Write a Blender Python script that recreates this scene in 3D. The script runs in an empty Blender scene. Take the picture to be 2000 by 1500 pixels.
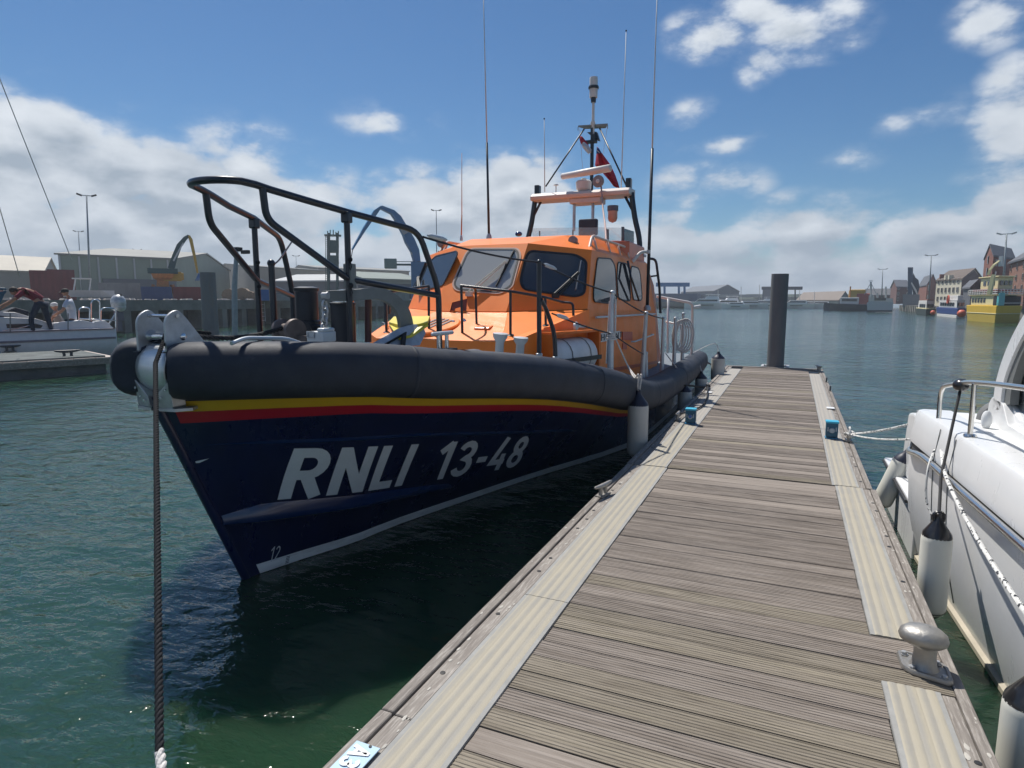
import bpy, bmesh, math, random
from mathutils import Vector, Matrix, noise as mnoise
R = math.radians
scn = bpy.context.scene
COL = scn.collection
random.seed(7)
# ------------------------------------------------------------------ camera
F, CX, CY, ZC = 1230.0, 1000.0, 750.0, 2.2
PITCH = math.atan(164 / F); YAW = math.atan(545 / math.hypot(F, 164))
cam_d = bpy.data.cameras.new('camera'); cam = bpy.data.objects.new('camera', cam_d); COL.objects.link(cam)
cam.location = (0, 0, ZC); cam.rotation_euler = (math.pi / 2 - PITCH, 0, YAW)
cam_d.sensor_width = 36; cam_d.lens = 36 * F / 2000; cam_d.clip_end = 20000; cam_d.clip_start = 0.05
scn.camera = cam
scn.view_settings.view_transform = 'Standard'; scn.view_settings.look = 'None'
scn.view_settings.exposure = 0.34; scn.view_settings.gamma = 1.0
scn.view_settings.use_curve_mapping = False
scn.cycles.use_denoising = True
scn.cycles.max_bounces = 6; scn.cycles.diffuse_bounces = 3; scn.cycles.glossy_bounces = 4; scn.cycles.transmission_bounces = 6
scn.cycles.transparent_max_bounces = 12; scn.cycles.caustics_reflective = False; scn.cycles.caustics_refractive = False
scn.cycles.sample_clamp_indirect = 4.0

def ray(px, py):
    a = px - CX; b = py - CY
    f = F * math.cos(PITCH) - b * math.sin(PITCH); d = b * math.cos(PITCH) + F * math.sin(PITCH)
    return Vector((a * math.cos(YAW) - f * math.sin(YAW), f * math.cos(YAW) + a * math.sin(YAW), -d))
def at(px, py, X=None, Y=None, Z=None, D=None):
    "world point seen at a photo pixel, at a given real X, Y, Z or ground distance D"
    r = ray(px, py)
    if X is not None: t = X / r.x
    elif Y is not None: t = Y / r.y
    elif Z is not None: t = (Z - ZC) / r.z
    else: t = D / math.hypot(r.x, r.y)
    return Vector((0, 0, ZC)) + r * t
def on_plane(px, py, p0, n):
    r = ray(px, py); o = Vector((0, 0, ZC))
    return o + r * ((Vector(p0) - o).dot(n) / r.dot(n))

# ------------------------------------------------------------------ world and sun
SUN_EL = R(60); SUN_DIR = Vector((-0.80, 0.60, 0)).normalized() * math.cos(SUN_EL) + Vector((0, 0, math.sin(SUN_EL)))
world = bpy.data.worlds.new('World'); scn.world = world; world.use_nodes = True
def build_world():
    nt = world.node_tree; N = nt.nodes; L = nt.links; N.clear()
    def nd(t, **k):
        n = N.new(t)
        for a, b in k.items(): setattr(n, a, b)
        return n
    def mth(op, a, b=None, clamp=False):
        n = nd('ShaderNodeMath', operation=op, use_clamp=clamp)
        for i, v in enumerate((a, b)):
            if v is None: continue
            if isinstance(v, (int, float)): n.inputs[i].default_value = v
            else: L.new(v, n.inputs[i])
        return n.outputs[0]
    def mrange(v, a, b, c=0.0, d=1.0, t='SMOOTHSTEP'):
        n = nd('ShaderNodeMapRange', interpolation_type=t)
        L.new(v, n.inputs[0])
        for i, x in zip((1, 2, 3, 4), (a, b, c, d)): n.inputs[i].default_value = x
        return n.outputs[0]
    out = nd('ShaderNodeOutputWorld')
    sky = nd('ShaderNodeTexSky', sky_type='NISHITA', sun_disc=False, sun_elevation=SUN_EL)
    sky.sun_rotation = math.atan2(SUN_DIR.x, SUN_DIR.y)
    sky.air_density = 1.0; sky.dust_density = 0.3; sky.ozone_density = 1.2; sky.altitude = 0
    hsv = nd('ShaderNodeHueSaturation'); hsv.inputs['Saturation'].default_value = SKY_SAT
    L.new(sky.outputs[0], hsv.inputs['Color'])
    bg = nd('ShaderNodeBackground'); bg.inputs[1].default_value = SKY_STR; 
    tn = nd('ShaderNodeMix', data_type='RGBA', blend_type='MULTIPLY'); tn.inputs[0].default_value = 1.0; L.new(hsv.outputs[0], tn.inputs[6]); tn.inputs[7].default_value = SKY_TINT; L.new(tn.outputs[2], bg.inputs[0])
    tc = nd('ShaderNodeTexCoord'); sep = nd('ShaderNodeSeparateXYZ'); L.new(tc.outputs['Generated'], sep.inputs[0])
    el = mth('ARCSINE', sep.outputs[2]); az = mth('ARCTAN2', sep.outputs[0], sep.outputs[1])
    # direction warped with height, so that clouds flatten towards the horizon
    zz = mth('MULTIPLY', sep.outputs[2], 2.0)
    dv = nd('ShaderNodeCombineXYZ'); L.new(sep.outputs[0], dv.inputs[0]); L.new(sep.outputs[1], dv.inputs[1]); L.new(zz, dv.inputs[2])
    def nz(scale, detail, rough, off=(0, 0, 0), dist=0.0):
        a = nd('ShaderNodeVectorMath', operation='ADD'); L.new(dv.outputs[0], a.inputs[0]); a.inputs[1].default_value = off
        n = nd('ShaderNodeTexNoise'); n.inputs['Scale'].default_value = scale; n.inputs['Detail'].default_value = detail
        n.inputs['Roughness'].default_value = rough; n.inputs['Distortion'].default_value = dist
        L.new(a.outputs[0], n.inputs['Vector']); return n.outputs[0]
    n1 = nz(8.0, 7.0, 0.60); 
    sd = SUN_DIR * 0.045
    n2 = nz(8.0, 5.0, 0.60, (sd.x, sd.y, sd.z * 2))
    big = nz(2.2, 3.0, 0.5, (3.1, 1.7, 0.4))
    fine = nz(26.0, 4.0, 0.65)
    wv = nd('ShaderNodeVectorMath', operation='MULTIPLY_ADD'); wn = nd('ShaderNodeTexNoise'); wn.inputs['Scale'].default_value = 9; wn.inputs['Detail'].default_value = 3; L.new(dv.outputs[0], wn.inputs['Vector'])
    L.new(wn.outputs['Color'], wv.inputs[0]); wv.inputs[1].default_value = (.09, .09, .09); L.new(dv.outputs[0], wv.inputs[2])
    def puff(off):
        a = nd('ShaderNodeVectorMath', operation='ADD'); L.new(wv.outputs[0], a.inputs[0]); a.inputs[1].default_value = off
        v = nd('ShaderNodeTexVoronoi', feature='F1'); v.inputs['Scale'].default_value = 13; L.new(a.outputs[0], v.inputs['Vector'])
        return mth('MULTIPLY', v.outputs['Distance'], -1.25)
    p1 = puff((0, 0, 0)); p2 = puff((sd.x * .6, sd.y * .6, sd.z * 1.2))
    ae = nd('ShaderNodeCombineXYZ'); L.new(az, ae.inputs[0]); L.new(el, ae.inputs[1])
    def lobe(px, py, rx, ry, w=1.0):
        r = ray(px, py).normalized(); a0 = math.atan2(r.x, r.y); e0 = math.asin(r.z)
        ra = ray(px + rx, py).normalized(); rb = ray(px, py - ry).normalized()
        sa = abs(math.atan2(ra.x, ra.y) - a0); se = abs(math.asin(rb.z) - e0)
        s = nd('ShaderNodeVectorMath', operation='SUBTRACT'); L.new(ae.outputs[0], s.inputs[0]); s.inputs[1].default_value = (a0, e0, 0)
        m = nd('ShaderNodeVectorMath', operation='MULTIPLY'); L.new(s.outputs[0], m.inputs[0]); m.inputs[1].default_value = (1 / sa, 1 / se, 0)
        ln = nd('ShaderNodeVectorMath', operation='LENGTH'); L.new(m.outputs[0], ln.inputs[0])
        return mrange(ln.outputs['Value'], 0.15, 1.6, w, 0.0, 'LINEAR')
    field = None
    for q in CLOUD_LOBES:
        f = lobe(*q); field = f if field is None else mth('MAXIMUM', field, f)
    # the general cloud field: banks low down, scattered puffs higher
    gen = mth('MULTIPLY', mrange(el, 0.0, 0.34, 0.75, 0.0), mrange(big, 0.38, 0.62))
    outside = mrange(mth('ABSOLUTE', mth('ADD', az, YAW)), 0.72, 0.95)
    gen = mth('MULTIPLY', gen, outside)
    high = mth('MULTIPLY', mrange(big, 0.52, 0.68, 0.0, 0.6), outside)
    field = mth('MAXIMUM', field, mth('MAXIMUM', gen, high))
    hz = mrange(el, 0.02, 0.15, 1.05, 0.0, 'LINEAR'); field = mth('MAXIMUM', field, hz)
    dens = mth('ADD', mth('MULTIPLY', field, 0.95), mth('MULTIPLY', mth('SUBTRACT', n1, 0.5), 1.9))
    dens = mth('ADD', dens, mth('MULTIPLY', mth('ADD', p1, 0.62), 0.55))
    dens = mth('ADD', dens, mth('MULTIPLY', mth('SUBTRACT', fine, 0.5), 0.22))
    alpha = mth('MULTIPLY', mrange(dens, 0.14, 0.66), mrange(field, 0.02, 0.30))
    thin = mth('MULTIPLY', mrange(dens, 0.0, 0.45), 0.22)
    alpha = mth('MAXIMUM', alpha, mth('MULTIPLY', thin, mrange(field, 0.02, 0.25)))
    # shading: rims and sun-side bulges are bright, thick middles and bases grey
    slope = mth('MULTIPLY', mrange(field, 0.3, 0.95, 0.25, 1.0), mth('ADD', mth('MULTIPLY', mth('SUBTRACT', n1, n2), 2.0), mth('MULTIPLY', mth('SUBTRACT', p1, p2), 0.7)))
    lit = mth('ADD', slope, mrange(dens, 0.30, 1.3, 0.80, 0.42, 'LINEAR'))
    lit = mth('ADD', lit, mrange(el, 0.0, 0.30, -0.46, 0.14, 'LINEAR'), clamp=True)
    mix = nd('ShaderNodeMix', data_type='RGBA'); L.new(lit, mix.inputs[0])
    mix.inputs[6].default_value = CLOUD_DARK; mix.inputs[7].default_value = CLOUD_LIT
    bg2 = nd('ShaderNodeBackground'); bg2.inputs[1].default_value = 1.0; L.new(mix.outputs[2], bg2.inputs[0])
    ms = nd('ShaderNodeMixShader'); L.new(alpha, ms.inputs[0]); L.new(bg.outputs[0], ms.inputs[1]); L.new(bg2.outputs[0], ms.inputs[2])
    L.new(ms.outputs[0], out.inputs[0])
HAZE = 0.0008
SKY_STR = 0.064; SKY_SAT = 1.18
SKY_TINT = (0.60, 0.83, 1.0, 1)
CLOUD_DARK = (0.28, 0.335, 0.405, 1); CLOUD_LIT = (0.60, 0.64, 0.69, 1)
CLOUD_LOBES = [  # photo x, y, half width, half height, weight
    (60, 320, 190, 125, 1.1), (150, 260, 60, 50, 1.0), (230, 370, 150, 115, 1.05), (350, 360, 90, 80, 1.0), (470, 410, 190, 130, 1.05), (300, 470, 500, 110, 1.05), (100, 500, 300, 120, 0.9),
    (900, 430, 170, 90, 1.0), (980, 400, 130, 90, 1.0), (620, 500, 260, 70, 0.75), (1400, 65, 90, 50, 0.8), (1480, 25, 80, 40, .85), (1550, 60, 120, 55, 0.9), (1485, 115, 45, 50, 0.72), (1620, 75, 70, 40, .55),
    (1600, 470, 240, 75, 0.95), (1850, 500, 260, 95, 1.0), (1960, 420, 110, 90, 0.95), (1990, 240, 90, 120, 0.66), (1950, 30, 90, 60, 0.5),
    (760, 240, 95, 40, 0.38), (1355, 245, 50, 50, 0.48), (1380, 365, 100, 42, 0.62), (1430, 280, 80, 24, 0.42), (1780, 225, 130, 40, 0.33), (1660, 310, 60, 28, 0.38), (1300, 470, 120, 60, 0.6)]
build_world()
sun_d = bpy.data.lights.new('sun', 'SUN'); sun = bpy.data.objects.new('sun', sun_d); COL.objects.link(sun)
sun_d.energy = 4.2; sun_d.angle = R(0.6); sun_d.color = (1.0, 0.95, 0.87)
sun.location = (0, 0, 50); sun.rotation_euler = SUN_DIR.to_track_quat('Z', 'Y').to_euler()

# ------------------------------------------------------------------ materials
MATS = {}
def mat(name, col, rough=0.5, metal=0.0, var=0.10, scale=6.0, bump=0.0, bscale=30.0, coat=0.0, col2=None, stretch=(1, 1, 1), rnd=0.0, dirt=0.0, dirtcol=(0.1, 0.09, 0.07), alpha=1.0, spec=0.5, trans=0.0, dscale=2.5):
    if name in MATS: return MATS[name]
    m = bpy.data.materials.new(name); m.use_nodes = True; MATS[name] = m
    N = m.node_tree.nodes; L = m.node_tree.links; b = N['Principled BSDF']
    b.inputs['Roughness'].default_value = rough; b.inputs['Metallic'].default_value = metal
    b.inputs['Coat Weight'].default_value = coat; b.inputs['Coat Roughness'].default_value = 0.06
    b.inputs['Alpha'].default_value = alpha; b.inputs['Specular IOR Level'].default_value = spec
    b.inputs['Transmission Weight'].default_value = trans
    tc = N.new('ShaderNodeTexCoord'); oi = N.new('ShaderNodeObjectInfo')
    mu = N.new('ShaderNodeMath'); mu.operation = 'MULTIPLY'; mu.inputs[1].default_value = 37.0; L.new(oi.outputs['Random'], mu.inputs[0])
    ad = N.new('ShaderNodeVectorMath'); ad.operation = 'ADD'; L.new(tc.outputs['Object'], ad.inputs[0]); L.new(mu.outputs[0], ad.inputs[1])
    mp = N.new('ShaderNodeMapping'); mp.inputs['Scale'].default_value = stretch; L.new(ad.outputs[0], mp.inputs[0])
    nz = N.new('ShaderNodeTexNoise'); nz.inputs['Scale'].default_value = scale; nz.inputs['Detail'].default_value = 6; nz.inputs['Roughness'].default_value = 0.62
    L.new(mp.outputs[0], nz.inputs['Vector'])
    c2 = col2 if col2 else tuple(max(0, c * (1 - var)) for c in col); c1 = col if col2 else tuple(min(1, c * (1 + var)) for c in col)
    mr = N.new('ShaderNodeMapRange'); L.new(nz.outputs[0], mr.inputs[0]); mr.inputs[1].default_value = 0.32; mr.inputs[2].default_value = 0.68
    mx = N.new('ShaderNodeMix'); mx.data_type = 'RGBA'; L.new(mr.outputs[0], mx.inputs[0]); mx.inputs[6].default_value = (*c2, 1); mx.inputs[7].default_value = (*c1, 1)
    cur = mx.outputs[2]
    if dirt > 0:
        n3 = N.new('ShaderNodeTexNoise'); n3.inputs['Scale'].default_value = dscale; n3.inputs['Detail'].default_value = 8; n3.inputs['Roughness'].default_value = 0.7
        L.new(mp.outputs[0], n3.inputs['Vector'])
        r3 = N.new('ShaderNodeMapRange'); L.new(n3.outputs[0], r3.inputs[0]); r3.inputs[1].default_value = 0.50; r3.inputs[2].default_value = 0.72; r3.inputs[4].default_value = dirt
        m3 = N.new('ShaderNodeMix'); m3.data_type = 'RGBA'; L.new(r3.outputs[0], m3.inputs[0]); L.new(cur, m3.inputs[6]); m3.inputs[7].default_value = (*dirtcol, 1); cur = m3.outputs[2]
        rr = N.new('ShaderNodeMapRange'); L.new(n3.outputs[0], rr.inputs[0]); rr.inputs[1].default_value = 0.3; rr.inputs[2].default_value = 0.75
        rr.inputs[3].default_value = rough; rr.inputs[4].default_value = min(1, rough + 0.25); L.new(rr.outputs[0], b.inputs['Roughness'])
    if rnd > 0:
        h = N.new('ShaderNodeHueSaturation'); r2 = N.new('ShaderNodeMapRange'); L.new(oi.outputs['Random'], r2.inputs[0]); r2.inputs[3].default_value = 1 - rnd; r2.inputs[4].default_value = 1 + rnd
        L.new(r2.outputs[0], h.inputs['Value']); L.new(cur, h.inputs['Color']); cur = h.outputs[0]
    L.new(cur, b.inputs['Base Color'])
    if bump > 0:
        n2 = N.new('ShaderNodeTexNoise'); n2.inputs['Scale'].default_value = bscale; n2.inputs['Detail'].default_value = 5; L.new(mp.outputs[0], n2.inputs['Vector'])
        bp = N.new('ShaderNodeBump'); bp.inputs['Strength'].default_value = bump; bp.inputs['Distance'].default_value = 0.02
        L.new(n2.outputs[0], bp.inputs['Height']); L.new(bp.outputs[0], b.inputs['Normal'])
    return m
def glass_mat(name, tint, rough=0.03, alpha=0.35, spec=0.5):
    if name in MATS: return MATS[name]
    m = bpy.data.materials.new(name); m.use_nodes = True; MATS[name] = m
    N = m.node_tree.nodes; L = m.node_tree.links; N.clear()
    o = N.new('ShaderNodeOutputMaterial'); t = N.new('ShaderNodeBsdfTransparent'); g = N.new('ShaderNodeBsdfGlossy'); d = N.new('ShaderNodeBsdfDiffuse')
    t.inputs[0].default_value = (1, 1, 1, 1); g.inputs['Roughness'].default_value = rough; d.inputs[0].default_value = (*tint, 1)
    a = N.new('ShaderNodeMixShader'); a.inputs[0].default_value = alpha; L.new(t.outputs[0], a.inputs[1]); L.new(d.outputs[0], a.inputs[2])
    f = N.new('ShaderNodeFresnel'); f.inputs[0].default_value = 1.5
    mm = N.new('ShaderNodeMath'); mm.operation = 'MULTIPLY_ADD'; mm.inputs[1].default_value = 1.0; mm.inputs[2].default_value = 0.04; L.new(f.outputs[0], mm.inputs[0])
    b = N.new('ShaderNodeMixShader'); L.new(mm.outputs[0], b.inputs[0]); L.new(a.outputs[0], b.inputs[1]); L.new(g.outputs[0], b.inputs[2]); L.new(b.outputs[0], o.inputs[0])
    return m

# ------------------------------------------------------------------ mesh helpers
WL = {}
def wl(o):
    v = Vector((0, 0, 0))
    while o is not None: v = v + o.location; o = o.parent
    return v
class MB:
    def __init__(s): s.v = []; s.f = []; s.mi = []; s.cm = 0
    def add(s, vs, fs):
        b = len(s.v); s.v += [tuple(v) for v in vs]; s.f += [tuple(i + b for i in f) for f in fs]; s.mi += [s.cm] * len(fs); return s
    def box(s, c, d, rot=None):
        c = Vector(c); vs = []
        for x in (-.5, .5):
            for y in (-.5, .5):
                for z in (-.5, .5):
                    p = Vector((x * d[0], y * d[1], z * d[2]))
                    if rot is not None: p = rot @ p
                    vs.append(c + p)
        return s.add(vs, [(0, 1, 3, 2), (4, 6, 7, 5), (0, 4, 5, 1), (2, 3, 7, 6), (0, 2, 6, 4), (1, 5, 7, 3)])
    def bar(s, p, q, w, h=None, up=(0, 0, 1)):
        h = h or w; p = Vector(p); q = Vector(q); d = q - p; l = d.length; d.normalize(); up = Vector(up)
        if abs(d.dot(up)) > .98: up = Vector((1, 0, 0))
        x = d.cross(up).normalized(); z = x.cross(d)
        return s.box((p + q) / 2, (w, l, h), Matrix((x, d, z)).transposed())
    def rings(s, rs, caps=True, closed=False):
        n = len(rs[0]); vs = [p for r in rs for p in r]; fs = []
        m = len(rs)
        for i in range(m if closed else m - 1):
            j = (i + 1) % m
            for k in range(n):
                l = (k + 1) % n; fs.append((i * n + k, i * n + l, j * n + l, j * n + k))
        if caps and not closed:
            fs.append(tuple(reversed(range(n)))); fs.append(tuple((m - 1) * n + k for k in range(n)))
        return s.add(vs, fs)
    def strip(s, rs):
        "open rows of points skinned together"
        n = len(rs[0]); vs = [p for r in rs for p in r]; fs = []
        for i in range(len(rs) - 1):
            for k in range(n - 1): fs.append((i * n + k, i * n + k + 1, (i + 1) * n + k + 1, (i + 1) * n + k))
        return s.add(vs, fs)
    def cyl(s, p, q, r0, r1=None, n=12, caps=True):
        return s.tube([p, q], r0, n, radii=[r0, r0 if r1 is None else r1], caps=caps)
    def tube(s, pts, r, n=8, closed=False, radii=None, caps=True):
        pts = [Vector(p) for p in pts]; m = len(pts); T = []
        for i in range(m):
            if closed: t = pts[(i + 1) % m] - pts[i - 1]
            else: t = pts[min(i + 1, m - 1)] - pts[max(i - 1, 0)]
            if t.length < 1e-9: t = Vector((0, 0, 1))
            T.append(t.normalized())
        u = Vector((0, 0, 1)) if abs(T[0].z) < .9 else Vector((1, 0, 0))
        nrm = (u - T[0] * u.dot(T[0])).normalized(); rs = []
        for i in range(m):
            nrm = nrm - T[i] * nrm.dot(T[i])
            if nrm.length < 1e-6: nrm = T[i].orthogonal()
            nrm.normalize(); bi = T[i].cross(nrm); rr = radii[i] if radii else r
            rs.append([pts[i] + (nrm * math.cos(a) + bi * math.sin(a)) * rr for a in [2 * math.pi * k / n for k in range(n)]])
        return s.rings(rs, caps, closed)
    def lathe(s, prof, c, ax=(0, 0, 1), n=20, caps=True):
        c = Vector(c); ax = Vector(ax).normalized(); u = ax.orthogonal().normalized(); w = ax.cross(u)
        return s.rings([[c + ax * z + (u * math.cos(a) + w * math.sin(a)) * r for a in [2 * math.pi * k / n for k in range(n)]] for r, z in prof], caps)
    def sph(s, c, r, sc=(1, 1, 1), n=14, m=8, rot=None):
        c = Vector(c); rs = []
        for j in range(1, m):
            t = math.pi * j / m; ring = []
            for k in range(n):
                a = 2 * math.pi * k / n; p = Vector((math.sin(t) * math.cos(a) * sc[0], math.sin(t) * math.sin(a) * sc[1], -math.cos(t) * sc[2])) * r
                ring.append(c + (rot @ p if rot is not None else p))
            rs.append(ring)
        return s.rings(rs)
    def poly(s, pts): return s.add(pts, [tuple(range(len(pts)))])
    def prism(s, pts, off):
        "extrude a 3-D polygon by a vector (or list of vectors)"
        pts = [Vector(p) for p in pts]; off = Vector(off); n = len(pts)
        vs = pts + [p + off for p in pts]
        return s.add(vs, [tuple(reversed(range(n))), tuple(range(n, 2 * n))] + [(i, (i + 1) % n, n + (i + 1) % n, n + i) for i in range(n)])
    def frame(s, outer, inner, off):
        "ring between two polygons with the same count, extruded"
        n = len(outer); off = Vector(off); o = [Vector(p) for p in outer]; i_ = [Vector(p) for p in inner]
        vs = o + i_ + [p + off for p in o] + [p + off for p in i_]; fs = []
        for k in range(n):
            l = (k + 1) % n
            fs += [(2 * n + k, 2 * n + l, 3 * n + l, 3 * n + k), (k, l, 2 * n + l, 2 * n + k), (n + l, n + k, 3 * n + k, 3 * n + l)]
        return s.add(vs, fs)
    def build(s, name, m, parent=None, smooth=False, bevel=0, kind=None, label=None, seg=2, fix=True):
        me = bpy.data.meshes.new(name); o = bpy.data.objects.new(name, me); COL.objects.link(o)
        off = wl(parent) if parent is not None else Vector((0, 0, 0))
        if parent is None and s.v:
            xs = [v[0] for v in s.v]; ys = [v[1] for v in s.v]; zs = [v[2] for v in s.v]
            off = Vector(((min(xs) + max(xs)) / 2, (min(ys) + max(ys)) / 2, min(zs))); o.location = off
        me.from_pydata([(v[0] - off.x, v[1] - off.y, v[2] - off.z) for v in s.v], [], s.f)
        if parent is not None: o.parent = parent
        for mm in (m if isinstance(m, (list, tuple)) else [m]): me.materials.append(mm)
        if any(s.mi): me.polygons.foreach_set('material_index', s.mi)
        if fix:
            b = bmesh.new(); b.from_mesh(me); bmesh.ops.recalc_face_normals(b, faces=b.faces); b.to_mesh(me); b.free()
        if smooth:
            for p in me.polygons: p.use_smooth = True
            ang = R(smooth if smooth is not True and smooth > 1 else 40)
            for e in sharp_edges(me, ang): e.use_edge_sharp = True
        if bevel:
            md = o.modifiers.new('bevel', 'BEVEL'); md.width = bevel; md.segments = seg; md.limit_method = 'ANGLE'; md.angle_limit = R(35)
            md.harden_normals = False
        if kind: o['kind'] = kind
        if label: o['label'] = label
        return o
def sharp_edges(me, ang):
    b = bmesh.new(); b.from_mesh(me); b.edges.ensure_lookup_table()
    idx = [e.index for e in b.edges if len(e.link_faces) == 2 and e.calc_face_angle(0) > ang]; b.free()
    return [me.edges[i] for i in idx]
def thing(name, label, cat, loc=(0, 0, 0), group=None):
    o = bpy.data.objects.new(name, None); COL.objects.link(o); o.location = loc; o.empty_display_size = .2
    o['label'] = label; o['category'] = cat
    if group: o['group'] = group
    return o
def tag(o, label, cat, group=None):
    o['label'] = label; o['category'] = cat
    if group: o['group'] = group
    return o
def copy_tree(o, parent=None):
    c = o.copy(); COL.objects.link(c); c.parent = parent
    for ch in list(o.children): copy_tree(ch, c)
    return c
def lerp(a, b, t): return a + (b - a) * t
def interp(tab, x):
    if x <= tab[0][0]: return tab[0][1]
    for (a, c), (d, e) in zip(tab, tab[1:]):
        if x <= d: return c + (e - c) * (x - a) / (d - a)
    return tab[-1][1]
def spl(tab, x):
    "smooth (catmull-rom) lookup"
    n = len(tab)
    if x <= tab[0][0]: return tab[0][1]
    if x >= tab[-1][0]: return tab[-1][1]
    for i in range(n - 1):
        if x <= tab[i + 1][0]: break
    x0, y0 = tab[i]; x1, y1 = tab[i + 1]; h = x1 - x0; t = (x - x0) / h
    def m(k):
        if k <= 0: return (tab[1][1] - tab[0][1]) / (tab[1][0] - tab[0][0])
        if k >= n - 1: return (tab[-1][1] - tab[-2][1]) / (tab[-1][0] - tab[-2][0])
        return (tab[k + 1][1] - tab[k - 1][1]) / (tab[k + 1][0] - tab[k - 1][0])
    a, b = m(i) * h, m(i + 1) * h
    return (2*t**3 - 3*t*t + 1) * y0 + (t**3 - 2*t*t + t) * a + (3*t*t - 2*t**3) * y1 + (t**3 - t*t) * b
def fillet(pts, r, k=5, closed=False):
    pts = [Vector(p) for p in pts]; out = []; n = len(pts)
    for i in range(n):
        if not closed and i in (0, n - 1): out.append(pts[i]); continue
        p, a, b = pts[i], pts[i - 1], pts[(i + 1) % n]
        rr = r[i] if isinstance(r, (list, tuple)) else r
        d1 = min(rr, (a - p).length * .48); d2 = min(rr, (b - p).length * .48)
        s = p + (a - p).normalized() * d1; e = p + (b - p).normalized() * d2
        for j in range(k + 1):
            t = j / k; out.append(s * (1 - t) ** 2 + p * 2 * t * (1 - t) + e * t * t)
    return out
def sag(p, q, s, n=10):
    p = Vector(p); q = Vector(q)
    return [p.lerp(q, i / n) - Vector((0, 0, 4 * s * (i / n) * (1 - i / n))) for i in range(n + 1)]
def smooth_path(pts, k=6):
    pts = [Vector(p) for p in pts]; n = len(pts); out = []
    for i in range(n - 1):
        p0, p1, p2, p3 = pts[max(i - 1, 0)], pts[i], pts[i + 1], pts[min(i + 2, n - 1)]
        for j in range(k):
            t = j / k
            out.append(.5 * ((2 * p1) + (p2 - p0) * t + (2 * p0 - 5 * p1 + 4 * p2 - p3) * t * t + (3 * p1 - p0 - 3 * p2 + p3) * t ** 3))
    out.append(pts[-1]); return out
def rope_mesh(mb, pts, r, strands=3, pitch=None, n=6, step=None):
    "twisted strands following a path"
    pts = [Vector(p) for p in pts]; pitch = pitch or r * 7; step = step or pitch / 8
    L = [0]
    for a, b in zip(pts, pts[1:]): L.append(L[-1] + (b - a).length)
    tot = L[-1]; m = max(3, int(tot / step)); P_ = []; j = 0
    for i in range(m + 1):
        s = tot * i / m
        while j < len(pts) - 2 and L[j + 1] < s: j += 1
        P_.append(pts[j].lerp(pts[j + 1], (s - L[j]) / max(1e-9, L[j + 1] - L[j])))
    T0 = (P_[1] - P_[0]).normalized(); nr = T0.orthogonal().normalized(); fr = []
    for i in range(m + 1):
        T = (P_[min(i + 1, m)] - P_[max(i - 1, 0)]).normalized(); nr = (nr - T * nr.dot(T)).normalized(); fr.append((nr.copy(), T.cross(nr)))
    for k in range(strands):
        q = []
        for i in range(m + 1):
            a = 2 * math.pi * (tot * i / m / pitch + k / strands)
            q.append(P_[i] + (fr[i][0] * math.cos(a) + fr[i][1] * math.sin(a)) * r * .5)
        mb.tube(q, r * .56, n)
    return mb
# stroke lettering: unit-height glyphs as centre lines
def arcp(cx, cy, rx, ry, a0, a1, n=8): return [(cx + rx * math.cos(R(a0 + (a1 - a0) * i / n)), cy + ry * math.sin(R(a0 + (a1 - a0) * i / n))) for i in range(n + 1)]
GL = {
 'R': (.60, [[(0.09, 0), (0.09, .91), (.30, .91)] + arcp(.30, .69, .20, .22, 90, -90, 10) + [(.09, .47)], [(.30, .47), (.52, 0)]]),
 'N': (.66, [[(.09, 0), (.09, 1)], [(.11, .96), (.53, .04)], [(.55, 0), (.55, 1)]]),
 'L': (.50, [[(.09, 1), (.09, .09), (.48, .09)]]),
 'I': (.20, [[(.09, 0), (.09, 1)]]),
 '1': (.40, [[(.02, .74), (.27, .97)], [(.27, 0), (.27, 1)]]),
 '3': (.56, [arcp(.27, .72, .19, .19, 165, -80, 10) + arcp(.27, .30, .21, .22, 85, -165, 10)]),
 '-': (.40, [[(.05, .42), (.36, .42)]]),
 '4': (.58, [[(.33, 1), (.08, .27), (.54, .27)], [(.42, 0), (.42, .52)]]),
 '8': (.58, [arcp(.28, .72, .17, .19, -90, 270, 16), arcp(.28, .29, .20, .21, 90, 450, 16)]),
 '2': (.56, [arcp(.27, .70, .20, .22, 165, -30, 9) + [(.09, .08), (.50, .08)]]),
 'A': (.62, [[(.03, 0), (.29, .95), (.31, .95), (.57, 0)], [(.14, .30), (.46, .30)]]),
 'O': (.60, [arcp(.29, .5, .20, .42, 90, 450, 16)]),
 'S': (.56, [arcp(.27, .71, .19, .20, 20, 270, 9) + arcp(.27, .30, .20, .21, 90, -160, 9)]),
 'T': (.52, [[(.02, .92), (.50, .92)], [(.26, 0), (.26, .9)]]),
 'E': (.50, [[(.47, .92), (.09, .92), (.09, .08), (.47, .08)], [(.09, .5), (.42, .5)]]),
 'P': (.54, [[(.09, 0), (.09, .92), (.28, .92)] + arcp(.28, .70, .20, .22, 90, -90, 8) + [(.09, .48)]]),
 'H': (.60, [[(.09, 0), (.09, 1)], [(.50, 0), (.50, 1)], [(.09, .5), (.50, .5)]]),
 ' ': (.34, []), '.': (.2, [[(.06, .06), (.14, .06)]]),
}
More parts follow.
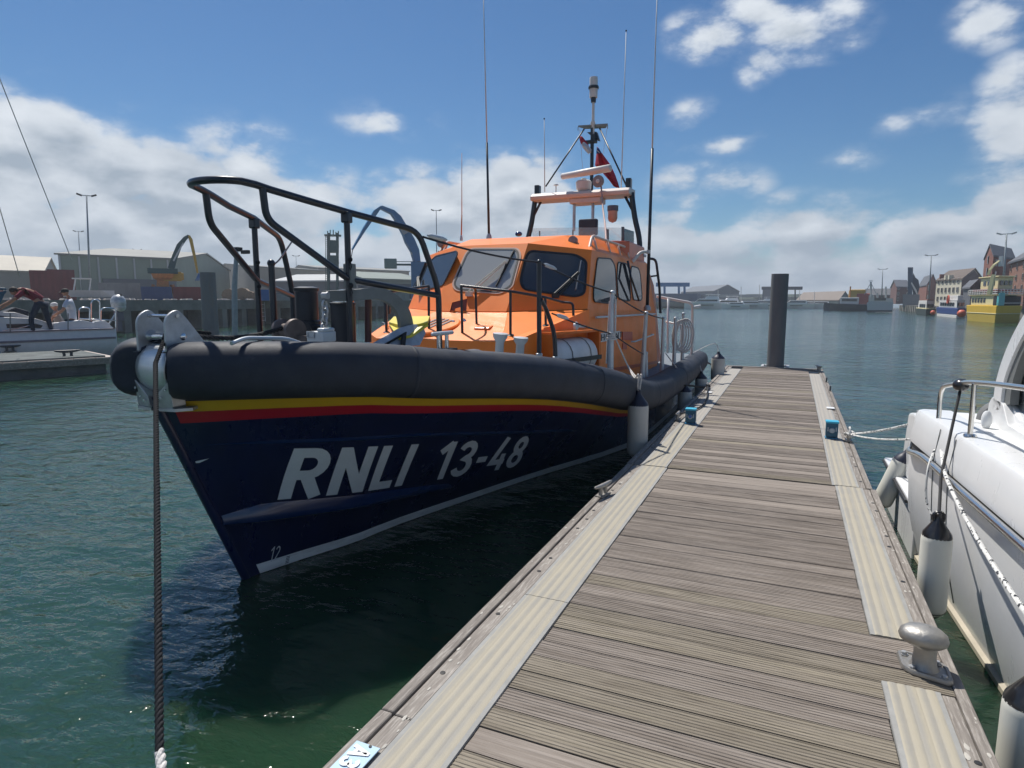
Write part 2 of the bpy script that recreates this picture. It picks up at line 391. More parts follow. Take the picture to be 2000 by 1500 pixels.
def text_mesh(mb, s, fn, t=.17, gap=.10):
    "fn(u, v) gives a 3-D point; u runs 0..width in cap heights"
    x = 0; lay = 0
    for ch in s:
        w, strokes = GL[ch]
        for st in strokes:
            lay += 1; pts = [Vector((p[0] + x, p[1])) for p in st]; pts = [p for i, p in enumerate(pts) if i == 0 or (p - pts[i - 1]).length > 1e-4]; q = [pts[0]]
            for a, b in zip(pts, pts[1:]):
                k = max(1, int((b - a).length / .22))
                q += [a.lerp(b, j / k) for j in range(1, k + 1)]
            closed = (q[0] - q[-1]).length < 1e-4; l = []; r = []; n = len(q)
            for i in range(n):
                a = q[i - 1] if i else (q[-2] if closed else None); b = q[i + 1] if i < n - 1 else (q[1] if closed else None)
                d1 = (q[i] - a).normalized() if a is not None else None; d2 = (b - q[i]).normalized() if b is not None else None
                if d1 is None: d1 = d2
                if d2 is None: d2 = d1
                nn = Vector((-(d1 + d2).y, (d1 + d2).x))
                if nn.length < 1e-6: nn = Vector((-d1.y, d1.x))
                nn.normalize(); c = max(.45, nn.dot(Vector((-d1.y, d1.x))))
                l.append(q[i] + nn * t / 2 / c); r.append(q[i] - nn * t / 2 / c)
            mb.strip([[fn(p.x, p.y, lay % 4) for p in l], [fn(p.x, p.y, lay % 4) for p in q], [fn(p.x, p.y, lay % 4) for p in r]])
        x += w + gap
    return x
# ------------------------------------------------------------------ water
def water_mat():
    m = bpy.data.materials.new('harbour_water'); m.use_nodes = True
    N = m.node_tree.nodes; L = m.node_tree.links; b = N['Principled BSDF']
    b.inputs['Roughness'].default_value = 0.09; b.inputs['IOR'].default_value = 1.58; b.inputs['Subsurface Weight'].default_value = 1.0; b.inputs['Subsurface Radius'].default_value = (.5, 1.0, .9); b.inputs['Subsurface Scale'].default_value = 2.4; b.inputs['Specular IOR Level'].default_value = .5
    tc = N.new('ShaderNodeTexCoord')
    def nz(scale, det, rough, st, rot=0.0, dist=0.0):
        mp = N.new('ShaderNodeMapping'); mp.inputs['Scale'].default_value = st; mp.inputs['Rotation'].default_value = (0, 0, rot); L.new(tc.outputs['Object'], mp.inputs[0])
        n = N.new('ShaderNodeTexNoise'); n.inputs['Scale'].default_value = scale; n.inputs['Detail'].default_value = det; n.inputs['Roughness'].default_value = rough; n.inputs['Distortion'].default_value = dist
        L.new(mp.outputs[0], n.inputs['Vector']); return n.outputs[0]
    def mth(op, a, b_, ):
        n = N.new('ShaderNodeMath'); n.operation = op
        for i, v in enumerate((a, b_)):
            if isinstance(v, (int, float)): n.inputs[i].default_value = v
            else: L.new(v, n.inputs[i])
        return n.outputs[0]
    c = nz(0.35, 4, .6, (1, 1, 1)); mr = N.new('ShaderNodeMapRange'); L.new(c, mr.inputs[0]); mr.inputs[1].default_value = .3; mr.inputs[2].default_value = .7
    mx = N.new('ShaderNodeMix'); mx.data_type = 'RGBA'; L.new(mr.outputs[0], mx.inputs[0]); mx.inputs[6].default_value = (.013, .044, .023, 1); mx.inputs[7].default_value = (.018, .056, .029, 1)
    L.new(mx.outputs[2], b.inputs['Base Color'])
    # patches of wind-ruffled and calmer water
    pat = nz(0.06, 3, .55, (1, 2.2, 1), .3); pr = N.new('ShaderNodeMapRange'); L.new(pat, pr.inputs[0]); pr.inputs[1].default_value = .35; pr.inputs[2].default_value = .65; pr.inputs[3].default_value = .40; pr.inputs[4].default_value = 1.45
    w1 = nz(0.9, 3, .5, (1, 1.7, 1), .5, .4); w2 = nz(3.4, 4, .55, (1, 1.9, 1), .35, .3); w3 = nz(11, 3, .6, (1, 1.5, 1), .2)
    h = mth('ADD', mth('MULTIPLY', w1, 1.0), mth('MULTIPLY', mth('ADD', mth('MULTIPLY', w2, .33), mth('MULTIPLY', w3, .07)), pr.outputs[0]))
    bp = N.new('ShaderNodeBump'); bp.inputs['Strength'].default_value = 1.0; bp.inputs['Distance'].default_value = WAVE_H
    L.new(h, bp.inputs['Height']); L.new(bp.outputs[0], b.inputs['Normal'])
    return m
WAVE_H = 0.09
w = MB(); S = 6000
w.poly([(-S, -S, 0), (S, -S, 0), (S, S, 0), (-S, S, 0)])
wo = w.build('water', water_mat(), kind='structure', fix=False)

# ------------------------------------------------------------------ jetty
DK = 0.5
wood = mat('weathered_deck', (.290, .252, .222), .85, var=.35, scale=3.0, stretch=(.6, 14, 4), bump=.35, bscale=9, rnd=.09, dirt=.5, dirtcol=(.40, .36, .32), dscale=2.6, col2=(.165, .138, .115))
wood_g = mat('mossy_deck', (.29, .255, .205), .85, var=.35, scale=3.0, stretch=(.6, 14, 4), bump=.35, bscale=9, rnd=.08, dirt=.35, dirtcol=(.29, .26, .18), dscale=1.8, col2=(.16, .136, .105))
timber = mat('edge_timber', (.275, .25, .225), .85, scale=4, stretch=(9, .7, 4), bump=.3, bscale=8, rnd=.12, dirt=.8, dirtcol=(.52, .49, .45), dscale=11, col2=(.17, .15, .135))
galv = mat('galvanised', (.50, .51, .52), .42, metal=.85, var=.18, scale=9, bump=.05, dirt=.3, dirtcol=(.32, .30, .28))
steel = mat('polished_steel', (.72, .73, .74), .16, metal=1.0, var=.06, scale=4)
castal = mat('cast_aluminium', (.36, .35, .33), .38, metal=.75, var=.12, scale=12, bump=.12, bscale=60, dirt=.35, dirtcol=(.34, .31, .28), dscale=9)
concrete = mat('float_concrete', (.22, .21, .19), .9, var=.2, scale=3, bump=.3, dirt=.5, dirtcol=(.05, .06, .04), dscale=2)
blk = mat('black_rubber', (.02, .02, .022), .5, var=.2, scale=8)
def grating_mat(name, a, b_, yellow):
    m = bpy.data.materials.new(name); m.use_nodes = True
    N = m.node_tree.nodes; L = m.node_tree.links; p = N['Principled BSDF']; p.inputs['Roughness'].default_value = .75
    tc = N.new('ShaderNodeTexCoord'); wv = N.new('ShaderNodeTexWave'); wv.bands_direction = 'X'; wv.inputs['Scale'].default_value = 5.6; wv.inputs['Distortion'].default_value = 1.2; wv.inputs['Detail'].default_value = 3; wv.inputs['Detail Scale'].default_value = .6
    mp = N.new('ShaderNodeMapping'); mp.inputs['Scale'].default_value = (1, .12, 1); L.new(tc.outputs['Object'], mp.inputs[0]); L.new(mp.outputs[0], wv.inputs[0])
    nz = N.new('ShaderNodeTexNoise'); nz.inputs['Scale'].default_value = 5; nz.inputs['Detail'].default_value = 8; nz.inputs['Roughness'].default_value = .7; L.new(tc.outputs['Object'], nz.inputs[0])
    ad = N.new('ShaderNodeMath'); ad.operation = 'MULTIPLY_ADD'; ad.inputs[1].default_value = .55; L.new(wv.outputs[1], ad.inputs[0]); L.new(nz.outputs[0], ad.inputs[2])
    mr = N.new('ShaderNodeMapRange'); mr.inputs[1].default_value = .45; mr.inputs[2].default_value = .95; L.new(ad.outputs[0], mr.inputs[0])
    mx = N.new('ShaderNodeMix'); mx.data_type = 'RGBA'; L.new(mr.outputs[0], mx.inputs[0]); mx.inputs[6].default_value = (*a, 1); mx.inputs[7].default_value = (*b_, 1); L.new(mx.outputs[2], p.inputs[0])
    n2 = N.new('ShaderNodeTexNoise'); n2.inputs['Scale'].default_value = 240; L.new(tc.outputs['Object'], n2.inputs[0])
    bp = N.new('ShaderNodeBump'); bp.inputs['Strength'].default_value = .35; bp.inputs['Distance'].default_value = .003; L.new(n2.outputs[0], bp.inputs['Height']); L.new(bp.outputs[0], p.inputs['Normal'])
    return m
grit_y = grating_mat('grit_strip_cream', (.29, .278, .25), (.375, .342, .272), 1)
grit_e = mat('strip_edge_grey', (.30, .30, .29), .8, var=.12, scale=8, bump=.1, bscale=80)
grit_g = grating_mat('grit_strip_grey', (.31, .295, .27), (.37, .345, .305), 0)
XL, XR, GL0, GL1, GR0, GR1 = -1.48, .795, -1.326, -1.060, .462, .688
def plank_mesh(x0, x1, kind, seed):
    rr = random.Random(seed); W = .134; T = .028; prof = []
    if kind == 'grooved':
        n = 7; g = W / n
        prof.append((-W / 2, 0))
        for i in range(n):
            c = -W / 2 + g * (i + .5)
            prof += [(c - g * .34, 0), (c - g * .18, -.0032), (c + g * .18, -.0032), (c + g * .34, 0)]
        prof.append((W / 2, 0))
    else:
        prof = [(-W / 2, -.001)] + [(-W / 2 + W * t, rr.uniform(-.0022, .001)) for t in (.08, .2, .32, .45, .6, .72, .85, .94)] + [(W / 2, -.001)]
    rows = []
    for x in (x0, lerp(x0, x1, .35), lerp(x0, x1, .7), x1):
        dz = rr.uniform(-.0015, .0015) if kind != 'grooved' else 0
        rows.append([(x, -W / 2, -T)] + [(x, a, b_ + dz) for a, b_ in prof] + [(x, W / 2, -T)])
    mb = MB(); mb.rings(rows); me_o = mb
    me = bpy.data.meshes.new('plank'); me.from_pydata(mb.v, [], mb.f)
    b = bmesh.new(); b.from_mesh(me); bmesh.ops.recalc_face_normals(b, faces=b.faces); b.to_mesh(me); b.free()
    return me
PM = {}
def planks(root, y0, y1, boll=None):
    n = int(round((y1 - y0) / .141)); p = (y1 - y0) / n
    for i in range(n):
        y = y0 + p * (i + .5); x1 = GR0 - .004
        if boll and boll[0] < y < boll[1]: x1 = .742
        kind = 'grooved' if (random.random() < .93 if y < 5 else random.random() < .65) else 'worn'
        mt = wood_g if (y < 3.4 and random.random() < .7) or random.random() < .08 else wood
        k = (kind, random.randrange(3), round(x1, 2), mt.name)
        if k not in PM:
            PM[k] = plank_mesh(GL1 + .004, x1, kind, len(PM)); PM[k].materials.append(mt)
        o = bpy.data.objects.new('plank', PM[k]); COL.objects.link(o); o.parent = root
        o.location = (random.uniform(-.003, .003), y - root.location.y, DK - root.location.z + random.uniform(-.002, .0025))
        o.rotation_euler = (random.uniform(-.006, .006), random.uniform(-.001, .001), random.uniform(-.0012, .0012))
def grating(root, x0, x1, y0, y1, m):
    mb = MB(); e = .022; n = 5; prof = [(x0, .0), (x0 + .002, .006), (x0 + e, .006)]
    w = (x1 - x0 - 2 * e) / n
    for i in range(n):
        a = x0 + e + i * w; prof += [(a + w * .2, .0085), (a + w * .5, .0092), (a + w * .8, .0085), (a + w, .0072)]
    prof += [(x1 - .002, .006), (x1, 0)]
    rows = [[(x, y, DK + z) for x, z in prof] + [(x1, y, DK - .03), (x0, y, DK - .03)] for y in (y0, y1)]
    mb.rings(rows)
    o = mb.build('grip_strip', [m, grit_e], root)
    for p in o.data.polygons:
        c = sum((o.data.vertices[v].co.x for v in p.vertices), 0) / len(p.vertices)
        if c < x0 + e or c > x1 - e: p.material_index = 1
    return o
def edge(root, x0, x1, y0, y1, top=0.0, name='edge_board'):
    y = y0
    while y < y1 - .05:
        e = min(y1, y + 3.2)
        if y1 - e < .5: e = y1
        MB().box(((x0 + x1) / 2, (y + e) / 2, DK + top - .03), (x1 - x0 - .004, e - y - .006, .06)).build(name, timber, root, bevel=.004, seg=1)
        y = e
def pontoon(name, label, y0, y1, boll, segs_l, segs_r):
    root = thing(name, label, 'jetty', (0, (y0 + y1) / 2, 0))
    planks(root, y0 + .01, y1 - .01, boll)
    for a, b_, m in segs_l: grating(root, GL0, GL1, a, b_, m)
    for a, b_, m in segs_r: grating(root, GR0, GR1, a, b_, m)
    edge(root, XL + .066, GL0, y0 + .005, y1 - .005); edge(root, XL, XL + .062, y0 + .005, y1 - .005, .008, 'rim_board')
    if boll:
        edge(root, GR1, XR - .052, y0 + .005, boll[0], 0); edge(root, GR1, XR - .052, boll[1], y1 - .005, 0)
        # strip of grip missing where the bollard bolts through the planks
    else: edge(root, GR1, XR - .052, y0 + .005, y1 - .005)
    edge(root, XR - .050, XR, y0 + .005, y1 - .005, .006, 'rim_board')
    mb = MB()
    for x in (XL + .02, XR - .02): mb.box((x, (y0 + y1) / 2, DK - .15), (.03, y1 - y0 - .02, .18))
    for y in [y0 + .1 + i * 1.5 for i in range(int((y1 - y0) / 1.5) + 1)]: mb.box(((XL + XR) / 2, min(y, y1 - .1), DK - .1), (XR - XL - .08, .08, .12))
    mb.build('frame', galv, root)
    y = y0 + .3
    while y < y1 - .6:
        e = min(y + 2.6, y1 - .1)
        MB().box(((XL + XR) / 2, (y + e) / 2, .03), (XR - XL - .16, e - y - .25, .56)).build('float', concrete, root, bevel=.03); y = e + .1
    hb = MB(); rr = random.Random(3)
    for x in (XL + .105, GR1 + .03):
        y = y0 + .25
        while y < y1 - .2:
            if not (boll and x > 0 and boll[0] - .1 < y < boll[1] + .1):
                hb.lathe([(.013, -.001), (.013, .0015), (.007, .002)], (x + rr.uniform(-.01, .01), y, DK + .001), n=10)
            y += rr.choice((.22, .45, .6))
    hb.build('bolt_hole_disc', blk, root, kind='stuff')  # black discs on the boards paint the dark inside of bolt holes
    sp = MB()
    for k in range(170 if boll else 120):
        x = rr.choice((rr.uniform(XL + .01, GL0 - .01), rr.uniform(XL + .07, GL0 - .005), rr.uniform(GR1 + .005, XR - .01))); y = rr.uniform(y0 + .1, y1 - .1); s_ = rr.uniform(.003, .009) * (1.5 if rr.random() < .15 else 1)
        if boll and x > 0 and boll[0] - .1 < y < boll[1] + .1: continue
        zt = DK + (.0095 if x < XL + .062 else (.0075 if x > XR - .05 else .0015)); n = 7
        if abs(x - (XL + .064)) < .01 or abs(x - (XR - .051)) < .01 or (x < XL + .02): continue
        sp.rings([[(x + math.cos(2 * math.pi * j / n) * s_ * k2 * rr.uniform(.7, 1.2), y + math.sin(2 * math.pi * j / n) * s_ * 2.2 * k2 * rr.uniform(.7, 1.3), zt + h2) for j in range(n)] for k2, h2 in ((1, 0), (.5, .0012))])
    sp.build('lichen_spots', mat('lichen_white', (.46, .44, .40), .9, var=.1), root, kind='stuff')
    return root
pont_near = pontoon('pontoon', 'near section of the timber jetty, greenish grooved planks between cream grip strips', -1.2, 6.36, (3.075, 3.510),
    [(-1.19, 3.2, grit_y), (3.205, 6.35, grit_y)], [(-1.19, 3.075, grit_y), (3.510, 6.35, grit_y)])
pont_far = pontoon('pontoon', 'far section of the timber jetty beyond the open joint, ending at the steel pile', 6.41, 17.2, None,
    [(6.415, 8.72, grit_y), (8.725, 13, grit_g), (13.005, 16.6, grit_g)], [(6.415, 8.5, grit_y), (8.505, 12.8, grit_g), (12.805, 16.2, grit_g)])
pont_far.location.z = -.012; pont_far.rotation_euler = (0, 0, R(-.22))
# cross beam closing the far end, and the pile guide
MB().box(((XL + XR) / 2, 17.25, DK - .03), (XR - XL, .10, .07)).build('end_beam', timber, pont_far, bevel=.005)

# steel piles
rust = mat('pile_steel', (.18, .185, .19), .6, metal=.2, var=.22, scale=3, stretch=(1, 1, .3), bump=.15, bscale=14, dirt=.6, dirtcol=(.17, .10, .065), dscale=3, col2=(.12, .125, .135))
def pile(c, r, top, label, low=-1.5):
    mb = MB(); n = 40
    mb.rings([[(c.x + rr * math.cos(2 * math.pi * k / n), c.y + rr * math.sin(2 * math.pi * k / n), z) for k in range(n)] for rr, z in ((r, low), (r, .05), (r, top), (r - .012, top), (r - .012, top - .25))])
    return tag(mb.build('mooring_pile', rust, smooth=True), label, 'pile', None)
pc = at(1513, 716, Z=DK)
pile(Vector((pc.x + .01, 17.52, 0)), .205, at(1521, 535, Y=17.5).z, 'dark steel mooring pile at the far end of the timber jetty')
g = thing('pile_guide', 'low steel pile guide bolted to the end of the jetty round the dark pile', 'guide', (pc.x, 17.5, DK - .03))
a = MB()
for s in (-1, 1): a.box((pc.x + .01 + s * .30, 17.5, DK + .0), (.07, .5, .05)); a.cyl((pc.x + .01 + s * .225, 17.42, DK + .02), (pc.x + .01 + s * .225, 17.62, DK + .02), .018, n=10)
a.box((pc.x + .01, 17.77, DK), (.67, .07, .05)); a.build('collar', galv, g, bevel=.005)
lp = at(413, 655, Z=0)
pile(Vector((lp.x, lp.y, 0)), .45, at(412, 534, D=lp.length).z + .05, 'grey mooring pile standing in the water behind the lifeboat bow')

# mushroom bollard
bo = thing('mooring_bollard', 'cast aluminium mushroom bollard bolted to the jetty between two cream strips', 'bollard', (.63, 3.22, DK))
B0 = Vector((.655, 3.265, DK + .003)); mb = MB(); BS = .66; BZ = .88
pl = [(-.165, .115), (-.05, .135), (.155, -.0), (.16, -.11), (.10, -.125), (-.12, -.08), (-.165, -.02)]
pl = [(-.150, .150), (-.095, .165), (.125, .085), (.155, .03), (.150, -.155), (.115, -.175), (-.09, -.115), (-.145, -.06)]
def rp(k, z): return [Vector((B0.x + x * k * BS, B0.y + y * k * BS, B0.z + z * BZ)) for x, y in [(p.x, p.y) for p in fillet([(a_, b_, 0) for a_, b_ in pl], .03, 3, True)]]
mb.rings([rp(1, 0), rp(1.0, .012), rp(.96, .022), rp(.85, .022), rp(.82, .014)]); mb.build('base_plate', castal, bo, smooth=30)
mb = MB(); rs = []
for z, rx, ry, ox in ((.010, .095, .085, 0), (.03, .076, .068, 0), (.08, .068, .061, 0), (.122, .070, .062, 0), (.135, .080, .064, -.004), (.142, .120, .084, -.012), (.155, .144, .096, -.016), (.175, .152, .104, -.018), (.200, .142, .098, -.018), (.220, .110, .080, -.016), (.231, .06, .046, -.014), (.234, .01, .008, -.012)):
    rs.append([Vector((B0.x + (ox + rx * math.cos(t) - .1 * ry * math.sin(t)) * BS, B0.y + ry * 1.15 * math.sin(t) * BS, B0.z + z * BZ)) for t in [2 * math.pi * k / 32 for k in range(32)]])
mb.rings(rs); mb.build('mushroom_head', castal, bo, smooth=60)
for x, y in ((-.105, .115), (-.085, -.075), (.10, -.125), (.09, .06)):
    mb = MB(); mb.lathe([(.013, 0), (.013, .011), (.010, .014)], (B0.x + x * BS, B0.y + y * BS, B0.z + .016), n=6); mb.lathe([(.018, 0), (.018, .003)], (B0.x + x * BS, B0.y + y * BS, B0.z + .014), n=16)
    mb.build('bolt', galv, bo)
mb = MB(); text_mesh(mb, 'OTES', lambda u, v, k: Vector((B0.x + .002 + v * .013, B0.y + .022 - u * .016, B0.z + .2075 - abs(.022 - u * .016) * .2)), t=.2)
# cast lettering is worn to a faint block; keep it as a low relief
mb.build('cast_mark', castal, bo)

# cleats on the jetty
def cleat(x, y, z, ang, s, label, m=castal, grp=None, name='mooring_cleat'):
    c = thing(name, label, 'cleat', (x, y, z), grp); rot = Matrix.Rotation(ang, 3, 'Z'); o = Vector((x, y, z))
    def w_(a, b_, c_): return o + rot @ (Vector((a, b_, c_)) * s)
    mb = MB()
    for k in (-1, 1):
        mb.tube([w_(0, k * .045, .0), w_(0, k * .040, .04), w_(0, k * .045, .085)], .018 * s, 10)
    mb.box(w_(0, 0, .006), (.07 * s, .16 * s, .012 * s), rot); mb.build('base', m, c, smooth=True)
    mb = MB(); mb.tube([w_(0, t * .15, .088 + .012 * abs(t) ** 2) for t in (-1, -.85, -.5, -.2, 0, .2, .5, .85, 1)], .018 * s, 10, radii=[q * s for q in (.006, .013, .018, .02, .021, .02, .018, .013, .006)])
    mb.build('horn', m, c, smooth=True); return c
cleat(-1.415, 5.2, DK + .008, R(-14), 1.0, 'bare metal cleat on the left edge of the near jetty section')
cleat(-1.40, 9.1, DK + .0, R(0), 1.0, 'weedy cleat on the left jetty edge beside the blue power box')
cleat(-1.39, 15.9, DK, R(0), 1.0, 'farthest cleat on the left jetty edge, black rope made fast to it')
cleat(.735, 8.55, DK, R(0), 1.0, 'cleat on the right jetty edge with a white rope looped round it')
cleat(.70, 16.75, DK, R(20), 1.3, 'T-shaped cleat on the far right corner of the jetty')
cleat(-1.40, 12.6, DK, R(0), 1.0, 'cleat on the left jetty edge with dark mooring rope leading to the lifeboat')
for y in (14.6, 13.2): MB().box((.765, y, DK + .05), (.03, .07, .10)).build('hook', rust, tag(thing('deck_hook', ('farther' if y > 14 else 'nearer') + ' of two small rusty hooks on the right edge of the far jetty', 'hook', (.765, y, DK)), ('farther' if y > 14 else 'nearer') + ' of two small rusty hooks on the right edge of the far jetty', 'hook'), bevel=.008)
# blue power boxes
bluep = mat('box_blue', (.02, .20, .38), .45, var=.12, scale=5, dirt=.3, dirtcol=(.10, .18, .22)); blued = mat('box_blue_dark', (.015, .10, .17), .5); cy = mat('box_lid', (.05, .42, .62), .4); sk = mat('socket_grey', (.35, .42, .48), .5); skb = mat('socket_blue', (.02, .09, .32), .4)
def powerbox(x, y, label, b_):
    t = thing('power_box', label, 'power box', (x, y, DK), 'power boxes on the jetty'); w, d, h = .135, .12, .20
    MB().box((x, y, DK + .012 + h / 2), (w, d, h - .024)).build('casing', blued, t, bevel=.008)
    MB().box((x, y, DK + h + .006), (w + .012, d + .012, .024)).build('lid', cy, t, bevel=.006)
    MB().box((x, y, DK + .007), (w + .01, d + .01, .012)).build('foot', bluep, t)
    mb = MB(); mb.cyl((x, y - d / 2 - .012, DK + .105), (x, y - d / 2 + .002, DK + .105), .030, .034, 18)
    s_ = mb.build('socket', sk, t, smooth=True)
    MB().cyl((x, y - d / 2 - .02, DK + .112), (x, y - d / 2 - .008, DK + .112), .022, .022, 16).build('socket_cap', skb if b_ else sk, s_, smooth=True)
    for k in (-1, 1): MB().box((x + k * .045, y - d / 2 - .004, DK + .12), (.012, .010, .05)).build('hinge', sk, t)
powerbox(-1.185, 8.86, 'blue power box on the left side of the jetty beside the lifeboat fender', 1)
powerbox(.548, 8.62, 'blue power box on the right side of the jetty beside the white rope', 0)
# berth plate with lettering
plate_m = mat('plate_pale_blue', (.40, .56, .70), .5, var=.04); white = mat('white_paint', (.80, .80, .80), .35, var=.05, scale=3); 
bp = thing('berth_plate', 'pale blue berth number plate reading A3 on the left jetty edge', 'sign', (-1.39, 1.72, DK))
z0 = DK + .0165; c0 = at(700, 1465, Z=z0); q = [(-1.445, 1.80), (-1.335, 1.80), (-1.335, 1.50), (-1.445, 1.50)]
MB().prism([(x, y, DK + .0105) for x, y in q], (0, 0, .005)).build('plate', plate_m, bp, bevel=.002)
mb = MB(); text_mesh(mb, 'A3', lambda u, v, k: Vector((-1.432 + v * .078, 1.775 - u * .085, z0 + .0022 + k * .0005)), t=.2); mb.build('number', white, bp, fix=False)
MB().lathe([(.006, 0), (.006, .002)], (-1.375, 1.79, z0 + .001), n=10).build('screw', blk, bp)
for x, y, l in ((-1.30, 12.0, 'small white plate on the left edge of the far jetty'), (.66, 11.0, 'small white plate on the right edge of the far jetty')):
    tag(MB().box((x, y, DK + .013), (.11, .16, .006)).build('marker_plate', white), l, 'plate')
# ------------------------------------------------------------------ lifeboat
XC = -3.87
orange = mat('orange_paint', (.93, .225, .024), .38, var=.06, scale=2, coat=.12, dirt=.15, dirtcol=(.66, .16, .03), spec=.4)
oranged = mat('orange_edge', (.72, .16, .015), .35, var=.06)
navy = mat('navy_hull_paint', (.0055, .011, .052), .20, var=.25, scale=1.5, coat=.5, dirt=.30, dirtcol=(.022, .028, .055), dscale=1.6, stretch=(2, 2, .35))
navy2 = mat('navy_rail_paint', (.006, .022, .085), .2, var=.1, coat=.6)
tubem = mat('sponson_rubber', (.024, .030, .045), .55, var=.18, scale=5, bump=.06, bscale=90, dirt=.7, dirtcol=(.062, .064, .072), dscale=3.0, spec=.35)
yel = mat('stripe_yellow', (.62, .38, .02), .3, var=.05, coat=.3); red = mat('stripe_red', (.42, .012, .03), .3, var=.05, coat=.3)
lett = mat('hull_letter_grey', (.66, .70, .74), .35, var=.05)
boot = mat('boot_top', (.85, .87, .85), .45, var=.10, scale=3, dirt=.35, dirtcol=(.22, .25, .20), dscale=4, stretch=(1, 1, 5))
deckm = mat('deck_grey', (.16, .19, .22), .8, var=.12, scale=10, bump=.2, bscale=160)
blackr = mat('pulpit_black', (.007, .011, .020), .32, var=.2, scale=6, coat=.25)
alu = mat('anodised_plate', (.42, .44, .46), .40, metal=.75, var=.10, scale=5, dirt=.2, dirtcol=(.30, .31, .32))
stan = mat('stanchion_grey', (.55, .58, .60), .38, metal=.3, var=.08)
offw = mat('off_white_gel', (.66, .64, .62), .35, var=.06, dirt=.15, dirtcol=(.5, .47, .44))
gasket = mat('window_gasket', (.012, .014, .018), .5)
tint = glass_mat('tinted_glass', (.05, .06, .075), .03, .82)
clearg = glass_mat('clear_screen', (.5, .6, .62), .02, .14)
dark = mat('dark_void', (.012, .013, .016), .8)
lb = thing('lifeboat', 'navy and orange lifeboat lettered RNLI 13-48 moored along the left of the jetty', 'lifeboat', (XC, 9, 0))
lb_lc = lb
TB = [(2.87, .12), (2.95, .23), (3.05, .37), (3.2, .56), (3.5, .86), (3.86, 1.10), (4.28, 1.32), (5.08, 1.60), (5.9, 1.78), (7.1, 1.95), (8.5, 2.02), (11, 2.04), (14, 2.0), (15.4, 1.93), (15.8, 1.80)]
TZ = [(2.85, 1.735), (3.4, 1.72), (3.86, 1.685), (4.28, 1.625), (5.08, 1.53), (5.88, 1.42), (7.12, 1.19), (7.72, 1.06), (8.6, .90), (9.6, .82), (11, .80), (15.9, .80)]
TR = [(2.86, .195), (5, .20), (8, .225), (16, .225)]
tb = lambda y: spl(TB, y); tz = lambda y: spl(TZ, y); tr = lambda y: interp(TR, y)
def zs(y): return tz(y) - tr(y) * .93
def ystem(z): return 2.86 + (1.53 - z) * .437
WLN = [(0, 0), (.12, .05), (.5, .17), (.95, .33), (1.44, .42), (2.5, .72), (3.6, 1.05), (5.4, 1.68), (6.5, 1.83), (12, 1.85)]
SHN = [(0, 0), (.10, .14), (.22, .30), (.4, .52), (.65, .78), (1.0, 1.03), (1.42, 1.26), (2.2, 1.54), (3.0, 1.72), (4.2, 1.86), (5.6, 1.90), (13, 1.90)]
def hb(y, z):
    s = y - ystem(z)
    if s <= 0: return .025
    t = max(0, min(1.05, z / zs(y)))
    a = spl(WLN, s); b_ = spl(SHN, s)
    return max(.025, a + (b_ - a) * t ** 1.15 - (0 if z >= 0 else -z * .9))
def HP(y, z, off=0.0, side=1): return Vector((XC + side * (hb(y, z) + off), y, z))
ys = [2.88 + i * .06 for i in range(20)] + [4.1 + i * .2 for i in range(20)] + [8.1 + i * .6 for i in range(14)]
for side in (1,):
    pass
def hull_strip(y_of, z0, z1, nz, side, off=0.0):
    return [[None]]
def hull_grid(v0, v1, nv, side, off=0.0, s0=0.0, s1=None, zfix=None):
    "rows along the length at equal fractions v of the height, starting on the raked stem"
    smax = 12.9; ss = [0, .015, .04, .08, .14, .22, .32, .45, .6, .8, 1.0, 1.25, 1.5, 1.8, 2.1, 2.5, 2.9, 3.3, 3.8, 4.3, 4.9, 5.6, 6.4, 7.5, 9, 10.5, 12, smax]
    ss = [s for s in ss if s >= s0 and (s1 is None or s <= s1)]
    if s0 and s0 not in ss: ss = [s0] + ss
    if s1 and s1 not in ss: ss = ss + [s1]
    rows = []
    for i in range(nv + 1):
        v = v0 + (v1 - v0) * i / nv; row = []
        for s in ss:
            z = v * zs(2.9 + s); 
            if zfix: z = zfix(i / nv, 2.9 + s)
            y = ystem(z) + s
            if zfix: z = zfix(i / nv, y)
            row.append(HP(y, z, off, side))
        rows.append(row)
    return rows
mb = MB()
for side in (1, -1):
    mb.strip(hull_grid(-.35, 1.0, 22, side))
# transom and bottom
tr_pts = [HP(15.75, z, 0, 1) for z in (-.3, 0, .3, zs(15))] + [HP(15.75, z, 0, -1) for z in (zs(15), .3, 0, -.3)]
mb.poly(tr_pts)
mb.build('hull', navy, lb, smooth=30)
# blunt stem bar
mb = MB(); mb.tube([(XC, ystem(z) - .004, z) for z in (-.3, 0, .4, .8, 1.2, 1.5)], .034, 10); mb.build('stem', navy, lb, smooth=True)
# painted bands, laid 4 mm proud
for side in (1, -1):
    for nm, m, a, b_ in (('yellow_stripe', yel, .030, .108), ('red_stripe', red, .109, .192)):
        h = MB(); h.strip(hull_grid(0, 1, 3, side, .004, .05, 5.35, lambda f, y, a=a, b_=b_: zs(y) - lerp(a, b_, f) * interp(((3, 1), (4, .80), (5.4, .76), (8.6, .55)), y)))
        h.build(nm, m, lb, smooth=30)
    h = MB(); h.strip(hull_grid(0, 1, 2, side, .004, .10, 12.8, lambda f, y: lerp(.004, .095, f))); h.build('boot_stripe', boot, lb, smooth=30)
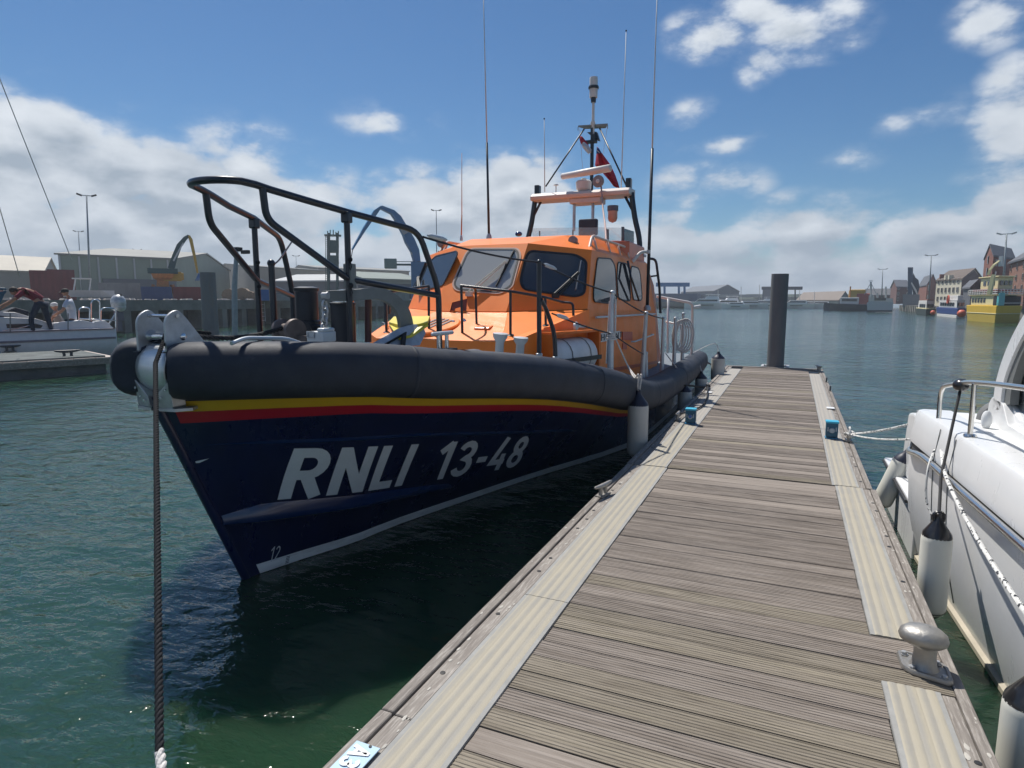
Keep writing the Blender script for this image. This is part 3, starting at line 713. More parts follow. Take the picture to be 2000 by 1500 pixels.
# spray rails
def rail_on_hull(name, m, s0, s1, zf, w, h, side, n=30):
    "zf(t) height of the lower edge; w, h functions of t"
    rows = []
    for i in range(n + 1):
        t = i / n; s = lerp(s0, s1, t); z = zf(t); y = ystem(z) + s; a = w(t); b_ = h(t)
        rows.append([HP(y, z + b_, -.01, side), HP(y, z + b_ * .985, .006, side), HP(y, z + b_ * .45, a * .8, side), HP(y, z + b_ * .14, a, side), HP(y, z + b_ * .02, a * .9, side), HP(y, z - .012, -.01, side)])
    q = MB(); q.strip(rows); q.poly(rows[0]); q.poly(rows[-1]); q.build(name, m, lb, smooth=50)
for side in (1, -1):
    rail_on_hull('spray_rail', navy2, .0, 2.1, lambda t: .515 - .225 * t, lambda t: .095 * min(1, t * 9 + .25) * (1 - t) ** .5 + .004, lambda t: .150 * min(1, t * 5 + .45) * (1 - t) ** .4 + .01, side)
    rail_on_hull('chine_rail', navy2, .1, 3.98, lambda t: interp(((0, 1.185), (.33, 1.055), (1, .615)), t), lambda t: .014 * min(1, t * 10) * min(1, (1 - t) * 10) + .001, lambda t: .032 * min(1, t * 10 + .1) * min(1, (1 - t) * 10 + .05), side)
# sponson tubes
def ring_at(y, side, k=20, rr=None):
    e = .02; c = Vector((XC + side * tb(y), y, tz(y))); c2 = Vector((XC + side * tb(y + e), y + e, tz(y + e))); c1 = Vector((XC + side * tb(y - e), y - e, tz(y - e)))
    T = (c2 - c1).normalized(); u = Vector((0, 0, 1)); u = (u - T * u.dot(T)).normalized(); w_ = T.cross(u); r = rr or tr(y)
    sq = lambda a: abs(a) ** .82 * (1 if a >= 0 else -1)
    return [c + (u * sq(math.cos(2 * math.pi * j / k)) + w_ * sq(math.sin(2 * math.pi * j / k))) * r for j in range(k)]
for side in (1, -1):
    q = MB(); yy = [2.865, 2.875, 2.90, 2.94, 3.0, 3.08, 3.18, 3.3, 3.45, 3.6, 3.8, 4.0, 4.25, 4.5, 4.8, 5.1, 5.5, 5.9, 6.4, 6.9, 7.4, 7.9, 8.4, 9, 9.7, 10.5, 11.5, 12.5, 13.5, 14.5, 15.2, 15.6, 15.78, 15.84]
    rr = [.10, .15, .18, .192] + [None] * (len(yy) - 7) + [.20, .15, .05]
    q.rings([ring_at(y, side, 22, r_) for y, r_ in zip(yy, rr)]); tu = q.build('sponson', tubem, lb, smooth=60)
    # seams round the tube where its sections are laced together
    q = MB()
    for y in (4.05, 6.55, 8.9, 11.4, 13.6): q.rings([ring_at(y - .012, side, 22, tr(y) + .001), ring_at(y - .006, side, 22, tr(y) + .004), ring_at(y + .006, side, 22, tr(y) + .004), ring_at(y + .012, side, 22, tr(y) + .001)], caps=False)
    q.build('sponson_seam', tubem, tu, smooth=60)
# gunwale ledge under the tube
for side in (1, -1):
    q = MB(); q.strip([[HP(y, zs(y) + dz, o_, side) for dz, o_ in ((.03, -.02), (.012, .035), (-.004, .035), (-.012, -.005))] for y in [3.0 + i * .3 for i in range(43)]]); q.build('gunwale_lip', navy, lb, smooth=30)
# deck between the tubes
dk = MB(); rows = []
for y in [2.95, 3.05, 3.2, 3.5, 4, 4.6, 5.4, 6.2, 7, 8, 9, 10.5, 12, 14, 15.7]:
    b_ = max(.05, tb(y) - tr(y) * .75); z = tz(y) + tr(y) * .45
    rows.append([(XC + b_ * t, y, z + .03 * (1 - t * t)) for t in (-1, -.6, -.2, .2, .6, 1)])
dk.strip(rows); dk.build('foredeck', deckm, lb, smooth=30)
DKZ = lambda y: tz(y) + tr(y) * .45 + .02
# lettering on the port bow
def hull_uv(px, py):
    r = ray(px, py); o = Vector((0, 0, ZC)); t = 2.0 / r.length
    best = None
    k = 0
    while k < 4000:
        p = o + r * t
        if p.x - (XC + hb(p.y, p.z)) <= 0: return p.y, p.z
        t += .004 / r.length * 1.0; k += 1
    return p.y, p.z
def letter_block(name, s, quad, t, label=None):
    "quad: top left, top right, bottom right, bottom left of the block, as photo pixels on the hull"
    (a, b_, c, d) = [Vector(hull_uv(*p)) for p in quad]
    w_ = 0
    for ch in s: w_ += GL[ch][0] + .10
    w_ -= .10
    def fn(u, v, k):
        U = u / w_; p = a.lerp(b_, U) * v + d.lerp(c, U) * (1 - v)
        return HP(p.x, p.y, .0045 + k * .0003)
    q = MB(); text_mesh(q, s, fn, t); q.build(name, lett, lb, fix=False)
letter_block('registration_letters', 'RNLI', [(573, 876), (819, 867), (785, 948), (541, 976)], .185)
letter_block('registration_number', '13-48', [(868, 864), (1040, 850), (1011, 911), (839, 939)], .165)
# draught marks
letter_block('draught_mark', '12', [(531, 1068), (549, 1064), (543, 1092), (524, 1098)], .10)
q = MB(); q.strip([[HP(3.10, 1.06, .006), HP(3.16, 1.075, .006)], [HP(3.105, 1.045, .006), HP(3.12, 1.045, .006)]]); q.build('hull_mark', lett, lb, fix=False)
q = MB()
for i in range(5):
    y0, z0 = 3.86 + .0 * i, .075 - .014 * i
    q.strip([[HP(3.83, z0, .008), HP(3.86, z0, .008)], [HP(3.83, z0 + .006, .008), HP(3.86, z0 + .006, .008)]])
q.build('draught_tick', navy, lb, fix=False)
# ---- cabin shell (flat panels), b = half width from the centre line
def L_(b_, y, z): return Vector((XC + b_, y, z))
Ct, Kt, Cb, Kb = (.556, 8.09, 2.966), (1.30, 8.60, 2.89), (.52, 7.44, 2.055), (1.40, 8.12, 2.08)
Wf, Wr = (1.063, 6.62, 1.745), (1.44, 7.95, 2.10)
Pf, Pk, Pa = (.78, 9.0, 3.145), (1.07, 9.4, 3.165), (1.07, 11.9, 3.165)
Ka, Kab = (1.30, 12.3, 2.89), (1.42, 12.6, 2.0)
Wm = (1.20, 6.62, 1.70)
def M_(p, s): return L_(p[0] * s, p[1], p[2])
q = MB()
def quad(*pts):
    for s in (1, -1): q.poly([M_(p, s) for p in pts])
q.poly([M_(Ct, -1), M_(Ct, 1), M_(Cb, 1), M_(Cb, -1)])          # centre facet
quad(Ct, Kt, Kb, Cb)                                             # port and starboard facets
quad(Kt, Ka, Kab, Kb)                                            # window band
q.poly([M_(Ka, -1), M_(Ka, 1), M_(Kab, 1), M_(Kab, -1)])
dz = lambda y: DKZ(y) - .06
quad(Kb, Kab, (1.50, 12.6, dz(12.6)), (1.50, 10, dz(10)), (1.50, 8.12, dz(8.12)))
q.poly([M_(Kab, -1), M_(Kab, 1), L_(1.5, 12.6, dz(12.6)), L_(-1.5, 12.6, dz(12.6))])
q.poly([M_(Cb, -1), M_(Cb, 1), L_(.5, 7.44, 1.6), L_(-.5, 7.44, 1.6)])
cabin = q.build('cabin', orange, lb, bevel=.018)
q = MB()
q.poly([M_(Ct, -1), M_(Ct, 1), M_(Pf, 1), M_(Pf, -1)]); quad(Ct, Kt, Pk, Pf); quad(Kt, Ka, Pa, Pk)
q.poly([M_(Pf, -1), M_(Pf, 1), M_(Pk, 1), M_(Pa, 1), M_(Pa, -1), M_(Pk, -1)]); q.poly([M_(Ka, -1), M_(Ka, 1), M_(Pa, 1), M_(Pa, -1)])
q.build('roof', orange, lb, bevel=.02)
# foredeck trunk
WN = (L_(1, Wr[1], Wr[2]) - L_(1, Wf[1], Wf[2])).cross(Vector((1, 0, 0))).normalized(); WP0 = L_(0, Wf[1], Wf[2])
def wz(y): return Wf[2] + (y - Wf[1]) * (Wr[2] - Wf[2]) / (Wr[1] - Wf[1])
q = MB(); dzz = lambda y: DKZ(y) - .05
top = [L_(-.86, 6.55, wz(6.55)), L_(.86, 6.55, wz(6.55)), L_(1.06, 6.70, wz(6.7)), L_(1.42, 8.12, wz(8.12)), L_(-1.42, 8.12, wz(8.12)), L_(-1.06, 6.70, wz(6.7))]
bot = [L_(-.86, 6.50, dzz(6.5)), L_(.86, 6.50, dzz(6.5)), L_(1.08, 6.66, dzz(6.7)), L_(1.5, 8.12, dzz(8.1)), L_(-1.5, 8.12, dzz(8.1)), L_(-1.08, 6.66, dzz(6.7))]

for s in (1, -1):
    m3 = lambda b_, y, z: L_(b_ * s, y, z)
    fa, fb, kb, cb = m3(.86, 6.55, wz(6.55)), m3(1.06, 6.70, wz(6.7)), m3(1.42, 8.12, 2.075), m3(.53, 7.46, 2.05)
    q.poly([fa, fb, kb, cb]); q.poly([m3(.86, 6.50, dzz(6.5)), fa, fb, m3(1.08, 6.66, dzz(6.7))][0:4]); q.poly([m3(1.08, 6.66, dzz(6.7)), fb, kb, m3(1.5, 8.12, dzz(8.1))]); q.poly([cb, kb, m3(0, 8.12, 2.06)])
q.poly([L_(-.86, 6.55, wz(6.55)), L_(.86, 6.55, wz(6.55)), L_(.53, 7.46, 2.05), L_(-.53, 7.46, 2.05)]); q.poly([L_(-.86, 6.55, wz(6.55)), L_(.86, 6.55, wz(6.55)), L_(.86, 6.5, dzz(6.5)), L_(-.86, 6.5, dzz(6.5))])
trunk = q.build('trunk', orange, lb, bevel=.02)
# recessed liferaft on the port side of the trunk, framed by a proud lip
def Tside(y, z, off=0.0):
    f = (y - 6.70) / 1.42; b_ = lerp(1.06, 1.42, f) + (wz(y) - z) * .075; return L_(b_ + off, y, z)
raft = MB(); c0 = Tside(7.10, 1.55, -.02); c1 = Tside(7.95, 1.55, -.06)
def cap(t): return 1 if .12 < t < .88 else (1 - ((.12 - min(t, 1 - t)) / .12) ** 2 * .45)
rs = []
ctr = [Tside(lerp(7.06, 7.98, t), 1.50, .02) for t in (0, .04, .1, .2, .5, .8, .9, .96, 1)]
for c_, t in zip(ctr, (0, .04, .1, .2, .5, .8, .9, .96, 1)):
    k = {0: .5, .04: .8, .1: .95, .2: 1, .5: 1, .8: 1, .9: .95, .96: .8, 1: .5}[t]
    rs.append([c_ + Vector((math.cos(a) * .20 * k, 0, math.sin(a) * .23 * k)) for a in [2 * math.pi * j / 20 for j in range(20)]])
raft.rings(rs); rf = raft.build('liferaft_canister', mat('raft_white', (.70, .71, .72), .4, var=.06, dirt=.2, dirtcol=(.5, .5, .48)), lb, smooth=50)
for t, w_ in ((.28, .012), (.72, .012)):
    c_ = Tside(lerp(7.06, 7.98, t), 1.50, .02); MB().rings([[c_ + Vector((math.cos(a) * .203, dy, math.sin(a) * .233)) for a in [2 * math.pi * j / 20 for j in range(20)]] for dy in (-w_, w_)], caps=False).build('strap', dark, rf)
q = MB(); a_, b2 = Tside(7.08, 1.47, .222), Tside(7.96, 1.47, .222); q.bar(a_, b2, .006, .055); q.build('band', blackr, rf)
for y0_, y1_, z0_, z1_ in ((6.99, 7.02, 1.25, 1.80), (8.0, 8.03, 1.25, 1.80), (6.99, 8.03, 1.79, 1.82)):
    MB().box(Tside((y0_ + y1_) / 2, (z0_ + z1_) / 2, .09), (.18, y1_ - y0_ + .01, z1_ - z0_), Matrix.Rotation(-.25, 3, 'Z')).build('raft_recess_lip', oranged, trunk)

# ---- windows: pixel outlines carried onto the cabin's own panels
def facet(p, q_, r): a, b_, c = M_(p, 1), M_(q_, 1), M_(r, 1); return a, (b_ - a).cross(c - a).normalized()
def window(name, px, p0, n, rad, fr=.022, m=gasket, trimm=None, glass=None, parent=None):
    if n.dot(Vector((0, 0, ZC)) - p0) < 0: n = -n
    pts = fillet([on_plane(x, y, p0, n) for x, y in px], rad, 4, True); c = sum(pts, Vector()) / len(pts)
    def sc(d): return [p + (p - c).normalized() * d for p in pts]
    q = MB(); off = n * .012
    q.frame([p + n * .001 for p in sc(.004)], [p + n * .001 for p in sc(-fr)], off); w = q.build(name, m, parent or lb)
    if trimm:
        q = MB(); q.frame([p + n * .001 for p in sc(.030)], [p + n * .001 for p in sc(.006)], n * .008); q.build('trim', trimm, w)
    q = MB(); q.prism([p + n * .004 for p in sc(-fr + .002)], n * .004); q.build('pane', glass or tint, w)
    return w, n
pc_, nc_ = facet(Ct, Cb, (-.52, 7.44, 2.055)); pk_, nk_ = facet(Ct, Kt, Kb); psd, nsd = facet(Kt, Ka, Kab)
pale = mat('window_trim_pale', (.60, .42, .33), .35)
glass_c = glass_mat('pale_glass', (.40, .41, .41), .12, .88)  # pale grey at high opacity, for the centre pane alone
w1, nC = window('window', [(922, 487), (1010, 487), (1015, 500), (999, 560), (975, 572), (893, 566), (886, 555), (912, 495)], pc_, nc_, .06, m=gasket, trimm=pale, glass=glass_c)
w2, nK = window('window', [(1035, 489), (1125, 497), (1147, 510), (1143, 575), (1125, 581), (1022, 567), (1014, 550), (1026, 500)], pk_, nk_, .07, fr=.03)
nks = Vector((-nk_.x, nk_.y, nk_.z)); pks = M_(Ct, -1)
w3, _ = window('window', [(852, 500), (893, 490), (895, 497), (866, 558), (806, 573), (806, 562), (836, 515)], pks, nks, .05, fr=.025)
wsd = MB()
for pxs in ([(1166, 503), (1193, 505), (1201, 520), (1204, 590), (1196, 594), (1159, 590), (1158, 570)], [(1206, 511), (1224, 515), (1229, 530), (1231, 587), (1226, 589), (1207, 584), (1204, 540)], [(1232, 519), (1246, 523), (1250, 535), (1254, 584), (1250, 588), (1236, 586), (1231, 545)]):
    window('window', pxs, psd, nsd, .09, fr=.018)
# cabin inside: a dark bulkhead so the glass has something behind it
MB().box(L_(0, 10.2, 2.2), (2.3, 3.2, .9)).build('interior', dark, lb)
# side rubbing line and rails on the bulwark
for s in (1, -1):
    q = MB(); q.tube([L_(s * 1.455, 8.35, 1.965), L_(s * 1.46, 9.6, 1.955), L_(s * 1.46, 12.4, 1.93)], .016, 8); q.build('side_rail', stan, lb, smooth=True)
    q = MB(); q.tube(fillet([L_(s * 1.49, 10.3, 1.52), L_(s * 1.55, 10.32, 1.52), L_(s * 1.55, 11.9, 1.56), L_(s * 1.49, 11.92, 1.56)], .04, 3), .014, 8); q.build('grab_rail', stan, lb, smooth=True)
    q = MB(); q.bar(L_(s * 1.50, 8.3, 1.22), L_(s * 1.505, 12.6, .98), .02, .05); q.build('deck_coaming', mat('coaming_red', (.52, .09, .03), .4), lb)
# name board
nb_c = [Tside(0, 0)] * 0
def side_pt(px, py): return on_plane(px, py, L_(1.452, 9, 1.6), Vector((1, 0, .08)).normalized())
c4 = [side_pt(1169, 651), side_pt(1210, 646), side_pt(1210, 661), side_pt(1169, 669)]
nb = MB(); nb.prism([p + Vector((.006, 0, 0)) for p in c4], (.006, 0, 0)); nbo = nb.build('name_board', offw, lb)
q = MB(); fn = lambda u, v, k: (c4[3].lerp(c4[2], .06 + u / 3.4) * (1 - (.15 + .7 * v)) + c4[0].lerp(c4[1], .06 + u / 3.4) * (.15 + .7 * v)) + Vector((.0135 + k * .0003, 0, 0))
text_mesh(q, 'HO  NT', fn, t=.17); q.build('lettering', gasket, nbo, fix=False)
# small fittings on the bulwark
for px, py, s_ in ((1135, 685, .025), (1166, 680, .025)):
    p = side_pt(px, py); MB().lathe([(s_, 0), (s_, .012), (s_ * .6, .02)], p, (1, 0, 0), 12).build('drain', oranged, lb)
for (x0, y0_, x1, y1_) in ((1215, 648, 1234, 664), (1215, 670, 1223, 682)):
    a_, b2, c, d = side_pt(x0, y0_), side_pt(x1, y0_), side_pt(x1, y1_), side_pt(x0, y1_); MB().prism([p + Vector((.002, 0, 0)) for p in (a_, b2, c, d)], (.01, 0, 0)).build('locker_panel', mat('locker_red', (.50, .06, .02), .35), lb)
p = side_pt(1122, 637); q = MB(); q.lathe([(.05, 0), (.055, .03), (.03, .05)], p, (1, 0, 0), 14); q.bar(p + Vector((.04, 0, 0)), p + Vector((.05, .25, -.01)), .03); q.build('door_catch', stan, lb)

# ---- foredeck hatch, rails and fittings on the sloping trunk top
def on_w(px, py, up=0): return on_plane(px, py, WP0, WN) + WN * up * (1 if WN.z > 0 else -1)
WNu = WN if WN.z > 0 else -WN
hc = on_w(846, 642); q = MB(); q.lathe([(.36, 0), (.36, .05), (.345, .062), (.0, .062)], hc, WNu, 32); hatch = q.build('deck_hatch', orange, lb, smooth=30)
q = MB(); rot = WNu.to_track_quat('Z', 'Y').to_matrix()
for i in range(5):
    q.box(hc + WNu * .066 + rot @ Vector((0, 0, 0)) + Vector(((i - 2) * .085, .02, .004)), (.045, .42 - abs(i - 2) * .06, .012), Matrix.Rotation(R(-12), 3, 'Z') @ Matrix.Rotation(math.atan2(Wr[2] - Wf[2], Wr[1] - Wf[1]), 3, 'X'))
q.build('tread', mat('tread_grey', (.22, .20, .20), .8), hatch)
for px, py in ((887, 637), (908, 634), (756, 640)):
    p = on_w(px, py); q = MB(); q.lathe([(.03, 0), (.022, .03), (.03, .05), (.012, .08)], p, WNu, 12); q.build('hatch_clip', steel, lb, smooth=True)
p = on_w(893, 622); q = MB(); q.frame([p + Vector(v) for v in ((-.14, 0, 0), (.12, 0, 0), (.13, .03, .26), (-.09, .03, .21))], [p + Vector(v) for v in ((-.07, .008, .06), (.065, .008, .06), (.07, .02, .16), (-.045, .02, .13))], (0, .015, 0)); q.build('step_bracket', mat('bracket_purple', (.16, .05, .05), .5), lb)
p = on_w(913, 608); MB().lathe([(.02, 0), (.028, .06), (.02, .12), (.01, .14)], p + WNu * .03, (1, .2, 0), 10).build('cowl_handle', offw, lb, smooth=True)
p = on_w(942, 648); MB().box(p + Vector((0, .05, .03)), (.22, .14, .07), Matrix.Rotation(.2, 3, 'X')).build('deck_box', oranged, lb, bevel=.02)
def rail_w(posts, path, r, name='foredeck_rail', m=blackr):
    root = None; q = MB(); q.tube(path, r, 10); root = q.build(name, m, lb, smooth=True)
    for f, t in posts:
        q = MB(); q.tube([f, t], r * .95, 10); q.lathe([(r * 2.4, 0), (r * 2.4, .008), (r, .012)], f, WNu, 12); q.build('post', m, root, smooth=True)
    return root
f1, f2, f3, f4, f5 = on_w(903, 653), on_w(931, 639), on_w(997, 655), on_w(1066, 636), on_w(1120, 617)
t1, t2, t3, t4, t5 = at(901, 558, Y=f1.y), at(929, 566, Y=f2.y), at(997, 569, Y=f3.y), at(1065, 581, Y=f4.y), at(1119, 592, Y=f5.y)
rail_w([(f1, t1), (f3, t3), (f4, t4)], fillet([t1 - Vector((.01, 0, .0)), t1 + Vector((0, 0, .0)), t3, t4, t5 + Vector((-.15, 0, .012)), t5, f5], .05, 4), .017)
rail_w([(f2, t2)], fillet([t1, t1.lerp(t2, .5) + Vector((.06, 0, .01)), t2 + Vector((0, 0, .0)), f2], .06, 4), .015, 'inner_rail')
for s in (-1,):   # matching rail on the starboard side
    mir = lambda p: Vector((2 * XC - p.x, p.y, p.z))
    rail_w([(mir(f1), mir(t1)), (mir(f3), mir(t3)), (mir(f4), mir(t4))], fillet([mir(p) for p in (t1, t3, t4, t5, f5)], .05, 4), .017)
# mushroom vents beside the trunk
for px, py, hgt in ((975, 688, .20), (1015, 690, .17)):
    c = at(px, py, X=-2.62 if px > 1000 else -2.78); q = MB(); q.lathe([(.045, -.12), (.045, hgt * .55), (.075, hgt * .8), (.08, hgt), (.0, hgt + .01)], c, (.10, -.05, 1), 18); q.build('mushroom_vent', stan, lb, smooth=40)
# bow cleats on the port tube
def bowcleat(px, py, X, s, lab=None):
    c = at(px, py, X=X); q = MB()
    q.box(c + Vector((0, 0, -.012)), (.09 * s, .26 * s, .02)); q.box(c + Vector((.0, 0, -.035)), (.13 * s, .34 * s, .03)); 
    o = q.build('deck_cleat', dark, lb, bevel=.006)
    q = MB()
    for k in (-1, 1): q = MB(); q.tube([c + Vector((0, k * .055 * s, 0)), c + Vector((0, k * .055 * s, .10 * s))], .014 * s, 10); q.build('post', steel, o, smooth=True)
    q = MB(); q.tube([c + Vector((0, t * .145 * s, .105 * s)) for t in (-1, -.9, 0, .9, 1)], .014 * s, 10, radii=[.008 * s, .014 * s, .015 * s, .014 * s, .008 * s]); q.build('bar', stan, o, smooth=True)
bowcleat(865, 681, -2.60, 1.2)
# flat gripping pad let into the port tube
q = MB(); yy = [4.55, 4.7, 5.0, 5.3, 5.42]; rows = []
for y, k in zip(yy, (.0, .5, .6, .55, .0)):
    rr_ = tr(y) + .004; rows.append([Vector((XC + tb(y) + math.sin(a) * rr_, y, tz(y) + math.cos(a) * rr_ * 1.02)) for a in [R(v) for v in (-10, 5, 20, 35)]])
q.strip(rows); q.build('grip_pad', mat('pad_grey', (.055, .062, .075), .7, var=.1), lb, smooth=True)
q = MB(); q.sph(at(920, 690, X=-2.42), .12, (.55, 1.5, .28)); q.build('tube_patch', mat('patch_grey', (.10, .105, .12), .75), lb, smooth=True)
# wipers
armc = mat('wiper_cream', (.66, .62, .52), .4); armk = mat('wiper_black', (.012, .013, .015), .5); bladeg = mat('wiper_blade', (.25, .26, .28), .4)
def wiper(piv, tip, b0, b1, p0, n, m, mb_, nm='wiper'):
    if n.dot(Vector((0, 0, ZC)) - p0) < 0: n = -n
    P0, P1, B0_, B1 = [on_plane(*p, p0, n) for p in (piv, tip, b0, b1)]
    q = MB(); d = (P1 - P0).normalized(); sd = n.cross(d) * .022
    for s in (-1, 1): q.bar(P0 + n * .05 + sd * s * 1.3, P1 + n * .06 + sd * s * .4, .02, .018)
    q.box(P0 + n * .03, (.09, .05, .06)); o = q.build(nm, m, lb)
    q = MB(); q.bar(B0_ + n * .022, B1 + n * .022, .012, .035, up=n); q.bar(P1 + n * .03, (B0_ + B1) / 2 + n * .03, .02); q.build('blade', mb_, o)
wiper((918, 577), (991, 516), (1005, 492), (970, 561), pc_, nc_, armc, armk)
wiper((1084, 580), (1128, 536), (1134, 511), (1124, 567), pk_, nk_, armk, bladeg)
wiper((824, 573), (822, 545), (834, 515), (812, 568), pks, nks, armk, armk)
# roof lamps
lampg = mat('lamp_glass_grey', (.20, .18, .19), .25, coat=.5); lampb = mat('lamp_body', (.30, .24, .22), .4)
for px, py, Y in ((1119, 470, 8.75), (862, 475, 8.75)):
    c = at(px, py, Y=Y); q = MB(); q.lathe([(.03, .07), (.06, .05), (.068, 0), (.066, -.02)], c, (0.05, 1, 0), 20); q.tube([c + Vector((0, .02, -.06)), c + Vector((0, .02, -.13))], .015, 8); q.box(c + Vector((0, .02, -.125)), (.12, .06, .015)); o = q.build('searchlight', lampb, lb, smooth=40)
    MB().lathe([(.058, 0), (.055, -.012), (.0, -.018)], c + Vector((-.0, -.018, 0)), (.05, 1, 0), 20).build('lens', lampg, o, smooth=True)
# whip aerials
wh = mat('aerial_white', (.62, .62, .62), .4); whd = mat('aerial_dark', (.012, .022, .035), .4)
def whip(p, mid, top, r0, r1, name='whip_aerial', low=whd, up=wh):
    q = MB(); q.lathe([(r0 * 2.2, 0), (r0 * 2.0, .05), (r0 * 1.2, .09)], p, (0, 0, 1), 12); o = q.build('aerial_base', galv, lb, smooth=True)
    MB().tube([p + Vector((0, 0, .05)), mid], r0, 8, radii=[r0, r0 * .85]).build(name, low, o, smooth=True)
    MB().tube([mid, top], r1, 6, radii=[r1, r1 * .5]).build('aerial_tip', up, o, smooth=True)
a1 = at(955, 463, Y=10.6); whip(Vector((a1.x, a1.y, a1.z - .03)), at(951, 279, Y=10.6), at(943, -60, Y=10.6), .024, .013)
a2 = at(1264, 606, X=-2.34); whip(a2, at(1274, 290, Y=a2.y), at(1285, -60, Y=a2.y), .030, .013)
a3 = at(901, 470, Y=9.6); whip(a3, at(902, 420, Y=9.6), at(902, 299, Y=9.6), .012, .009, low=mat('aerial_orange', (.5, .15, .05), .5), up=mat('aerial_pink', (.55, .30, .25), .5))
br = at(1266, 492, X=-2.34); q = MB(); q.tube(fillet([L_(1.30, br.y - .2, 2.86), Vector((-2.45, br.y - .1, br.z)), Vector((-2.34, br.y, br.z))], .08, 4), .028, 10); q.cyl(br + Vector((0, 0, -.03)), br + Vector((0, 0, .03)), .042, n=14); q.build('aerial_bracket', offw, lb, smooth=True)

# ---- radar arch
arch = blackr; YA = 12.22
for s in (1, -1):
    foot = L_(s * 1.18, YA, 3.02); top = L_(s * .985, YA, 4.22); k = foot.lerp(top, .62)
    q = MB(); q.tube(smooth_path([foot, foot.lerp(top, .3) + Vector((s * .03, 0, 0)), k, top], 4), .052, 12); q.tube(fillet([foot.lerp(top, .68), foot.lerp(top, .78) + Vector((-s * .05, 0, 0)), L_(s * .86, YA, 4.17)], .06, 3), .026, 8)
    q.build('arch_leg', arch, lb, smooth=True)
    MB().box(foot + Vector((0, 0, .02)), (.20, .22, .05)).build('arch_foot', galv, lb, bevel=.008)
    MB().box(L_(s * .93, YA, 4.38), (.10, .14, .22)).build('arch_box', arch, lb, bevel=.015)
cbm = mat('arch_beam_cream', (.62, .54, .50), .4, var=.05)
q = MB(); q.prism([L_(-1.0, YA - .24, 4.16), L_(-1.0, YA - .26, 4.24), L_(-1.0, YA - .16, 4.30), L_(-1.0, YA + .26, 4.31), L_(-1.0, YA + .26, 4.16)], (2.0, 0, 0)); q.build('arch_beam', cbm, lb, bevel=.02)
MB().box(L_(.12, YA, 4.11), (.62, .40, .10)).build('arch_tray', cbm, lb, bevel=.015)
for dx in (.0, .38): MB().cyl(L_(dx - .12, YA - .1, 3.55), L_(dx - .12, YA - .1, 4.08), .03, n=12).build('arch_strut', galv, lb, smooth=True)
pbx = at(1149, 444, Y=11.6); MB().box(pbx, (.36, .12, .30)).build('equipment_box', mat('box_navy', (.014, .02, .04), .4), lb, bevel=.03)
# radar scanner: pedestal and long bar
rb = at(1140, 359, Y=YA - .05); q = MB(); q.lathe([(.10, -.14), (.145, -.10), (.155, .03), (.13, .06), (.06, .075), (.05, .10)], rb, (0, 0, 1), 24); ped = q.build('radar_pedestal', offw, lb, smooth=40)
e0, e1 = at(1097, 345, Y=YA - .10), at(1193, 328, Y=YA - .28); d = e1 - e0
q = MB(); q.tube([e0, e0 + d * .015, e0 + d * .5, e0 + d * .985, e1], .07, 14, radii=[.045, .058, .068, .072, .055]); q.build('radar_bar', offw, ped, smooth=50)
c = at(1168, 354, Y=YA - .30); q = MB(); q.lathe([(.05, .12), (.105, .05), (.115, 0), (.10, -.02)], c, (.15, 1, 0), 24); o = q.build('loudhailer', mat('horn_grey', (.24, .22, .23), .45), lb, smooth=40)
q = MB(); q.lathe([(.045, 0), (.03, -.03), (.0, -.035)], c + Vector((0, -.01, 0)), (.15, 1, 0), 16); q.build('horn_centre', offw, o, smooth=True)
c = at(1086, 362, Y=YA); q = MB(); q.tube([Vector((c.x, c.y, 4.30)), c], .012, 8); q.lathe([(.02, -.01), (.055, 0), (.045, .02), (0, .03)], c, (0, 0, 1), 16); q.build('gps_mushroom', offw, lb, smooth=True)
c = at(1197, 404, Y=YA - .1); q = MB(); q.lathe([(.105, .02), (.105, -.08)], c, (0, 0, 1), 20); o = q.build('beacon_mount', mat('mount_grey', (.14, .14, .16), .5), lb, smooth=40)
q = MB(); q.lathe([(.092, -.08), (.092, -.22), (.07, -.27), (.0, -.30)], c, (0, 0, 1), 20); q.build('beacon', mat('beacon_salmon', (.70, .33, .22), .3, coat=.3), o, smooth=40)
for px, py, h_, Y in ((1063, 232, 0, YA), (1223, 60, 0, YA)):
    base = at(1064 if px < 1100 else 1213, 375, Y=Y); q = MB(); q.tube([base, at(px, py, Y=Y)], .011, 6, radii=[.011, .006]); o = q.build('thin_aerial', wh, lb, smooth=True)
    MB().sph(at(px, py, Y=Y), .016).build('aerial_ball', dark, o, smooth=True)
# mast
mz = lambda py: at(1157, py, X=XC)
YM = mz(300).y
def mp_(px, py): return at(px, py, Y=YM)
q = MB(); q.tube([mp_(1155, 380), mp_(1157, 250)], .038, 12); q.build('mast', arch, lb, smooth=True)
q = MB(); q.tube([mp_(1158, 262), mp_(1159, 197)], .030, 12, radii=[.034, .026]); q.lathe([(.05, 0), (.05, .06)], mp_(1158, 244), (0, 0, 1), 14); q.build('upper_mast', offw, lb, smooth=40)
q = MB(); tp = mp_(1159, 198)
q.lathe([(.05, -.02), (.055, .07)], tp, (0, 0, 1), 18); q.lathe([(.10, .235), (.11, .26), (.10, .29)], tp, (0, 0, 1), 18); q.build('mast_light_collar', whd, lb, smooth=40)
q = MB(); q.lathe([(.080, .07), (.085, .235)], tp, (0, 0, 1), 18); q.lathe([(.082, .29), (.082, .44), (.075, .46)], tp, (0, 0, 1), 18); q.build('mast_light', offw, lb, smooth=40)
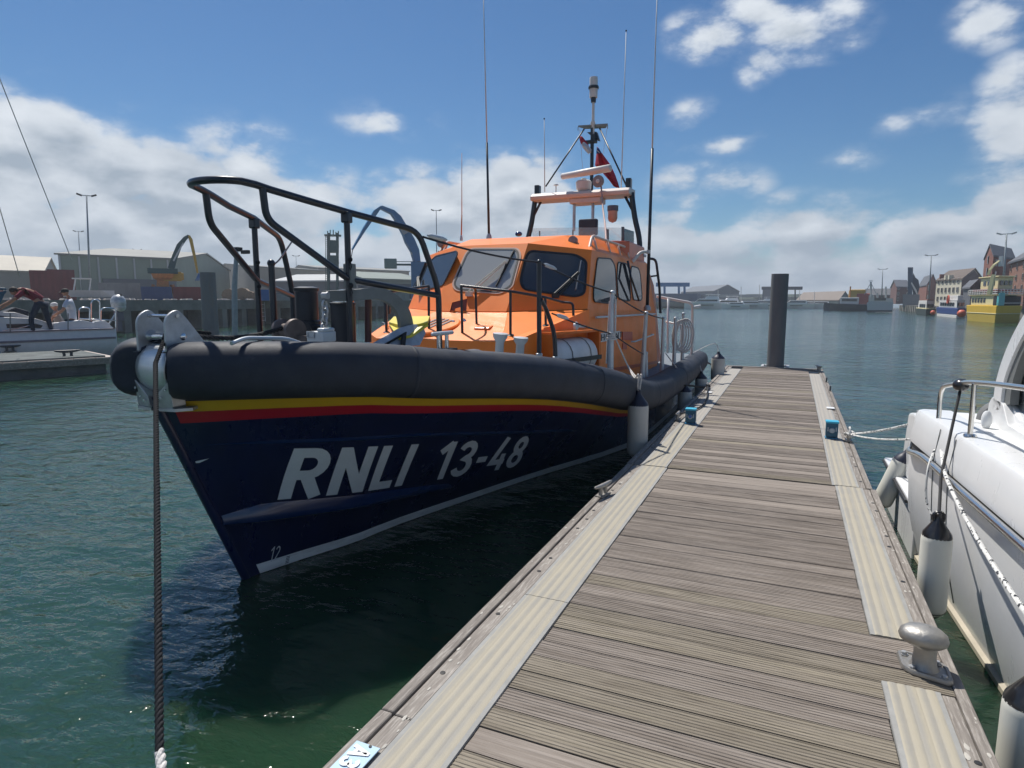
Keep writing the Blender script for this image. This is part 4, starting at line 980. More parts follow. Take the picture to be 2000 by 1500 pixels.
q = MB(); a_, b2 = mp_(1129, 248), mp_(1187, 244); q.prism([a_, b2, b2 + Vector((-.1, .22, 0)), a_ + Vector((.1, .22, 0))], (0, 0, .03)); q.tube([a_, a_ + Vector((0, 0, -.07))], .008, 6); q.tube([b2, b2 + Vector((0, 0, -.07))], .008, 6); q.build('spreader', mat('spreader_grey', (.22, .25, .27), .5), lb)
for a_, b2 in (((1141, 252), (1066, 364)), ((1171, 250), (1223, 362))): MB().tube([mp_(*a_), at(*b2, Y=YA)], .016, 8).build('mast_stay', whd, lb, smooth=True)
q = MB(); q.prism([mp_(1146, 258), mp_(1165, 257), mp_(1170, 274), mp_(1162, 272)], (0, .12, 0)); q.box(mp_(1155, 277), (.22, .14, .05)); q.box(mp_(1160, 268), (.10, .1, .12)); q.build('mast_instruments', whd, lb, bevel=.008)
for a_, b2 in (((1132, 252), (1138, 330)), ((1186, 248), (1178, 300))): MB().tube([mp_(*a_), mp_(*b2)], .004, 5).build('halyard', wh, lb)
q = MB(); q.tube(smooth_path([at(1174, 362, Y=YA - .25), at(1178, 410, Y=11.6), at(1182, 440, Y=10.9), at(1184, 473, Y=9.9)], 5), .016, 8); q.build('cable', mat('cable_pink', (.40, .27, .25), .6), lb, smooth=True)
# fly bridge screens
def rt(px, py, Y): return at(px, py, Y=Y)
scr = [(1040, 461, 446), (1089, 460, 445), (1166, 462, 444), (1216, 477, 445), (1238, 478, 452)]
pts = [(rt(x, yb, 11.0 if i < 4 else 11.6), rt(x, yt, 11.0 if i < 4 else 11.6)) for i, (x, yb, yt) in enumerate(scr)]
for (a_, b2), (c, d) in zip(pts, pts[1:]):
    q = MB(); q.prism([a_, b2, d, c], (0, .012, 0)); q.build('spray_screen', clearg, lb)
for (x, yb, yt) in ((1054, 461, 451), (1119, 460, 449), (1185, 472, 447), (1188, 471, 448), (1215, 478, 443), (1218, 478, 443)):
    MB().tube([rt(x, yb, 11.02), rt(x, yt, 11.02)], .014, 6).build('screen_post', mat('post_slate', (.10, .13, .16), .5), lb)
# aft roof blister on the port quarter
q = MB(); A_, B_ = L_(.55, 9.9, 3.15), L_(1.02, 9.9, 3.13)
q.prism([L_(1.02, 10.3, 3.17), L_(1.26, 11.0, 3.22), L_(1.26, 12.25, 3.20), L_(.5, 12.25, 3.30), L_(.5, 10.6, 3.22)], (0, 0, -.30)); q.build('steering_console', mat('console_red', (.66, .10, .02), .35), lb, bevel=.03)
for s in (1, -1):
    pr = [L_(s * 1.22, 8.75, 2.93), L_(s * 1.20, 8.95, 3.12), L_(s * 1.20, 11.4, 3.10), L_(s * 1.25, 11.5, 2.92)]
    q = MB(); q.tube(fillet(pr, .10, 4), .022, 10); o = q.build('roof_rail', mat('rail_beige', (.62, .48, .42), .4), lb, smooth=True)
    for y in (9.0, 9.75, 10.4, 11.0): MB().tube([L_(s * 1.20, y, 3.11), L_(s * 1.27, y - .05, 2.92)], .018, 8).build('rail_foot', MATS['rail_beige'], o, smooth=True)
q = MB(); q.sph(at(1013, 457, Y=11.5), .07, (1, 1, .7)); q.build('blue_lamp', mat('blue_lamp', (.01, .03, .15), .2, coat=.5), lb, smooth=True)
q = MB(); q.box(at(1039, 466, Y=9.6), (.10, .14, .05)); q.build('roof_vent', offw, lb, bevel=.012)
# aft: dark ladder rail behind the cabin, black strut on the side window
q = MB(); q.tube(fillet([at(1266, 505, Y=12.7), at(1281, 506, Y=12.75), at(1288, 560, Y=12.8), at(1290, 612, Y=12.8)], .10, 4), .026, 8); q.tube([at(1270, 540, Y=12.7), at(1286, 538, Y=12.78)], .018, 6); q.build('ladder_rail', blackr, lb, smooth=True)
q = MB(); q.tube([at(1226, 510, X=-2.50), at(1232, 540, X=-2.42), at(1248, 586, X=-2.38)], .018, 8); q.build('door_strut', blackr, lb, smooth=True)
q = MB(); q.prism([L_(1.30, 12.3, 2.88), L_(1.36, 12.75, 2.5), L_(1.40, 12.95, 1.9), L_(1.48, 13.1, .95), L_(1.48, 12.5, .95), L_(1.40, 12.5, 2.0)], (-.25, 0, 0)); q.build('cabin_wing', mat('wing_red', (.55, .16, .09), .4), lb, bevel=.02)
# ---- bow pulpit: black tube
pul = []
def pb(b_, y, z): return L_(b_, y, z)
TOPZ = 3.02
bow = []
for s_ in range(0, 13):
    a = math.pi * s_ / 12; bow.append(pb(.245 * math.cos(a), 3.52 - .18 * math.sin(a), 3.04))
toprail = [pb(.86, 5.10, 2.34), pb(.80, 4.98, 2.74), pb(.78, 4.86, 2.80), pb(.503, 4.30, 2.915), pb(.287, 3.55, 3.01)] + bow[1:-1] + [pb(-.287, 3.55, 3.01), pb(-.503, 4.30, 2.915), pb(-.78, 4.86, 2.80), pb(-.80, 4.98, 2.74), pb(-.86, 5.10, 2.34)]
PR = .027
q = MB(); path = fillet([pb(.875, 5.13, 1.66), pb(.873, 5.13, 2.30), pb(.80, 4.92, 2.81), pb(.503, 4.30, 2.915)], .13, 5)[:-1] + [pb(.503, 4.30, 2.915), pb(.40, 3.94, 2.965), pb(.30, 3.68, 3.01), pb(.27, 3.57, 3.03)] + bow[1:-1] + [pb(-.27, 3.57, 3.03), pb(-.30, 3.68, 3.01), pb(-.40, 3.94, 2.965), pb(-.503, 4.30, 2.915)] + fillet([pb(-.503, 4.30, 2.915), pb(-.80, 4.92, 2.81), pb(-.873, 5.13, 2.30), pb(-.875, 5.13, 1.66)], .13, 5)[1:]
q.tube(path, PR, 14); pulpit = q.build('pulpit', blackr, lb, smooth=True)
for s in (1, -1):
    q = MB(); q.tube(fillet([pb(s * .287, 3.62, 3.01), pb(s * .290, 3.64, 2.79), pb(s * .503, 4.30, 2.37), pb(s * .873, 5.13, 2.24)], [.1, .08, .05, .1], 6), PR, 14); q.build('pulpit_lower_rail', blackr, pulpit, smooth=True)
    q = MB(); q.tube([pb(s * .503, 4.30, 2.91), pb(s * .503, 4.30, 1.80)], PR * .95, 12); q.build('pulpit_stanchion', blackr, pulpit, smooth=True)
    q = MB(); q.box(pb(s * .503, 4.30, 2.87), (.075, .07, .09)); q.build('pulpit_clamp', blackr, pulpit, bevel=.012)
    q = MB(); q.lathe([(.055, 0), (.055, .02), (.035, .03)], pb(s * .873, 5.13, 1.68), n=14); q.build('foot_flange', steel, pulpit, smooth=40)
    # quick-release pins with loops
    for z in (2.53, 2.32): 
        c = pb(s * .503 + .035, 4.28, z); q = MB(); q.sph(c, .022); q.tube([c + Vector((.0, 0, -.02)), c + Vector((.015, 0, -.06)), c + Vector((.0, 0, -.085)), c + Vector((-.012, 0, -.06)), c + Vector((-.004, 0, -.02))], .004, 5); q.build('pin', dark, pulpit, smooth=True)
# grey sleeve on the port stanchion and plate
q = MB(); q.box(pb(.50, 4.32, 2.40), (.085, .07, .20)); q.build('rail_sleeve', mat('sleeve_grey', (.20, .21, .20), .6, var=.1), pulpit, bevel=.01)
# roller cheeks and bow fairing
def poly_x(pts, b_, t): return [L_(b_, y, z) for y, z in pts], (t, 0, 0)
cheek = fillet([(0, 2.86, 1.86), (0, 2.86, 2.085), (0, 2.95, 2.145), (0, 3.01, 2.10), (0, 3.17, 1.90), (0, 3.17, 1.86)], [.0, .06, .07, .07, .02, .0], 5, True)
for s, b_ in ((1, .125), (-1, -.145)):
    q = MB(); q.prism([L_(b_, p.y, p.z) for p in cheek], (.020, 0, 0)); o = q.build('roller_cheek', galv, lb, bevel=.004)
    MB().lathe([(.024, -.004), (.024, .004), (.012, .010)], L_(b_ + .020, 2.99, 1.955), (1, 0, 0), 14).build('axle_nut', steel, o, smooth=40)
    MB().lathe([(.014, 0), (.014, .012)], L_(b_ + .020, 2.95, 2.095), (1, 0, 0), 6).build('bolt', steel, o)
q = MB(); q.lathe([(.045, 0), (.032, .03), (.028, .13), (.032, .23), (.045, .255)], L_(-.125, 2.96, 1.955), (1, 0, 0), 24); q.build('bow_roller', steel, lb, smooth=50)
q = MB(); q.tube([L_(-.135, 2.95, 2.095), L_(.135, 2.95, 2.095)], .011, 10); q.build('keeper_pin', steel, lb, smooth=True)
rows = []
for i in range(15):
    t = i / 14; a = R(60 - t * 150); z = 1.735 + .20 * math.sin(a); y = 3.04 - .205 * math.cos(a); w_ = .135 * (1 - max(0, (t - .12) / .88) ** 2.3 * .93) * (1 - max(0, .12 - t) * 2)
    w_ = .142 * math.sqrt(max(.004, 1 - max(0, (t - .25) / .76) ** 2.2)) * (1 - .9 * max(0, .25 - t) ** 1.3)
    rows.append([L_(w_ * u, y - .012 * (1 - u * u), z) for u in (-1, -.7, -.3, 0, .3, .7, 1)])
q = MB(); q.strip(rows); fo = q.build('bow_fairing', mat('brushed_steel', (.68, .69, .70), .36, metal=.6, var=.10, scale=3, stretch=(1, 1, 8)), lb, smooth=True)
md = fo.modifiers.new('thick', 'SOLIDIFY'); md.thickness = .012
q = MB(); q.lathe([(.19, -.14), (.19, .14)], L_(0, 3.05, 1.735), (1, 0, 0), 24); q.build('bow_block', dark, lb, smooth=40)
for s in (1, -1):
    q = MB(); q.prism([L_(s * .018, 2.83, 1.50), L_(s * .035, 2.83, 1.565), L_(s * .165, 2.84, 1.67), L_(s * .172, 2.855, 1.50), L_(s * .15, 2.87, 1.475), L_(s * .02, 2.855, 1.475)], (0, .10, 0)); o = q.build('stem_bracket', galv, lb, bevel=.004)
    for b_, z in ((.065, 1.535), (.10, 1.56), (.145, 1.615)): MB().lathe([(.009, 0), (.009, .005)], L_(s * b_, 2.829, z), (0, -1, 0), 8).build('rivet', steel, o)
    q = MB(); q.prism([L_(s * .02, 2.84, 1.465), L_(s * .18, 2.86, 1.465), L_(s * .24, 2.95, 1.465), L_(s * .15, 3.1, 1.465), L_(s * .05, 3.0, 1.465)], (0, 0, .02)); q.build('bracket_base', galv, lb)
# anchor gear on the foredeck
anc = thing('anchor', 'yellow-tipped anchor with a curved grey shank stowed on the lifeboat foredeck', 'anchor', at(790, 670, X=-3.1))
shk = mat('shank_grey', (.20, .21, .20), .55, metal=.3, var=.12, dirt=.3, dirtcol=(.16, .15, .10)); ylw = mat('fluke_yellow', (.72, .60, .06), .4, var=.06)
arc_o = [(632, 568), (680, 566), (740, 563), (775, 578), (797, 605), (806, 640)]; arc_i = [(632, 588), (680, 588), (735, 585), (762, 597), (776, 618), (780, 640)]
def ap(px, py): return at(px, py, X=lerp(-3.50, -3.10, (px - 632) / 170))
O_ = smooth_path([ap(*p) for p in arc_o], 4); I_ = smooth_path([ap(*p) for p in arc_i], 4)
q = MB(); q.rings([[a_ + Vector((.018, .0, 0)), b2 + Vector((.018, 0, 0)), b2 - Vector((.018, 0, 0)), a_ - Vector((.018, 0, 0))] for a_, b2 in zip(O_, I_)]); q.build('shank', shk, anc, bevel=.004)
tipc = ap(793, 642)
fl = [at(722, 671, X=-3.25), at(760, 633, X=-3.45), at(770, 622, X=-3.5), at(840, 621, X=-3.1), at(836, 633, X=-2.95), at(803, 655, X=-3.0), at(778, 660, X=-3.05)]
q = MB(); q.poly([fl[1], fl[2], fl[3], fl[4], tipc]); q.poly([fl[1], tipc, fl[5], fl[6]]); q.poly([tipc, fl[4], fl[5]]); yo = q.build('fluke', ylw, anc)
yo.modifiers.new('s', 'SOLIDIFY').thickness = .02
gp = at(800, 684, X=-2.98)
q = MB(); q.prism([at(722, 673, X=-3.15), at(779, 640, X=-3.1), at(806, 633, X=-3.05), at(812, 652, X=-3.0), at(800, 676, X=-2.98)], (.03, .12, 0)); q.build('fluke_plate', galv, anc, bevel=.004)
q = MB(); q.frame([at(742, 676, X=-3.09), at(792, 648, X=-3.03), at(789, 676, X=-3.0)], [at(754, 673, X=-3.09), at(784, 656, X=-3.03), at(782, 674, X=-3.0)], (.014, 0, 0)); q.build('plate_opening', dark, anc)
q = MB(); q.box(ap(795, 640), (.10, .07, .05)); q.build('shank_clamp', shk, anc, bevel=.006); q = MB(); q.lathe([(.03, -.03), (.03, .03)], ap(636, 577) , (1, 0, 0), 14); q.build('shackle', galv, anc, bevel=.006)
# chain
ch = thing('anchor_chain', 'galvanised chain hanging from the anchor shank to the windlass', 'chain', at(630, 690, X=-3.5))
top = ap(634, 590); bot = at(632, 692, X=-3.45); n = 9
for i in range(n):
    c = top.lerp(bot, (i + .5) / n) + Vector((.008 * math.sin(i), 0, 0)); L2 = (top - bot).length / n * .78; q = MB(); a = i % 2
    ring = [c + Vector(((math.cos(t) * .026) if a else 0, 0 if a else math.cos(t) * .026, math.sin(t) * L2)) for t in [2 * math.pi * k / 14 for k in range(14)]]
    q.tube(ring, .009, 6, closed=True); q.build('link', galv, ch, smooth=True)
# canisters, windlass and box
can = mat('canister_black', (.010, .013, .022), .42, var=.2)
c = at(601, 640, X=-4.0); q = MB(); q.lathe([(.145, -.25), (.145, .0), (.120, .01), (.118, .04), (.100, .05), (.100, .30), (.110, .31), (.112, .335), (.06, .35)], c + Vector((0, 0, .02)), n=28); q.build('windlass_motor', can, lb, smooth=40)
c = at(672, 672, X=-3.58); q = MB(); q.lathe([(.105, -.12), (.105, .34), (.110, .345), (.110, .36), (.10, .365)], c, n=28); o = q.build('hydraulic_tank', can, lb, smooth=40)
q = MB(); q.lathe([(.096, .362), (.096, .385), (.06, .41), (.045, .47), (.0, .475)], c, n=24); q.tube([c + Vector((0, 0, .44)), c + Vector((.0, .1, .46))], .02, 8); q.build('tank_cap', steel, o, smooth=40)
q = MB(); q.tube([at(719, 585, X=-3.42), at(719, 668, X=-3.42)], .03, 10); q.build('gear_post', mat('post_maroon', (.09, .03, .03), .45), lb, smooth=True)
wbm = mat('windlass_bronze', (.16, .13, .12), .5, metal=.3, var=.25, scale=12)
c = at(553, 645, X=-4.05); q = MB()
q.lathe([(.10, -.03), (.10, .0), (.06, .02), (.06, .16), (.105, .17), (.10, .20)], c, (1, -.25, 0), 22); q.box(c + Vector((.12, .05, -.10)), (.34, .2, .12)); w_o = q.build('windlass', wbm, lb, smooth=35)
for k in range(5): a = 2 * math.pi * k / 5 + .3; MB().lathe([(.018, 0), (.018, .008)], c + Vector((-.03, -.01, 0)) * 1.05 + Vector((0, math.cos(a) * .06, math.sin(a) * .06)), (-1, .25, 0), 10).build('cover_bolt', galv, w_o)
c = at(589, 648, X=-3.92); q = MB(); q.lathe([(.088, 0), (.095, .05), (.06, .07), (.03, .075)], c, (.6, -1, 0), 22); q.build('warping_drum', blk, lb, smooth=40)
q = MB(); q.lathe([(.035, .07), (.03, .09)], c, (.6, -1, 0), 16); q.build('drum_hub', wbm, lb, smooth=40)
c = at(628, 657, X=-3.45); q = MB(); q.box(c, (.17, .16, .085)); q.box(c + Vector((.055, -.01, .055)), (.07, .14, .03)); o = q.build('deck_locker', stan, lb, bevel=.012)
q = MB(); q.frame([c + Vector(v) for v in ((-.075, -.083, -.01), (.0, -.083, -.01), (.0, -.083, .045), (-.075, -.083, .045))], [c + Vector(v) for v in ((-.064, -.083, .0), (-.011, -.083, .0), (-.011, -.083, .035), (-.064, -.083, .035))], (0, -.006, 0)); q.build('locker_frame', galv, o)
q = MB(); q.tube(fillet([at(452, 671, X=-3.28), at(478, 660, X=-3.30), at(560, 661, X=-3.30), at(592, 672, X=-3.28)], .06, 4), .014, 8); q.build('toe_rail', stan, lb, smooth=True)
# dark mooring line from the bow roller to the windlass
q = MB(); rope_mesh(q, sag(L_(0.0, 3.15, 1.955), at(552, 640, X=-4.0), .05, 12), .020, 3)
tag(q.build('anchor_line', mat('black_rope', (.014, .015, .018), .75, var=.3, scale=60), smooth=True), 'black rope running over the lifeboat bow deck to the windlass', 'rope')
# small post with hose on the starboard side
q = MB(); q.tube([L_(-.33, 4.30, 1.82), L_(-.33, 4.30, 2.50)], .028, 10); q.tube(smooth_path([L_(-.33, 4.3, 2.50), L_(-.38, 4.45, 2.56), L_(-.55, 4.8, 2.75), L_(-.70, 4.95, 3.0)][:3], 5), .008, 6); q.sph(L_(-.33, 4.3, 2.52), .035); q.build('lamp_post', blackr, lb, smooth=True)
# black deck stanchion with brace, port side
sb = at(1053, 697, X=-2.45); stp = at(1053, 512, Y=sb.y)
q = MB(); q.tube([sb, stp], .026, 12); q.sph(stp, .03); o = q.build('black_stanchion', blackr, lb, smooth=True)
bb = at(1085, 703, X=-2.38); q = MB(); q.tube(fillet([at(1056, 585, Y=sb.y), at(1066, 602, Y=(sb.y + bb.y) / 2), at(1083, 650, Y=bb.y), bb], .12, 4), .025, 10); q.build('brace', blackr, o, smooth=True)
for p in (sb, bb): MB().lathe([(.036, -.05), (.036, .035), (.030, .04)], p, n=12).build('socket', stan, o, smooth=40)
# pale stanchions along the port side deck
def stanchion(px0, py0, px1, py1, X, r=.022, name='stanchion'):
    f = at(px1, py1, X=X); t = at(px0, py0, Y=f.y); q = MB(); q.tube([f - Vector((0, 0, .06)), f.lerp(t, .55), t], r, 10, radii=[r * 1.5, r * 1.2, r]); q.sph(t, r * 1.25); return f, t, q.build(name, stan, lb, smooth=True)
s1 = stanchion(1196, 572, 1192, 726, -2.02, .028); s2 = stanchion(1262, 612, 1254, 738, -2.0, .028); s2b = stanchion(1262, 690, 1262, 735, -2.05, .024)
s3 = stanchion(1296, 622, 1292, 740, -2.0, .026); s4 = stanchion(1319, 622, 1316, 722, -1.95, .026); s5 = stanchion(1335, 613, 1332, 712, -1.93, .026)
q = MB(); hp = fillet([at(1351, 692, X=-1.93), at(1353, 592, Y=13.9), at(1282, 579, Y=13.7) ], .10, 4); q.tube(hp, .030, 10); o = q.build('stern_rail', offw, lb, smooth=True)
MB().tube([at(1355, 641, Y=13.9), at(1300, 628, Y=13.8)], .022, 8).build('mid_rail', offw, o, smooth=True)
MB().tube([at(1305, 583, Y=13.7), at(1304, 690, Y=13.7)], .024, 8).build('rail_post', stan, o, smooth=True)
MB().tube([hp[-6], hp[-6] + Vector((.12, .25, .03))], .035, 8).build('rail_joint', offw, o, smooth=True)
# lifelines
ll = mat('lifeline_dark', (.012, .014, .020), .6)
def line(pts, r, name, m=ll): q = MB(); q.tube(pts, r, 6); return q.build(name, m, lb, smooth=True)
pa = pb(.80, 4.94, 2.79); line(sag(pa + Vector((.03, 0, -.03)), stp, .03, 8) + sag(stp, s1[1], .03, 8)[1:] + sag(s1[1], s2[1], .02, 6)[1:] + sag(s2[1], s3[1], .01, 4)[1:], .010, 'lifeline')
lo = at(1078, 612, Y=(sb.y + bb.y) / 2); line(sag(lo, at(1196, 652, Y=s1[0].y), .02, 6) + sag(at(1196, 652, Y=s1[0].y), at(1257, 692, Y=s2[0].y), .01, 5)[1:], .009, 'lifeline')
for p, d in ((pa, stp - pa), (stp, s1[1] - stp), (lo, s1[1] - stp)):
    d = d.normalized(); q = MB(); q.tube([p + d * .08, p + d * .12, p + d * .24, p + d * .30], .02, 8, radii=[.008, .022, .024, .010]); q.build('bottle_screw', stan, lb, smooth=True)
# coiled rope on the aft stanchions
wr = mat('white_rope', (.62, .60, .58), .8, var=.2, scale=80, bump=.3, bscale=120)
coil = MB(); cc = at(1322, 655, X=-1.93)
for k in range(6):
    w_ = .10 + .02 * k; coil.tube([cc + Vector((math.cos(t) * w_ * .8 + .03 * k, math.sin(t) * .05, math.sin(t) * (.26 + .01 * k))) for t in [2 * math.pi * j / 18 for j in range(18)]], .014, 6, closed=True)
tag(coil.build('coiled_rope', wr, smooth=True), 'pale rope hung in a coil on the lifeboat stern stanchions', 'rope')
q = MB()
for k in range(4): q.tube([s1[0].lerp(s1[1], .42 + k * .022) + Vector((math.cos(t) * .045, math.sin(t) * .045, .01 * math.sin(t + k))) for t in [2 * math.pi * j / 12 for j in range(12)]], .013, 6, closed=True)
q.tube([s1[0] + Vector((-.05, 0, .10)), s1[0].lerp(s1[1], .4) + Vector((-.045, 0, 0)), s1[1] + Vector((-.03, 0, -.1)), s1[1] + Vector((.05, -.02, -.08)), s1[0].lerp(s1[1], .5) + Vector((.05, 0, 0))], .011, 6)
knot = s1[0].lerp(s1[1], .46)
# fenders
fw = mat('fender_white', (.50, .50, .47), .45, var=.06, scale=3, dirt=.55, dirtcol=(.36, .34, .28), dscale=4, bump=.05); fn_ = mat('fender_navy', (.010, .014, .035), .45); fdk = mat('fender_black', (.014, .014, .016), .3, coat=.4)
def fender(c, r, h, label, top=fn_, tilt=None, body=fw, grp='fenders'):
    t = thing('fender', label, 'fender', c, grp); ax = (tilt or Vector((0, 0, 1))).normalized()
    MB().lathe([(r * .25, -h * .03), (r * .8, 0), (r * .98, h * .06), (r, h * .12), (r, h * .88), (r * .97, h * .94), (r * .85, h * .985)], c, ax, 26).build('body', body, t, smooth=50)
    MB().lathe([(r * .98, h * .935), (r * .93, h * .975), (r * .62, h * 1.05), (r * .30, h * 1.13), (r * .22, h * 1.19), (r * .24, h * 1.21), (r * .12, h * 1.23)], c, ax, 22).build('end_cap', top, t, smooth=50)
    MB().lathe([(r * .5, -h * .05), (r * .95, h * .035)], c, ax, 22, caps=False).build('bottom_cap', top if top is fdk else body, t, smooth=50)
    return c + ax * h * 1.2
f1c = at(1244, 893, X=-1.64); ft = fender(Vector((f1c.x, f1c.y, .31)), .125, .66, 'large white fender with navy top hanging between the lifeboat and the near blue power box')
q2 = MB()
for o_ in (-.018, .018): q2.tube(smooth_path([ft + Vector((o_ * .5, 0, 0)), ft + Vector((o_ + .01, 0, .2)), at(1242, 738, X=-1.70) + Vector((o_, 0, 0)), at(1225, 712, X=-1.86), knot + Vector((.04, 0, 0))], 5), .010, 6)
q.v += q2.v; n0 = 0
base_n = len(q.v) - len(q2.v); q.f += [tuple(i + base_n for i in f) for f in q2.f]; q.mi += q2.mi
tag(q.build('fender_rope', wr, smooth=True), 'white rope tied round the nearest pale stanchion, holding the large fender', 'rope')
fl_ = [(Vector((-1.62, 11.25, .14)), .12, .50, 'second fender from the jetty joint, half hidden below the lifeboat tube', (1300, 690)), (Vector((-1.60, 13.3, .12)), .12, .52, 'third fender along the lifeboat, pale with a navy top by the dark rope', (1330, 700)), (Vector((-1.48, 15.3, .34)), .15, .55, 'farthest dirty beige fender with navy top at the lifeboat stern', (1352, 690))]
for c, r, h, l, pp in fl_:
    ft = fender(c, r, h, l); e = at(*pp, X=-1.95); MB().tube(smooth_path([ft, Vector((c.x - .1, c.y, ft.z + .2)), e], 4), .010, 6).build('lanyard', wr, bpy.data.objects[[o.name for o in COL.objects if o.get('label') == l][0]], smooth=True)
# tow rope from the bow roller down to the jetty, lay visible, white whipped end
drp = mat('dark_laid_rope', (.022, .023, .026), .8, var=.35, scale=90, spec=.15)
p0 = L_(.095, 2.755, 1.995); pth = [L_(.095, 3.25, 1.965), L_(.095, 3.05, 1.99), L_(.095, 2.96, 2.005), L_(.10, 2.90, 1.985), L_(.108, 2.87, 1.93)]
endc = at(312, 1480, X=-1.80)
pth = smooth_path(pth, 4) + [L_(.115, 2.80, 1.86).lerp(endc, t) - Vector((0, 0, .10 * 4 * t * (1 - t) * 0)) for t in [i / 20 for i in range(1, 21)]]
q = MB(); rope_mesh(q, pth, .0145, 3, pitch=.07, n=8, step=.012); tag(q.build('bow_rope', drp, smooth=True), 'dark three-strand rope hanging from the lifeboat bow roller', 'rope')
q = MB(); dd = (endc - L_(.115, 2.80, 1.86)).normalized(); c2 = Vector((-1.44, 1.02, .62)); rope_mesh(q, [endc - dd * .02, endc + (c2 - endc) * .3, endc + (c2 - endc) * .65, c2, Vector((-1.40, 1.0, .56))], .016, 3, pitch=.09, n=8, step=.012)
tag(q.build('white_rope_end', wr, smooth=True), 'cream rope spliced to the end of the dark bow rope', 'rope')
cleat(-1.40, 1.0, DK + .008, 0, 1.0, 'cleat on the left jetty edge below the frame holding the bow rope')
# black mooring lines to the jetty
mr = MATS['black_rope']
def rope(pts, r, label, m=mr, tw=False, nm='mooring_rope'):
    q = MB(); rope_mesh(q, pts, r, 3) if tw else q.tube(pts, r, 7); return tag(q.build(nm, m, smooth=True), label, 'rope')
rope(smooth_path([at(1205, 730, X=-2.0), at(1240, 742, X=-1.80), at(1290, 752, X=-1.68), at(1335, 752, X=-1.62), at(1385, 757, X=-1.42), Vector((-1.40, 12.6, DK + .08))], 5), .018, 'black mooring rope from the lifeboat deck along the tube to a jetty cleat', tw=True)
rope(sag(at(1378, 705, X=-1.75), Vector((-1.39, 15.9, DK + .1)), .05, 8), .018, 'black mooring rope from the lifeboat stern to the farthest left cleat')
rope(smooth_path([Vector((-1.40, 9.1, DK + .09)), Vector((-1.34, 9.6, DK + .03)), Vector((-1.22, 10.3, DK + .02)), Vector((-1.24, 11.2, DK + .02)), Vector((-1.36, 12.3, DK + .05)), Vector((-1.40, 12.6, DK + .08))], 5), .014, 'dark rope lying along the left edge of the far jetty')
# flags
fred = mat('flag_red', (.48, .02, .05), .8, var=.1); fwh = mat('flag_white', (.60, .58, .60), .8); fbl = mat('flag_blue', (.02, .03, .18), .8)
def cloth(rows_px, Yc, m, name, parent=None, amp=.05, k=6):
    rows = []
    for (x0, y0_, x1, y1_) in rows_px:
        a_, b2 = at(x0, y0_, Y=Yc), at(x1, y1_, Y=Yc); rows.append([a_.lerp(b2, i / k) + Vector((0, amp * math.sin(i * 1.9 + len(rows) * .8), 0)) for i in range(k + 1)])
    q = MB(); q.strip(rows); o = q.build(name, m, parent, smooth=True); o.modifiers.new('s', 'SOLIDIFY').thickness = .004; return o
en = thing('ensign_flag', 'red ensign flag hanging behind the radar scanner', 'flag', at(1190, 365, Y=13.4))
cloth([(1166, 287, 1168, 288), (1164, 300, 1178, 302), (1161, 322, 1192, 322), (1172, 332, 1200, 340), (1190, 352, 1206, 356), (1200, 365, 1210, 368)], 13.4, fred, 'fly', en)
cloth([(1165.5, 288, 1169, 289), (1164.5, 294, 1175, 299), (1164.5, 300, 1172, 300)], 13.33, fbl, 'canton', en, .02, 4); cloth([(1165, 292, 1172, 298), (1165.5, 294, 1171.5, 300)], 13.29, fwh, 'cross', en, .02, 3)
cf = thing('courtesy_flag', 'small furled red and white flag left of the mast', 'flag', at(1145, 298, Y=12.8))
cloth([(1131, 268, 1136, 266), (1133, 278, 1143, 274), (1140, 290, 1150, 284)], 12.8, fred, 'red_part', cf, .03, 4); cloth([(1135, 281, 1141, 277), (1138, 289, 1149, 284), (1146, 298, 1155, 292), (1150, 301, 1155, 297)], 12.76, fwh, 'white_part', cf, .03, 4)
# ------------------------------------------------------------------ white motorboat on the right
gel = mat('white_gelcoat', (.74, .75, .76), .22, var=.03, scale=2, coat=.25, dirt=.35, dirtcol=(.56, .56, .53), dscale=2.5, stretch=(1, 1, .4))
gelg = mat('grey_gelcoat', (.40, .42, .45), .35, var=.06); gask = mat('shade_and_trim_black', (.02, .02, .022), .5); chrome = mat('chrome_rail', (.74, .73, .70), .24, metal=1.0, var=.04)
skirt = mat('hull_antifoul_beige', (.42, .38, .30), .6, var=.15, scale=4)
mbt = thing('motorboat', 'white motorboat with chrome rail moored on the right of the jetty', 'motorboat', (1.9, 3.2, 0))
def bx(y): return .985 + (5.7 - y) * .060 + max(0, 2.2 - y) ** 2 * .045
PRF = [(-.35, .40), (-.05, .17), (.10, .13), (.45, .055), (.80, .035), (.955, .030)]
YS = [6.15, 6.0, 5.6, 5.0, 4.4, 3.8, 3.2, 2.6, 2.0, 1.4, .8, .2, -.4, -1.0, -1.6, -2.1]
CXM = 2.25
def hx(y, o): return min(bx(y) + o, CXM)
